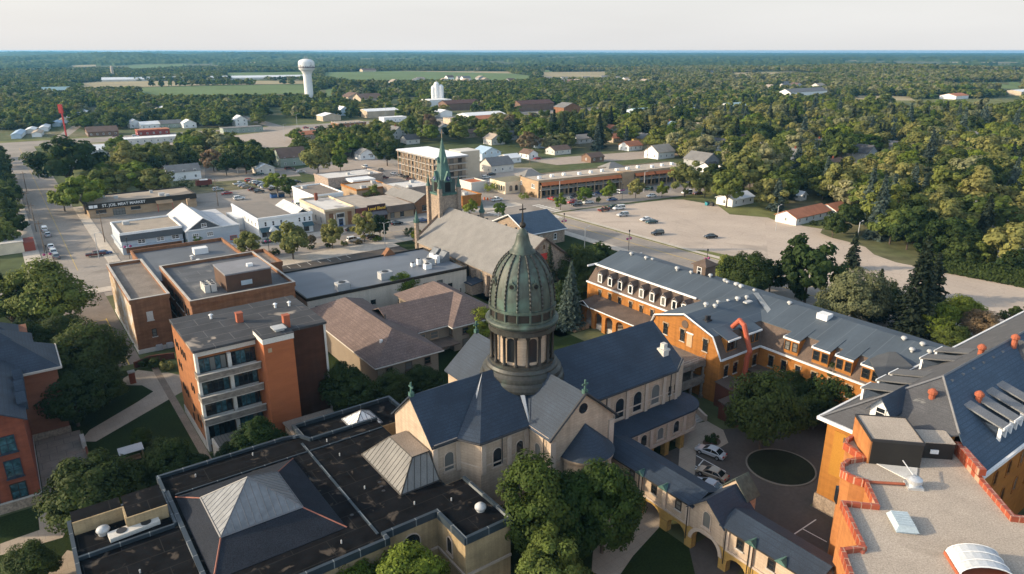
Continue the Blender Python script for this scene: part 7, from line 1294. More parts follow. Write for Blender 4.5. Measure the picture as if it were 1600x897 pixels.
for a in [(843, 786, 62, 'linden', 3.0, 'big dark linden below the drum, left one of the pair hiding the apse'), (893, 800, 50, 'linden', 3.2, 'dark linden filling the gap between the two big lindens'), (944, 786, 56, 'linden', 3.0, 'big dark linden beside the covered bridge, right one of the pair'), (862, 893, 56, 'broad', 2.4, 'bright green tree in front of the two dark lindens'),
          (640, 912, 58, 'bright', 2.2, 'bright tree top before the buff wall of the flat-roofed wing'), (560, 925, 46, 'bright', 2.2, 'low bright tree top under the coping of the flat-roofed wing'),
          (142, 768, 62, 'dark', 2.0, 'large round tree on the lawn between red hall and flat-roofed wing'), (262, 728, 36, 'dark', 2.3, 'round tree on the lawn beside the large round one'), (302, 738, 28, 'dark', 2.0, 'small dark tree tucked behind the plant area of the flat roof'),
          (402, 690, 36, 'linden', 2.4, 'green tree at the foot of the four-storey block'), (370, 705, 22, 'dark', 2.0, 'dark bush-like tree beside the canopy of the four-storey block'), (46, 885, 36, 'dark', 2.0, 'dark round tree at the lower left path'), (220, 683, 15, 'linden', 2.2, 'young sapling tree standing alone on the lawn'),
          (135, 560, 50, 'dark', 2.2, 'big dark tree behind the red brick hall'), (112, 618, 48, 'dark', 2.0, 'dark tree crown spreading over the lawn next to the red hall'), (166, 600, 26, 'dark', 2.1, 'dark tree nearest the pale plaza'),
          (72, 462, 54, 'broad', 2.1, 'big bright green tree by the mural building drive'), (12, 470, 44, 'dark', 2.2, 'dark tree behind the big bright green one'), (20, 540, 40, 'dark', 2.0, 'dark tree in the shade behind the hall roof'), (98, 520, 28, 'dark', 2.0, 'dark tree between spruce and service drive'),
          (541, 606, 34, 'dark', 2.6, 'tall green tree between brick stair tower and mauve-roofed residence'), (612, 606, 26, 'dark', 2.0, 'dark shrub-like tree before the residence wall'), (660, 592, 24, 'dark', 2.0, 'dark tree at the right corner of the residence'), (600, 640, 22, 'broad', 1.8, 'low tree beside the annex behind the chapel'),
          (537, 464, 19, 'bright', 2.4, 'round bright tree by the left part of the beige school wall'), (628, 448, 20, 'bright', 2.4, 'round bright tree by the right part of the beige school wall'), (752, 506, 24, 'bright', 2.3, 'bright green tree left of the dome drum'),
          (905, 418, 28, 'dark', 2.4, 'dark tree between church gable and monastery'), (936, 405, 26, 'dark', 2.3, 'dark tree by the far end of the blue-grey roof'), (880, 470, 26, 'dark', 2.2, 'dark tree behind the copper dome'), (925, 440, 20, 'dark', 2.2, 'dark tree beside the arcade porch'),
          (1195, 640, 48, 'dark', 2.6, 'large dark tree over the courtyard circle'), (1318, 600, 38, 'dark', 2.4, 'dark tree before the right end of the long wing'), (1292, 566, 26, 'broad', 2.5, 'leafy tree covering windows of the long wing'), (1275, 640, 30, 'dark', 2.0, 'dark tree in the corner between long wing and slate-roofed hall'), (1245, 605, 24, 'dark', 2.2, 'dark tree at the long wing wall above the courtyard'),
          (1168, 428, 34, 'dark', 2.2, 'dark round tree beyond the blue-grey roof ridge'), (1140, 420, 22, 'broad', 2.2, 'green tree by the road near the monastery fans'), (1205, 432, 24, 'dark', 2.0, 'dark tree beside the belvedere'), (1265, 415, 42, 'dark', 2.6, 'tall dark open-crowned tree behind the belvedere'), (1340, 464, 40, 'silver', 2.4, 'pale silvery tree behind the long wing'), (1300, 484, 22, 'dark', 2.0, 'dark low tree below the pale silvery one'), (1385, 468, 26, 'dark', 2.4, 'dark tree between silvery tree and tall spruce'),
          (1462, 500, 30, 'bright', 2.0, 'bright tree by the right end of the blue-grey roof'), (1500, 488, 28, 'bright', 2.0, 'bright shrub tree at the edge of the parking lot'), (1535, 508, 28, 'dry', 1.8, 'dry brown shrub tree behind the slate-roofed hall'), (1592, 498, 20, 'dark', 2.0, 'dark tree at the right edge by the parking lot'), (1480, 520, 26, 'broad', 1.8, 'green shrub tree against the hall dormers'),
          (100, 250, 42, 'dark', 1.9, 'biggest dark tree along the left street'), (128, 300, 32, 'bright', 2.0, 'bright tree left of the meat market'), (97, 308, 20, 'bright', 2.0, 'bright street tree at the left street kerb'), (160, 285, 24, 'broad', 2.0, 'green tree behind the meat market roof, street end'), (192, 284, 22, 'olive', 2.0, 'olive tree behind the meat market sign'), (216, 275, 26, 'bright', 2.0, 'bright tree behind the middle of the meat market'), (243, 283, 22, 'olive', 2.0, 'olive tree behind the right end of the meat market'),
          (198, 248, 26, 'olive', 2.0, 'olive tree beyond the meat market, street side'), (232, 244, 22, 'broad', 2.0, 'green tree beyond the meat market, middle'), (182, 228, 16, 'bright', 2.0, 'bright small tree at the highway strip building'), (258, 242, 18, 'olive', 2.0, 'olive tree beyond the meat market, house side'), (298, 226, 19, 'bright', 2.0, 'bright tree at the right end of the strip building'), (320, 220, 20, 'olive', 2.0, 'olive tree right of the strip building'), (345, 226, 18, 'silver', 2.0, 'pale tree in the grove near the highway'), (285, 240, 15, 'dark', 2.2, 'dark tree behind the white house with grey roof'),
          (332, 250, 15, 'dry', 2.2, 'brownish tree above the car park'), (352, 256, 15, 'dark', 2.2, 'dark tree above the car park'), (382, 248, 20, 'dark', 2.1, 'large dark tree above the rows of parked cars'), (408, 246, 16, 'broad', 2.1, 'green tree left of the cream garage'), (432, 283, 15, 'bright', 2.2, 'bright tree between the two car parks'), (452, 292, 13, 'dark', 2.3, 'round dark tree beside the blue bins'),
          (495, 243, 23, 'olive', 2.4, 'tall olive tree right of the sage green house'), (531, 250, 12, 'bright', 2.6, 'narrow bright tree beside the tall olive one'), (424, 242, 12, 'dark', 2.2, 'dark tree left of the sage green house'), (470, 228, 15, 'broad', 2.0, 'green tree behind the sage green house'), (512, 222, 15, 'bright', 2.0, 'bright tree behind the tall olive one'), (548, 226, 17, 'bright', 2.0, 'bright tree in the row along the highway'), (576, 224, 18, 'broad', 2.0, 'green tree in the row along the highway'), (604, 238, 18, 'dark', 2.1, 'dark tree left of the unfinished apartments'),
          (455, 372, 24, 'olive', 2.6, 'street tree before the long white storefront'), (388, 380, 18, 'olive', 2.3, 'street tree before the blue-grey sided shop'), (518, 364, 17, 'olive', 2.6, 'street tree before the cream corner building'), (568, 352, 17, 'olive', 2.8, 'light street tree before the red coffee shopfront'), (593, 352, 14, 'dark', 2.5, 'dark round street tree under the yellow script sign'), (652, 366, 9, 'bright', 2.6, 'small bright tree left of the church turret'), (304, 374, 9, 'bright', 2.2, 'small bright tree before the charcoal gable'), (486, 376, 8, 'dry', 2.4, 'small reddish street tree between two olive ones'), (581, 300, 11, 'broad', 2.2, 'small tree behind the white rendered hall'),
          (876, 314, 10, 'bright', 2.6, 'boulevard tree at the street corner of the shopping row'), (915, 303, 11, 'bright', 2.6, 'second boulevard tree from the corner of the shopping row'), (952, 297, 11, 'bright', 2.6, 'third boulevard tree from the corner of the shopping row'), (994, 292, 12, 'olive', 2.6, 'fourth boulevard tree from the corner of the shopping row'), (1035, 295, 9, 'bright', 2.6, 'fifth boulevard tree from the corner of the shopping row'), (935, 312, 4, 'olive', 2.6, 'tiny boulevard sapling between second and third boulevard trees'), (1072, 278, 21, 'olive', 2.6, 'large olive tree at the far corner of the parking lot'), (1103, 285, 16, 'olive', 2.6, 'olive tree beside the white roadside cabin'), (1138, 290, 24, 'broad', 2.6, 'green tree over the white roadside cabin'), (781, 326, 10, 'bright', 2.4, 'small tree at the street crossing behind the parish house'), (736, 323, 10, 'bright', 2.4, 'small tree right of the church steeple'),
          (1165, 262, 34, 'olive', 2.2, 'broad olive tree above the white roadside cabin'), (1205, 300, 22, 'olive', 2.2, 'olive tree left of the orange-roofed ranch house'), (1322, 338, 22, 'dark', 2.2, 'dark tree right of the orange-roofed ranch house'), (1303, 352, 15, 'dark', 2.4, 'dark narrow tree at the parking lot rim')]:
    at_crown(*a[:5], a[5])
for a in [(58, 560, 497, 20, 'spruce', 'grey-green spruce behind the red brick hall'), (579, 478, 453, 7, 'spruce', 'small spruce by the middle of the beige school wall'), (667, 449, 431, 9, 'spruce', 'small spruce near the right end of the beige school'), (890, 512, 408, 23, 'blue', 'blue spruce right of the copper dome'),
          (858, 470, 380, 17, 'spruce', 'dark spruce against the church end gable'), (1422, 530, 368, 36, 'spruce', 'tallest dark spruce behind the long wing'), (1330, 420, 362, 14, 'spruce', 'thin dark pine standing on the parking lot rim'), (1365, 500, 420, 20, 'spruce', 'dark spruce left of the tallest one'), (1212, 330, 278, 14, 'blue', 'blue spruce above the orange-roofed ranch house'), (1455, 470, 395, 20, 'spruce', 'dark spruce by the parking lot right of the tallest one'),
          (740, 520, 470, 8, 'spruce', 'small dark conifer by the rear chapel gable')]:
    at_base(*a)
EXPL = len(TREES)
# --- scattered groves, Poisson spaced in the places where the photograph shows them
TAKEN = [(X, Y, r) for X, Y, r, *_ in TREES]; q = random.Random(21); GRID = {}
def cell(X, Y): return int(X // 14), int(Y // 14)
for t_ in TAKEN: GRID.setdefault(cell(t_[0], t_[1]), []).append(t_)
def free(X, Y, r, f=.62):
    cx, cy = cell(X, Y)
    for i in (-1, 0, 1):
        for j in (-1, 0, 1):
            for (a, b, c) in GRID.get((cx + i, cy + j), ()):
                if (a - X) ** 2 + (b - Y) ** 2 < ((r + c) * f) ** 2: return False
    for hx, hy, hr, clear in HOUSE_AT:
        if (hx - X) ** 2 + (hy - Y) ** 2 < (hr + r * .8) ** 2: return False
        d = math.hypot(hx, hy); ux, uy = -hx / d, -hy / d; tt = (X - hx) * ux + (Y - hy) * uy
        if 0 < tt < min(d * .15, clear) + hr * .5 and abs((X - hx) * uy - (Y - hy) * ux) < hr * .45 + r * .62: return False
    return True
def inpoly(x, y, pl):
    c = False; n = len(pl)
    for i in range(n):
        (xa, ya), (xb, yb) = pl[i], pl[(i + 1) % n]
        if (ya > y) != (yb > y) and x < (xb - xa) * (y - ya) / (yb - ya) + xa: c = not c
    return c
KEEP_OUT = [[(405, 250), (415, 168), (445, 168), (470, 250)], [(640, 210), (650, 188), (760, 175), (800, 190), (760, 200)], [(0, 232), (0, 205), (330, 200), (640, 190), (640, 196), (480, 212), (330, 216), (330, 226), (130, 240)],
            [(150, 215), (130, 170), (160, 165), (170, 215)], [(880, 205), (1210, 168), (1210, 178), (900, 200)], [(1340, 168), (1600, 150), (1600, 178), (1420, 182)], [(1590, 255), (1600, 240), (1600, 280)],
            [(365, 200), (375, 180), (400, 180), (405, 240), (365, 240)], [(690, 200), (700, 186), (800, 182), (830, 196)]]
def proj_ground(X, Y, Z=0.0):
    dz = Z - CAM_H; f = Y * CP - dz * SP; return 800 + FPX * X / f, 448.5 - FPX * (Y * SP + dz * CP) / f
ZONES = [([(1085, 300), (1108, 268), (1060, 252), (985, 244), (930, 236), (850, 235), (840, 215), (900, 200), (1000, 192), (1200, 185), (1420, 185), (1600, 182), (1600, 430), (1470, 404), (1385, 382), (1335, 356), (1312, 332), (1290, 316), (1230, 320), (1205, 335), (1130, 305)], (5.2, 8.8), 'broad olive silver olive broad dark silver bright broad olive olive broad bright dark broad olive silver broad broad olive silver bright olive dark broad silver spruce blue broad olive bright'.split()),
         ([(0, 405), (18, 380), (24, 320), (6, 268), (0, 240)], (3, 4.4), 'dark dark broad'.split()),
         ([(70, 260), (150, 236), (330, 226), (400, 236), (398, 262), (330, 262), (260, 268), (160, 300)], (3.8, 5.2), 'broad bright olive dark'.split()),
         ([(400, 250), (430, 222), (620, 205), (640, 232), (600, 250), (520, 250), (470, 240)], (3.8, 5.2), 'bright broad olive dark'.split()),
         ([(596, 240), (640, 205), (760, 200), (880, 206), (880, 240), (800, 240), (745, 225), (640, 225)], (4.8, 7.6), 'broad olive silver dark bright dry'.split()),
         ([(0, 208), (60, 196), (150, 172), (330, 190), (410, 184), (410, 200), (330, 201), (165, 206)], (4, 6), 'broad dark bright broad'.split()),
         ([(1390, 392), (1470, 412), (1600, 440), (1600, 430), (1470, 404), (1400, 386)], (3.0, 4.0), 'dark dark spruce broad'.split())]
for pl, rr_, sps in ZONES:
    xs, ys = [p[0] for p in pl], [p[1] for p in pl]; wp = [P(*p) for p in pl]; wx0, wx1 = min(p[0] for p in wp), max(p[0] for p in wp); wy0, wy1 = min(p[1] for p in wp), max(p[1] for p in wp)
    for _ in range(int((wx1 - wx0) * (wy1 - wy0) / 9)):
        X, Y = q.uniform(wx0, wx1), q.uniform(wy0, wy1); px, py = proj_ground(X, Y)
        if not inpoly(px, py, pl) or any(inpoly(px, py, k) for k in KEEP_OUT): continue
        r = q.uniform(*rr_); sp = q.choice(sps)
        if sp in ('spruce', 'blue'): r *= .6
        if not free(X, Y, r): continue
        GRID.setdefault(cell(X, Y), []).append((X, Y, r)); h = r * q.uniform(1.75, 2.4) if sp not in ('spruce', 'blue') else r * q.uniform(4, 5); TREES.append((X, Y, r, h, sp, None, 0.0))
order = TREES[:EXPL] + sorted(TREES[EXPL:], key=lambda t: -(t[3] / math.hypot(t[0], t[1], CAM_H)))
INDIV, REST = order[:292], order[292:]
MARKS = [('the white two-storey house', P(1240, 256)), ('the charcoal house', P(1345, 252)), ('the orange-roofed ranch house', P(1254, 343)), ('the red barn', P(1546, 355)), ('the white shed', P(1417, 343)), ('the tan-roofed bungalow', P(1555, 398)), ('the multi-gabled house', P(1095, 264)), ('the tan-roofed white house', P(1030, 246)), ('the white gabled house at the right', P(1522, 224)),
         ('the long white ranch house', P(912, 222)), ('the construction site', P(700, 240)), ('the left street', P(20, 330)), ('the meat market', P(220, 290)), ('the sage green house', P(454, 257)), ('the highway row', P(560, 228)), ('the far right grove', P(1590, 300)), ('the hedge row', P(1500, 430)), ('the maple grove', P(1450, 270)), ('the parking lot rim', P(1330, 380)), ('the brown cottage', P(926, 252)), ('the pale blue house', P(1045, 208)), ('the small white garage', P(826, 247))]
ADJ = {'broad': 'mid-green leafy', 'olive': 'olive-toned leafy', 'dark': 'dark green leafy', 'bright': 'fresh green leafy', 'silver': 'pale silvery', 'maple': 'dark red maple', 'dry': 'brownish', 'spruce': 'dark spruce', 'blue': 'blue-grey spruce', 'linden': 'linden'}
ORD = 'first second third fourth fifth sixth seventh eighth ninth tenth eleventh twelfth thirteenth fourteenth fifteenth sixteenth seventeenth eighteenth nineteenth twentieth'.split()
bins = {}
for i, t_ in enumerate(INDIV):
    if t_[5]: continue
    mk_ = min(MARKS, key=lambda m: (m[1][0] - t_[0]) ** 2 + (m[1][1] - t_[1]) ** 2); bins.setdefault((t_[4], mk_[0]), []).append((math.hypot(mk_[1][0] - t_[0], mk_[1][1] - t_[1]), i))
LAB = {}
for (sp, nm), l in bins.items():
    l.sort()
    for k, (_, i) in enumerate(l): LAB[i] = f'{ADJ[sp]} tree, {ORD[k] if k < 20 else "outermost"} such out from {nm}'
for i, t_ in enumerate(INDIV):
    X, Y, r, h, sp, lab, zo = t_; near = math.hypot(X, Y, CAM_H) < 190
    add_tree(X, Y, h, r, sp, lab or LAB[i], 2 if near else 1, 'trees of the town and campus' if lab else 'trees of the residential groves', seed=i)
# --- everything farther: one mass of woodland, real crowns on real land
def scatter(name, pts, lib, kind='stuff'):
    """pts: rows x, y, z, radius scale, height scale, turn, library index"""
    pts = np.array(pts, np.float32); col = bpy.data.collections.new(name + '_library')
    for i, (me) in enumerate(lib): o = bpy.data.objects.new(f'{name}_{i:02d}', me); col.objects.link(o)
    me = bpy.data.meshes.new(name); me.vertices.add(len(pts)); me.vertices.foreach_set('co', pts[:, :3].ravel())
    for nm, arr, ty in (('sc', np.stack([pts[:, 3], pts[:, 3], pts[:, 4]], 1), 'FLOAT_VECTOR'), ('rot', np.stack([0 * pts[:, 5], 0 * pts[:, 5], pts[:, 5]], 1), 'FLOAT_VECTOR')):
        a = me.attributes.new(nm, ty, 'POINT'); a.data.foreach_set('vector', arr.astype(np.float32).ravel())
    a = me.attributes.new('idx', 'INT', 'POINT'); a.data.foreach_set('value', pts[:, 6].astype(np.int32))
    o = link(name, me); tag(o, kind=kind); g = bpy.data.node_groups.new(name, 'GeometryNodeTree')
    g.interface.new_socket('Geometry', in_out='INPUT', socket_type='NodeSocketGeometry'); g.interface.new_socket('Geometry', in_out='OUTPUT', socket_type='NodeSocketGeometry')
    gi, go = g.nodes.new('NodeGroupInput'), g.nodes.new('NodeGroupOutput'); ip = g.nodes.new('GeometryNodeInstanceOnPoints'); ci = g.nodes.new('GeometryNodeCollectionInfo')
    ci.inputs['Collection'].default_value = col; ci.inputs['Separate Children'].default_value = True; ci.inputs['Reset Children'].default_value = True
    def na(nm, ty): n = g.nodes.new('GeometryNodeInputNamedAttribute'); n.data_type = ty; n.inputs[0].default_value = nm; return n
    s_, r_, i_ = na('sc', 'FLOAT_VECTOR'), na('rot', 'FLOAT_VECTOR'), na('idx', 'INT')
    L = g.links; L.new(gi.outputs[0], ip.inputs['Points']); L.new(ci.outputs[0], ip.inputs['Instance']); ip.inputs['Pick Instance'].default_value = True
    o1 = [s for s in s_.outputs if s.enabled][0]; o2 = [s for s in r_.outputs if s.enabled][0]; o3 = [s for s in i_.outputs if s.enabled][0]
    L.new(o1, ip.inputs['Scale']); L.new(o2, ip.inputs['Rotation']); L.new(o3, ip.inputs['Instance Index']); L.new(ip.outputs[0], go.inputs[0])
    md = o.modifiers.new('scatter', 'NODES'); md.node_group = g; return o
mids = ['broad', 'olive', 'dark', 'bright', 'silver', 'dry', 'maple', 'spruce', 'blue']
mid_lib = []
for sp in mids:
    if sp in ('spruce', 'blue'): mid_lib.append(template(sp, 1)[0][0]); mid_lib.append(template(sp, 1)[1][0])
    else: mid_lib.append(template(sp, 1)[0][0]); mid_lib.append(template(sp, 1)[1][0])
rows = []
for X, Y, r, h, sp, *_ in REST:
    con = sp in ('spruce', 'blue'); rows.append((X, Y, 0, r / (3.0 if con else 4.5), h / (12.0 if con else 10.8), q.uniform(0, 6.28), mids.index('broad' if sp == 'linden' else sp) * 2 + q.randrange(2)))
far_kinds = ['broad', 'olive', 'dark', 'bright', 'silver']; far_lib = []
for sp in far_kinds:
    for v in range(2): far_lib.append(crown('canopy', 900 + v * 13 + sum(map(ord, sp)), 4.5, .3, 10, 20, 15, 1.75, leafmat('leaves_' + sp, LEAF[sp]), .1, 1.1))
rows2 = []; FP = [pl for pl, _ in FIELDS]
def wood_mask(X, Y):
    s = math.sin(X * .011 + 1.3) * math.sin(Y * .007 + .4) + .6 * math.sin(X * .023 - Y * .013) + .45 * math.sin(X * .005 + Y * .004 + 2)
    return s
nq = np.random.default_rng(5)
D = 0
for _ in range(200000):
    Dd = math.sqrt(nq.uniform(430 ** 2, 2700 ** 2)); az = R(nq.uniform(-39, 39)); X, Y = Dd * math.sin(az), Dd * math.cos(az); px, py = proj_ground(X, Y)
    if py > (203 if px < 420 else 186) or (py > 178 and px > 820): continue
    if any(inpoly(px, py, k) for k in KEEP_OUT) or any(inpoly(px, py, k) for k in FP): continue
    hh = nq.uniform(6.5, 12.5); qx, qy = proj_ground(X, Y, float(hill(np.array(X), np.array(Y))) + hh * .8)
    if any(inpoly(qx, qy, k) for k in KEEP_OUT) or any(inpoly(qx, qy, k) for k in FP): continue
    w = wood_mask(X, Y); th_ = -.55 if py < 160 else -.9
    if px < 420 and py > 148: th_ = -1.2
    if px > 1180 and 104 < py < 140: th_ = -1.6
    if px > 820 and py > 140: th_ = -.1
    if 420 < px < 700 and py > 145: th_ = -.35
    if w < th_ and nq.uniform() > .06: continue
    r = nq.uniform(3.2, 8.0)
    if not free(X, Y, r, .55): continue
    GRID.setdefault(cell(X, Y), []).append((X, Y, r))
    sunny = px > 900 and py < 150
    k = nq.choice(5, p=[.16, .34, .02, .16, .32] if sunny else [.40, .16, .20, .18, .06])
    rows2.append((X, Y, float(hill(np.array(X), np.array(Y))), r / 4.5, hh / 10.5, nq.uniform(0, 6.28), int(k) * 2 + int(nq.integers(2))))
scatter('grove_trees', rows, mid_lib); scatter('far_woodland', rows2, far_lib)
print('TREES', len(INDIV), len(REST), len(rows2))
# --- woods beyond 2.5 km: a bumpy canopy draped over the hills, with open fields between
rs = np.geomspace(2500, 15000, 150); az = np.radians(np.linspace(-46, 46, 900)); RR, AA = np.meshgrid(rs, az, indexing='ij'); X, Y = RR * np.sin(AA), RR * np.cos(AA)
rg = np.random.default_rng(3)
def fbm(X, Y, s):
    out = 0; a = 1
    for o_ in range(4): out = out + a * np.sin(X / s * 1.7 + 1.3 * o_ + 1.1 * np.sin(Y / s * 1.1 + o_)) * np.sin(Y / s * 1.3 + 2.1 * o_ + .9 * np.sin(X / s * .8)); a *= .55; s *= .47
    return out
msk = fbm(X, Y, 620) + .25 * fbm(X, Y, 190); woodm = msk > -.42
PXX, PYY = proj_ground(X, Y, hill(X, Y))
for pl in FP:
    xs, ys = [p[0] for p in pl], [p[1] for p in pl]; sel = (PXX > min(xs)) & (PXX < max(xs)) & (PYY > min(ys)) & (PYY < max(ys))
    for i, j in np.argwhere(sel):
        if inpoly(PXX[i, j], PYY[i, j], pl): woodm[i, j] = False
bump = 9 + 4.5 * rg.normal(size=X.shape) * .6 + 2.5 * fbm(X, Y, 60)
Z = hill(X, Y) + np.where(woodm, np.clip(bump, 4, 17), -6)
fm_ = bpy.data.materials.new('far_canopy'); fm_.use_nodes = True; N_, L_ = fm_.node_tree.nodes, fm_.node_tree.links; fb_ = N_['Principled BSDF']; fb_.inputs['Roughness'].default_value = .95; fb_.inputs['Specular IOR Level'].default_value = .05
tc = N_.new('ShaderNodeTexCoord'); r1 = rampc(nz(.02, 6), [(.3, (.022, .040, .014)), (.5, (.050, .075, .022)), (.72, (.10, .115, .035))]); L_.new(r1, fb_.inputs['Base Color'])
tag(link('far_forest', npmesh('far_forest', np.stack([X, Y, Z], -1).reshape(-1, 3), gridfaces(*RR.shape), [fm_])), kind='stuff')
# hedge and shrub beds
def shrub(px, py, r, h, sp, label, rm=None, cat='shrub', name='shrub'):
    X, Y = P(px, py); me = SHR.setdefault((sp, int(r * 3)), crown('shrub', int(px), 1.0, 0, 1.0, 26, 34, .16 / max(r, .5) ** .6, leafmat('leaves_' + sp, LEAF[sp]), .0, .8)); o = link(name, me, (X, Y, 0)); o.scale = (r, r, h); o.rotation_euler = (0, 0, px); tag(o, label, cat); return o
SHR = {}
for i, (px, py, r, sp, lb) in enumerate([(430, 398, 1.6, 'dark', 'dark shrub at the left end of the school parking bays'), (452, 395, 1.2, 'bright', 'bright low shrub in the planted verge of the school bays'), (486, 389, 1.0, 'dark', 'small dark shrub midway along the planted verge'), (513, 386, 1.0, 'dark', 'small dark shrub below the cream corner building'), (538, 383, 1.1, 'olive', 'olive shrub in the verge below the coffee shop'), (560, 381, 1.2, 'dry', 'russet shrub in the verge below the coffee shop'), (590, 377, 1.5, 'bright', 'bright shrub at the right end of the planted verge'),
        (640, 368, 2.2, 'dark', 'dark shrub hedge by the church corner lawn'), (654, 372, 1.2, 'bright', 'low bright shrub beside the church turret'), (1112, 691, 1.1, 'dark', 'small dark bush in the planting bed by the silver sedan'), (245, 573, 1.5, 'dark', 'flowering dark shrub by the plaza wall'), (262, 577, 1.3, 'olive', 'yellowish shrub in the plaza flower bed'), (226, 571, 1.1, 'dark', 'dark shrub left in the plaza flower bed'), (1271, 352, 1.3, 'dark', 'round dark shrub by the orange ranch garage'), (1243, 349, 1.6, 'bright', 'bright shrub before the orange ranch house'),
        (830, 308, 2.0, 'dry', 'reddish shrub at the corner of the shopping row'), (818, 311, 2.2, 'bright', 'bright shrub at the shopping row side wall'), (288, 298, 4.5, 'dark', 'wide dark hedge beside the meat market car park'), (770, 300, 4.0, 'bright', 'large bright shrub before the cream storefront')]):
    shrub(px, py, r, r * 1.2, sp, lb)
hm_ = MB(); 
hed = []
for i in range(46):
    f = i / 45; px, py = 1462 + 150 * f, 421 + 28 * f; X, Y = P(px, py); hed.append((X, Y, 0, .52 * q.uniform(.8, 1.1), .42 * q.uniform(.85, 1.15), q.uniform(0, 6), 4 + q.randrange(2)))
V, T = [], []
rngh = np.random.default_rng(9)
for X, Y, z, s, sz, *_ in hed:
    n = 260; p = rngh.normal(size=(n, 3)); p /= np.linalg.norm(p, axis=1, keepdims=True); p[:, 2] = np.abs(p[:, 2]); pos = np.array([X, Y, .2]) + p * np.array([2.4, 2.4, 4.2 * sz / .42]) * rngh.uniform(.75, 1.05, (n, 1)); V.append(quads(pos, p + rngh.normal(size=(n, 3)) * .4, .55, rngh)); T.append(rngh.uniform(.7, 1.2, n))
ho_ = leafmesh('hedge', V, T, leafmat('leaves_dark', LEAF['dark'])); tag(link('hedge', ho_), 'long dark clipped hedge along the right side of the parking lot', 'hedge')
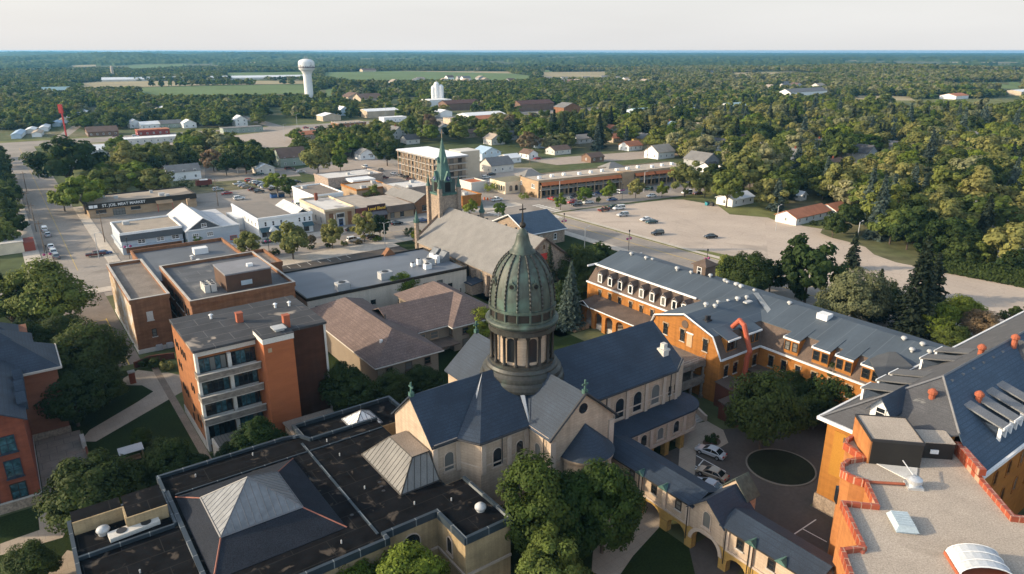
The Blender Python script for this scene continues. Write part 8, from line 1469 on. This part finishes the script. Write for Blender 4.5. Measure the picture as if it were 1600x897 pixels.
# ================================================================ VEHICLES
paintm = bpy.data.materials.new('car_paint'); paintm.use_nodes = True
_b = paintm.node_tree.nodes['Principled BSDF']; _oi = paintm.node_tree.nodes.new('ShaderNodeObjectInfo'); paintm.node_tree.links.new(_oi.outputs['Color'], _b.inputs['Base Color']); _b.inputs['Roughness'].default_value = .28; _b.inputs['Metallic'].default_value = .15; _b.inputs['Coat Weight'].default_value = .5
carglass = mat('car_glass', (.012, .016, .018), rough=.06, var=.05, spec=.9); tyre = mat('tyre_rubber', (.014, .014, .014), var=.1); rim = mat('wheel_rim', (.42, .42, .43), rough=.35, metal=.7, var=.05)
lampw = mat('headlamp_glass', (.60, .60, .58), rough=.15, var=.05); lampr = mat('tail_lamp', (.35, .02, .015), rough=.2, var=.05)
def car_template(kind):
    L_, Wd, prof, cab = {'sedan': (4.7, 1.78, [(-2.35, .35), (-2.35, .72), (-2.2, .88), (-1.45, .97), (-.9, .98), (1.15, .95), (1.95, .86), (2.3, .70), (2.35, .38)], [(-1.75, .95), (-1.05, 1.40), (-.2, 1.46), (.35, 1.40), (1.2, .93)]),
        'suv': (4.7, 1.9, [(-2.35, .42), (-2.37, .85), (-2.3, 1.05), (1.0, 1.06), (1.9, 1.0), (2.3, .85), (2.35, .42)], [(-2.28, 1.04), (-2.05, 1.62), (-.6, 1.74), (.2, 1.70), (1.1, 1.04)]),
        'van': (5.0, 1.95, [(-2.5, .40), (-2.52, 1.0), (-2.45, 1.12), (1.5, 1.10), (2.2, .95), (2.48, .78), (2.5, .40)], [(-2.45, 1.1), (-2.35, 1.78), (-.5, 1.86), (.6, 1.80), (1.75, 1.06)]),
        'pickup': (5.5, 1.95, [(-2.75, .48), (-2.77, 1.05), (-.55, 1.06), (1.35, 1.06), (2.3, 1.02), (2.7, .92), (2.75, .48)], [(-.75, 1.05), (-.55, 1.72), (.2, 1.78), (.6, 1.72), (1.45, 1.04)])}[kind]
    t = Thing('parked_car', 'x', 'car', 0, 0, 0, 0); b = MB()
    def loft(pr, yw, inset=None):
        n = len(pr); 
        for s in (1,): b_ = [(x, -yw[i], z) for i, (x, z) in enumerate(pr)], [(x, yw[i], z) for i, (x, z) in enumerate(pr)]
        return b_
    hw = Wd / 2
    def wid(x): return hw * (1 - .10 * max(0, abs(x) / (L_ / 2) - .75) / .25)
    def skin(mb, pr, f):                     # rounded hull: three stations across with tumblehome
        st = []
        for y_, dz, sh in ((-1, -.10, 0), (-.86, 0, 0), (.86, 0, 0), (1, -.10, 0)): st.append([(x, y_ * f(x, z), z + (dz if z > .5 else 0)) for x, z in pr])
        n = len(pr)
        for a in range(3):
            for i in range(n): j = (i + 1) % n; mb.poly([st[a][i], st[a][j], st[a + 1][j], st[a + 1][i]])
        mb.poly(st[0]); mb.poly(st[3][::-1])
    skin(b, prof, lambda x, z: wid(x))
    if kind == 'pickup':
        k = MB(); k.box(-2.62, -.85, -.78, .78, 1.0, 1.075); t.part('bed', k, blackmetal)
    bo = t.part('body', b, paintm, smooth=False)
    g = MB(); skin(g, cab, lambda x, z: hw * (.94 if z < 1.15 else .78)); t.part('cabin_glass', g, carglass)
    r = MB(); zt = max(z for _, z in cab); xs = [x for x, z in cab if z > zt - .16]
    r.hexa([(min(xs) - .08, -hw * .76, zt - .14), (max(xs) + .06, -hw * .76, zt - .14), (max(xs) + .06, hw * .76, zt - .14), (min(xs) - .08, hw * .76, zt - .14)], [(min(xs), -hw * .68, zt + .03), (max(xs) - .05, -hw * .68, zt + .02), (max(xs) - .05, hw * .68, zt + .02), (min(xs), hw * .68, zt + .03)])
    for sx in (-1, 1):
        for (xa, za), (xb, zb) in zip(cab, cab[1:]): r.rod((xa, sx * hw * (.93 if za < 1.15 else .77), za), (xb, sx * hw * (.93 if zb < 1.15 else .77), zb), .045, 4)
        if kind != 'pickup': r.rod((-.35, sx * hw * .94, 1.0), (-.4, sx * hw * .78, zt - .05), .05, 4)
    t.part('roof', r, paintm)
    for x in (-L_ * .3, L_ * .31):
        for s in (-1, 1):
            w = MB(); n = 14
            w.hexa([(x + .34 * math.cos(2 * math.pi * i / n), s * (hw - .22), .34 + .34 * math.sin(2 * math.pi * i / n)) for i in range(n)], [(x + .34 * math.cos(2 * math.pi * i / n), s * (hw + .015), .34 + .34 * math.sin(2 * math.pi * i / n)) for i in range(n)]); wo_ = t.part('wheel', w, tyre)
            w = MB(); w.hexa([(x + .21 * math.cos(2 * math.pi * i / n), s * (hw - .1), .34 + .21 * math.sin(2 * math.pi * i / n)) for i in range(n)], [(x + .21 * math.cos(2 * math.pi * i / n), s * (hw + .03), .34 + .21 * math.sin(2 * math.pi * i / n)) for i in range(n)]); t.part('rim', w, rim, wo_)
    for s in (-1, 1):
        k = MB(); k.box(L_ / 2 - .12, L_ / 2 + .01, s * hw * .66 - .2, s * hw * .66 + .2, .60, .74); t.part('headlight', k, lampw)
        k = MB(); k.box(-L_ / 2 - .02, -L_ / 2 + .1, s * hw * .7 - .18, s * hw * .7 + .18, .68, .86); t.part('tail_light', k, lampr)
    return t.o
CT_ = {k: car_template(k) for k in ('sedan', 'suv', 'van', 'pickup')}; USED = set()
COL = {'white': (.72, .72, .71), 'silver': (.42, .44, .46), 'grey': (.16, .17, .18), 'black': (.016, .016, .018), 'red': (.35, .02, .02), 'maroon': (.12, .02, .018), 'blue': (.03, .07, .20), 'green': (.02, .06, .055), 'tan': (.36, .29, .21), 'teal': (.05, .15, .17)}
def put_car(px, py, kind, col, head, label, group='parked cars'):
    X, Y = P(px, py); rz = {'a': TH + R(90), 'b': TH, '-a': TH - R(90), '-b': TH + R(180)}.get(head, None); rz = R(head) if rz is None else rz
    r = CT_[kind]
    if kind not in USED:
        USED.add(kind); r.location = (X, Y, .014); r.rotation_euler = (0, 0, rz); r['label'] = label; r['group'] = group; o = r
    else: o = dup(r, (X, Y, .014), rz, label, group)
    r0 = o; o.name = {'sedan': 'parked_sedan', 'suv': 'parked_suv', 'van': 'parked_van', 'pickup': 'pickup_truck'}[kind]; o['category'] = {'sedan': 'car', 'suv': 'car', 'van': 'van', 'pickup': 'pickup truck'}[kind]
    for c in o.children:
        if c.name.split('.')[0] in ('body', 'roof'): c.color = (*COL[col], 1)
    return o
CARS = [(1110, 711, 'sedan', 'silver', 140, 'silver sedan nearest the planting bed in the courtyard'), (1112, 745, 'sedan', 'tan', 140, 'champagne sedan in the middle of the courtyard bays'), (1106, 764, 'sedan', 'silver', 140, 'silver sedan half hidden by the copper porch roof'),
 (944, 330, 'pickup', 'maroon', 'b', 'dark maroon pickup in the huddle of four on the big lot'), (957, 326, 'sedan', 'green', 'b', 'dark green car wedged between pickup and white van'), (967, 327.5, 'van', 'white', 205, 'white minivan in the huddle of four on the big lot'), (973, 338, 'suv', 'silver', 205, 'silver wagon just below the white minivan'), (1009, 345, 'sedan', 'white', 205, 'white car parked beside the dark green sedan on the open lot'), (1018, 349, 'sedan', 'green', 205, 'dark green sedan parked beside a white car on the open lot'), (1027, 367, 'suv', 'black', 205, 'black suv alone near the road edge of the big lot'), (1110, 372, 'sedan', 'black', 195, 'black hatchback alone in the middle of the big lot'),
 (862, 313, 'sedan', 'red', 'a', 'red car at the left end of the shopping row'), (889, 312, 'sedan', 'grey', 'a', 'grey car second from the left end of the shopping row'), (900, 309, 'suv', 'black', 'a', 'black suv by the left awning of the shopping row'), (923, 306, 'sedan', 'silver', 'a', 'silver car below the left awning of the shopping row'), (938, 304, 'suv', 'blue', 'a', 'dark blue suv before the shopping row balcony'), (965, 302, 'suv', 'white', 'a', 'white suv by the middle tower of the shopping row'), (1013, 297, 'suv', 'green', 'a', 'dark green suv below the right awnings of the shopping row'), (895, 318, 'sedan', 'red', 205, 'red car on the boulevard behind the first street tree'), (901, 322, 'suv', 'black', 205, 'black suv on the boulevard beside the red car'), (919, 318, 'sedan', 'white', 205, 'white car on the boulevard below the second street tree'), (956, 314, 'sedan', 'blue', 205, 'navy car on the boulevard below the third street tree'), (1018, 308, 'sedan', 'white', 205, 'white car on the boulevard by the fifth street tree'), (1073, 303, 'van', 'white', 205, 'white van half behind the large olive tree'), (1090, 304, 'sedan', 'maroon', 205, 'maroon car behind the olive trees at the lot corner'),
 (776, 314, 'pickup', 'white', 'b', 'white pickup beside the orange barrels'), (661, 347, 'sedan', 'blue', 'b', 'blue car left of the church turret'), (620, 351, 'sedan', 'black', 'b', 'black sedan before the shake mansard shop'), (550, 361, 'sedan', 'black', 'b', 'black car before the cream corner building'), (553, 377, 'suv', 'white', 'b', 'white suv in the street below the coffee shop'), (582, 373, 'suv', 'black', 'b', 'black suv under the dark round street tree'), (420, 380, 'sedan', 'green', 'b', 'dark green sedan at the kerb of the white storefront'), (407, 400, 'sedan', 'black', 'b', 'black sedan at the left end of the school verge'), (352, 386, 'van', 'white', 'b', 'white van top showing beside the gravel annex'),
 (70, 361, 'van', 'white', 'a', 'white van, farthest of the cars along the left kerb'), (75, 369, 'sedan', 'silver', 'a', 'silver car right behind the farthest white van'), (80, 388, 'sedan', 'white', 'a', 'white car, third along the left kerb'), (84, 396, 'suv', 'silver', 'a', 'silver suv, fourth along the left kerb'), (88, 403, 'suv', 'grey', 'a', 'grey suv, last along the left kerb'), (45, 388, 'suv', 'grey', 'a', 'grey car beside the red shed on the left'), (150, 400, 'pickup', 'maroon', 'b', 'maroon pickup at the corner by the grey flat shop'), (163, 398, 'sedan', 'blue', 'b', 'blue car next to the maroon pickup'), (72, 278, 'suv', 'black', 'a', 'dark suv driving up the left street'),
 (341, 298, 'suv', 'silver', 'b', 'silver suv alone on the meat market car park'), (355, 304, 'sedan', 'red', 'b', 'red sedan alone on the meat market car park'), (374, 312, 'suv', 'white', 'b', 'white suv alone behind the white storefront'),
 (374, 289, 'pickup', 'white', 'b', 'white pickup at the left tip of the car rows'), (380, 292, 'sedan', 'silver', 'b', 'silver car beside the left-tip white pickup'), (385, 294, 'sedan', 'tan', 'b', 'beige car at the front of the upper car row'), (391, 284, 'suv', 'red', 'b', 'red suv at the top of the car rows'), (397, 286, 'sedan', 'silver', 'b', 'silver car right of the red suv'), (402, 287, 'suv', 'white', 'b', 'white suv in the middle of the upper car row'), (406, 289.5, 'sedan', 'black', 'b', 'black car in the middle of the upper car row'), (411, 291.5, 'sedan', 'silver', 'b', 'silver sedan before the bright lot tree'), (417, 294, 'pickup', 'white', 'b', 'white pickup by the bright lot tree'), (396, 298, 'sedan', 'maroon', 'b', 'maroon car beside the black suv in the lower row'), (405, 301, 'suv', 'black', 'b', 'black suv at the front of the lower row'), (429, 298, 'pickup', 'black', 'b', 'black pickup under the bright lot tree'), (467, 299, 'pickup', 'white', 'b', 'white pickup behind the round dark tree'), (463, 286, 'sedan', 'black', 'b', 'black car behind the two lot trees'),
 (478, 313, 'van', 'white', 'b', 'white van behind the white storefront gable'), (488, 313, 'suv', 'grey', 'b', 'grey suv right of the white van'), (497, 312, 'sedan', 'maroon', 'b', 'maroon car two right of the white van'), (506, 310, 'pickup', 'maroon', 'b', 'maroon pickup at the end of the back lot row'), (466, 316, 'sedan', 'blue', 'b', 'blue car left of the white van'), (472, 322, 'suv', 'teal', 'b', 'teal suv by the back lot rim'), (478, 325, 'sedan', 'grey', 'b', 'grey car by the red suv on the back lot'), (485, 326, 'suv', 'red', 'b', 'red suv on the back lot'), (492, 322, 'sedan', 'silver', 'b', 'silver car behind the cream building'), (469, 326, 'sedan', 'blue', 'b', 'blue car at the storefront gable corner'),
 (506, 293, 'pickup', 'white', 'b', 'white pickup before the stone bank'), (584, 290, 'suv', 'silver', 'b', 'silver suv right of the drive-through'), (590, 278, 'suv', 'black', 'b', 'black suv behind the stone bank'), (599, 280, 'pickup', 'maroon', 'b', 'maroon pickup behind the stone bank'), (615, 273, 'sedan', 'white', 'a', 'white car nearest the unfinished apartments corner'), (625, 276, 'sedan', 'grey', 'a', 'grey car along the unfinished apartments'), (634, 279, 'suv', 'black', 'a', 'black suv along the unfinished apartments'), (595, 267, 'sedan', 'tan', 'a', 'tan car up the road from the stone bank'), (452, 265, 'suv', 'maroon', 'b', 'maroon suv before the sage green house'), (404, 274, 'pickup', 'green', 'b', 'green pickup beside the cream garage'), (262, 262, 'suv', 'silver', 'a', 'silver suv at the white house with grey roof'),
 (752, 291, 'sedan', 'tan', 'b', 'tan car nearest the steeple on the back lot'), (760, 279, 'suv', 'white', 'b', 'white suv at the foot of the tan stair tower'), (768, 274, 'sedan', 'black', 'b', 'black car up from the white suv by the stair tower'), (790, 292, 'sedan', 'black', 'b', 'black car in the front of the cream house lot'), (802, 292, 'pickup', 'silver', 'b', 'silver pickup in the front of the cream house lot'), (812, 294, 'suv', 'white', 'b', 'white suv before the side wall of the shopping row'), (820, 283, 'sedan', 'maroon', 'b', 'maroon car behind the side wall of the shopping row'), (828, 280, 'sedan', 'silver', 'b', 'silver car at the rear corner of the shopping row'), (570, 262, 'suv', 'white', 'a', 'white suv on the road beside the small white house'), (606, 292, 'sedan', 'silver', 'b', 'silver car on the road right of the stone bank'), (640, 283, 'sedan', 'maroon', 'a', 'maroon car at the near corner of the unfinished apartments'), (470, 270, 'sedan', 'white', 'b', 'white car right of the maroon suv by the sage house'), (770, 285, 'sedan', 'white', 'b', 'white car behind the tan stair tower'), (785, 282, 'sedan', 'silver', 'b', 'silver car by the grey-roofed cream house'), (797, 285, 'suv', 'red', 'b', 'red suv at the cream house lot'), (806, 280, 'sedan', 'white', 'b', 'white sedan beside the red suv at the cream house lot'), (775, 292, 'suv', 'grey', 'b', 'grey suv behind the cream storefront'), (814, 287, 'sedan', 'blue', 'b', 'blue car at the side wall of the shopping row'),
 (212, 214, 'suv', 'white', 'b', 'white suv by the red and yellow shop'), (181, 214, 'sedan', 'maroon', 'b', 'maroon car beside the brown lodge'), (198, 217, 'sedan', 'silver', 'b', 'silver car on the highway by the lodge'), (518, 199, 'sedan', 'blue', 'b', 'navy car before the brick highway store'), (478, 201, 'suv', 'red', 'b', 'red truck on the car dealer forecourt'), (488, 203, 'suv', 'grey', 'b', 'grey suv on the car dealer forecourt'), (496, 200, 'sedan', 'maroon', 'b', 'maroon car on the car dealer forecourt'), (784, 196, 'sedan', 'blue', 'b', 'blue car before the orange-roofed store'), (1560, 370, 'sedan', 'grey', 'b', 'grey car beside the dark red barn'), (1520, 176, 'suv', 'black', 'b', 'black car on the far right highway'), (840, 249, 'sedan', 'red', 'b', 'red car beside the small white garage')]
for c_ in CARS: put_car(*c_)
# ================================================================ STREET FURNITURE
polem = mat('pole_wood', (.16, .115, .08), var=.2)
def pole(px, py, h, label, kind='utility'):
    X, Y = P(px, py); t = Thing('utility_pole' if kind == 'utility' else 'street_lamp', label, 'pole' if kind == 'utility' else 'street lamp', X, Y, 0, TH); x, y = G(px, py); t.org = (X * 0 + x, y, 0); t.o.location = (X, Y, 0)
    k = MB(); k.rod((x, y, 0), (x, y, h), .16 if kind == 'utility' else .10, 8, r2=.11); t.part('mast', k, polem if kind == 'utility' else galv)
    if kind == 'utility':
        k = MB(); k.box(x - 1.1, x + 1.1, y - .07, y + .07, h - .9, h - .7); t.part('crossarm', k, polem)
    else:
        k = MB(); k.rod((x, y, h - .1), (x + 1.6, y, h + .2), .05); k.box(x + 1.3, x + 2.0, y - .14, y + .14, h + .1, h + .25); t.part('lamp_arm', k, galv)
    return t
UP = [(42, 300, 9, 'wooden pole, farthest along the left kerb'), (47, 335, 9, 'wooden pole, second along the left kerb from the highway'), (57, 362, 10, 'wooden pole, third along the left kerb from the highway'), (70, 394, 10, 'wooden pole nearest the bright tree on the left kerb'), (164, 379, 10, 'wooden pole beside the grey flat shop'), (341, 322, 11, 'wooden pole on the meat market car park'), (1454, 230, 14, 'wooden pole in the grove by the grey bungalow'), (1556, 236, 15, 'tall wooden pole left of the white gabled house at the right'), (1068, 215, 13, 'wooden pole between the pale blue and grey houses'), (1011, 250, 9, 'wooden pole left of the tan-roofed white house'), (591, 250, 10, 'wooden pole by the small tan cottage'), (828, 258, 9, 'wooden pole at the small white garage'), (1443, 303, 12, 'wooden pole between the maples')]
for a in UP: pole(*a)
wl_ = MB()
for (a_, b_) in zip(UP[:3], UP[1:4]):
    pa, pb = G(a_[0], a_[1]), G(b_[0], b_[1])
    for o_ in (-1.0, 0, 1.0):
        pts = [(pa[0] + (pb[0] - pa[0]) * t + o_, pa[1] + (pb[1] - pa[1]) * t, (a_[2] + (b_[2] - a_[2]) * t) - .6 - 1.6 * t * (1 - t)) for t in (0, .2, .4, .6, .8, 1)]; wl_.path(pts, .03, 4)
solid('power_line', 'sagging power lines along the left kerb of the left street', 'power line', wl_, blackmetal, *G(57, 362))
LP = [(913, 400, 9, 'steel lamp on the road by the parish house'), (1335, 402, 11, 'steel lamp at the grass verge of the big lot'), (1212, 361, 9, 'steel lamp near the orange-roofed ranch house'), (602, 387, 8, 'steel lamp below the coffee shop sign'), (372, 272, 9, 'steel lamp above the car park'), (155, 405, 8, 'steel lamp at the grey flat shop corner'), (874, 312, 8, 'steel lamp at the shopping row corner'), (1006, 300, 9, 'steel lamp before the right awnings'), (525, 372, 8, 'steel lamp before the cream corner building'), (445, 222, 12, 'steel lamp by the north street crossing'), (465, 205, 13, 'steel lamp across the highway'), (603, 186, 14, 'steel lamp by the big tan warehouse')]
for a in LP: pole(*a, kind='lamp')
flowr = mat('petunia_pink', (.28, .06, .15), var=.4, vs=2, fine=6, fvar=.4)
for i, (px, py, lb) in enumerate([(881, 363, 'lamp post with pink flower baskets by the parish house'), (982, 392, 'lamp post with purple flower baskets on the road to the lot'), (1103, 425, 'lamp post with pink flower baskets near the dark round tree'), (972, 312, 'lamp post with pink flowers by the third boulevard tree'), (421, 396, 'lamp post with pink flowers at the school verge end'), (78, 418, 'lamp post with flower basket near the last kerb car'), (203, 405, 'lamp post with flower basket behind the mural building')]):
    X, Y = P(px, py); x, y = G(px, py); t = Thing('flower_lamp', lb, 'lamp post', x, y); k = MB(); k.rod((x, y, 0), (x, y, 6.2), .08); k.cyl(x, y, 6.2, 6.8, .2, .26, 8); t.part('mast', k, blackmetal)
    for s in (-1, 1): k = MB(); k.lathe(x + s * .75, y, [(.05, 3.6), (.3, 3.75), (.42, 4.0), (.32, 4.25), (.05, 4.4)], 10); t.part('flower_basket', k, flowr)
    k = MB(); k.rod((x - .75, y, 4.6), (x + .75, y, 4.6), .04); t.part('basket_arm', k, blackmetal)
def bin_(px, py, w, d, h, m, label, cat='dumpster'):
    x, y = G(px, py); t = Thing('dumpster', label, cat, x, y); k = MB(); k.hexa([(x - w / 2, y - d * .4, .1), (x + w / 2, y - d * .4, .1), (x + w / 2, y + d / 2, .1), (x - w / 2, y + d / 2, .1)], [(x - w / 2, y - d / 2, h * .8), (x + w / 2, y - d / 2, h * .8), (x + w / 2, y + d / 2, h), (x - w / 2, y + d / 2, h)]); t.part('body', k, m)
    k = MB(); k.slab([(x - w / 2 - .05, y - d / 2 - .1, h * .8 + .06), (x + w / 2 + .05, y - d / 2 - .1, h * .8 + .06), (x + w / 2 + .05, y + d / 2, h + .06), (x - w / 2 - .05, y + d / 2, h + .06)], .06); t.part('lid', k, blackmetal)
bin_(428, 309, 2.6, 2, 2.0, bluepaint, 'blue dumpster on the left of two by the lot trees'); bin_(440, 308, 2.2, 1.8, 1.9, mat('navy_paint', (.02, .05, .12)), 'navy dumpster on the right of two by the lot trees'); bin_(600, 303, 2.6, 2, 2.2, bluepaint, 'blue dumpster behind the coffee shop'); bin_(577, 285, 3.6, 1.9, 1.7, tealpaint, 'long teal dumpster beside the stone bank'); bin_(1105, 321, 1.6, 1.3, 1.6, tealpaint, 'teal bin at the far rim of the big lot'); bin_(1113, 322, 1.3, 1.2, 1.5, blackmetal, 'black bin at the far rim of the big lot'); bin_(527, 298, 5, 1.8, 1.1, tealpaint, 'low teal skip by the bank drive-through')
x, y = G(319, 291); t = Thing('cargo_trailer', 'dark red cargo trailer on the meat market car park', 'trailer', x, y); k = MB(); k.box(x - 3.4, x + 3.4, y - 1.3, y + 1.3, .7, 2.9); t.part('body', k, mat('trailer_red', (.13, .035, .025))); k = MB(); k.box(x - 1.6, x + 1.8, y - 1, y + 1, 2.9, 3.2); t.part('roof_load', k, whitep)
for s in (-1, 1): 
    for d in (-2, 1.2): k = MB(); k.rod((x + d, y + s * 1.0, .42), (x + d, y + s * 1.3, .42), .42, 12); t.part('wheel', k, tyre)
for i, (px, py) in enumerate([(757, 312), (762, 312.5), (767, 313)]):
    x, y = G(px, py); k = MB(); k.lathe(x, y, [(.45, 0), (.45, .1), (.34, .12), (.32, .5), (.36, .55), (.30, 1.05), (.02, 1.08)], 12); solid('traffic_barrel', ['orange traffic barrel on the steeple side of the three', 'orange traffic barrel in the middle of the three', 'orange traffic barrel next to the white pickup'][i], 'traffic barrel', k, mat('safety_orange', (.60, .13, .02)), x, y)
# wooden shelter with bench on the lawn, low red shed at the left street, posts in the yard
x, y = G(208, 722); t = Thing('garden_shelter', 'small garden swing shelter with pale roof on the lawn', 'shelter', x, y); k = MB(); k.slab([(x - 1.7, y - .9, 2.2), (x + 1.7, y - .9, 2.2), (x + 1.7, y + .9, 2.5), (x - 1.7, y + .9, 2.5)], .08); t.part('roof', k, galv)
for sx in (-1.5, 1.5):
    for sy in (-.7, .7): k = MB(); k.box(x + sx - .06, x + sx + .06, y + sy - .06, y + sy + .06, 0, 2.25); t.part('post', k, wood)
k = MB(); k.box(x - 1.2, x + 1.2, y - .3, y + .3, .45, .52); k.box(x - 1.2, x + 1.2, y + .28, y + .34, .52, 1.0); t.part('bench', k, wood)
x, y = G(14, 392); t = Thing('roadside_shop', 'low shop with pale flat roof and dark red end by the left street', 'shop', x, y); k = MB(); k.box(x - 9, x + 4, y - 5, y + 7, 0, 3.4); t.part('wall', k, MATS['cream_render']); k = MB(); k.box(x - 9.2, x + 4.2, y - 5.2, y + 7.2, 3.4, 3.6); t.part('roof', k, mat('pale_flat_roof', (.50, .46, .41))); k = MB(); k.box(x + 4.01, x + 7, y - 4.6, y + 3, 0, 2.9); t.part('red_annex', k, mat('annex_red', (.24, .06, .04)))
x, y = G(213, 634); t = Thing('plaza_wall', 'curved brick garden wall with piers by the plaza', 'wall', x, y)
for a_, b_ in (((206, 636), (222, 633)),):
    pa, pb = G(208, 598), G(214, 597); k = MB(); k.box(pa[0] - .5, pa[0] + .5, pa[1] - .5, pa[1] + .5, 0, 2.2); t.part('pier', k, redbrick); k = MB(); k.box(pa[0] - .62, pa[0] + .62, pa[1] - .62, pa[1] + .62, 2.2, 2.4); t.part('pier_cap', k, concrete)
    k = MB(); pc = [G(212, 575), G(235, 565), G(258, 562), G(275, 560)]; k.parapet(pc, 0, 1.3, .35, close=False); t.part('wall', k, darkred)
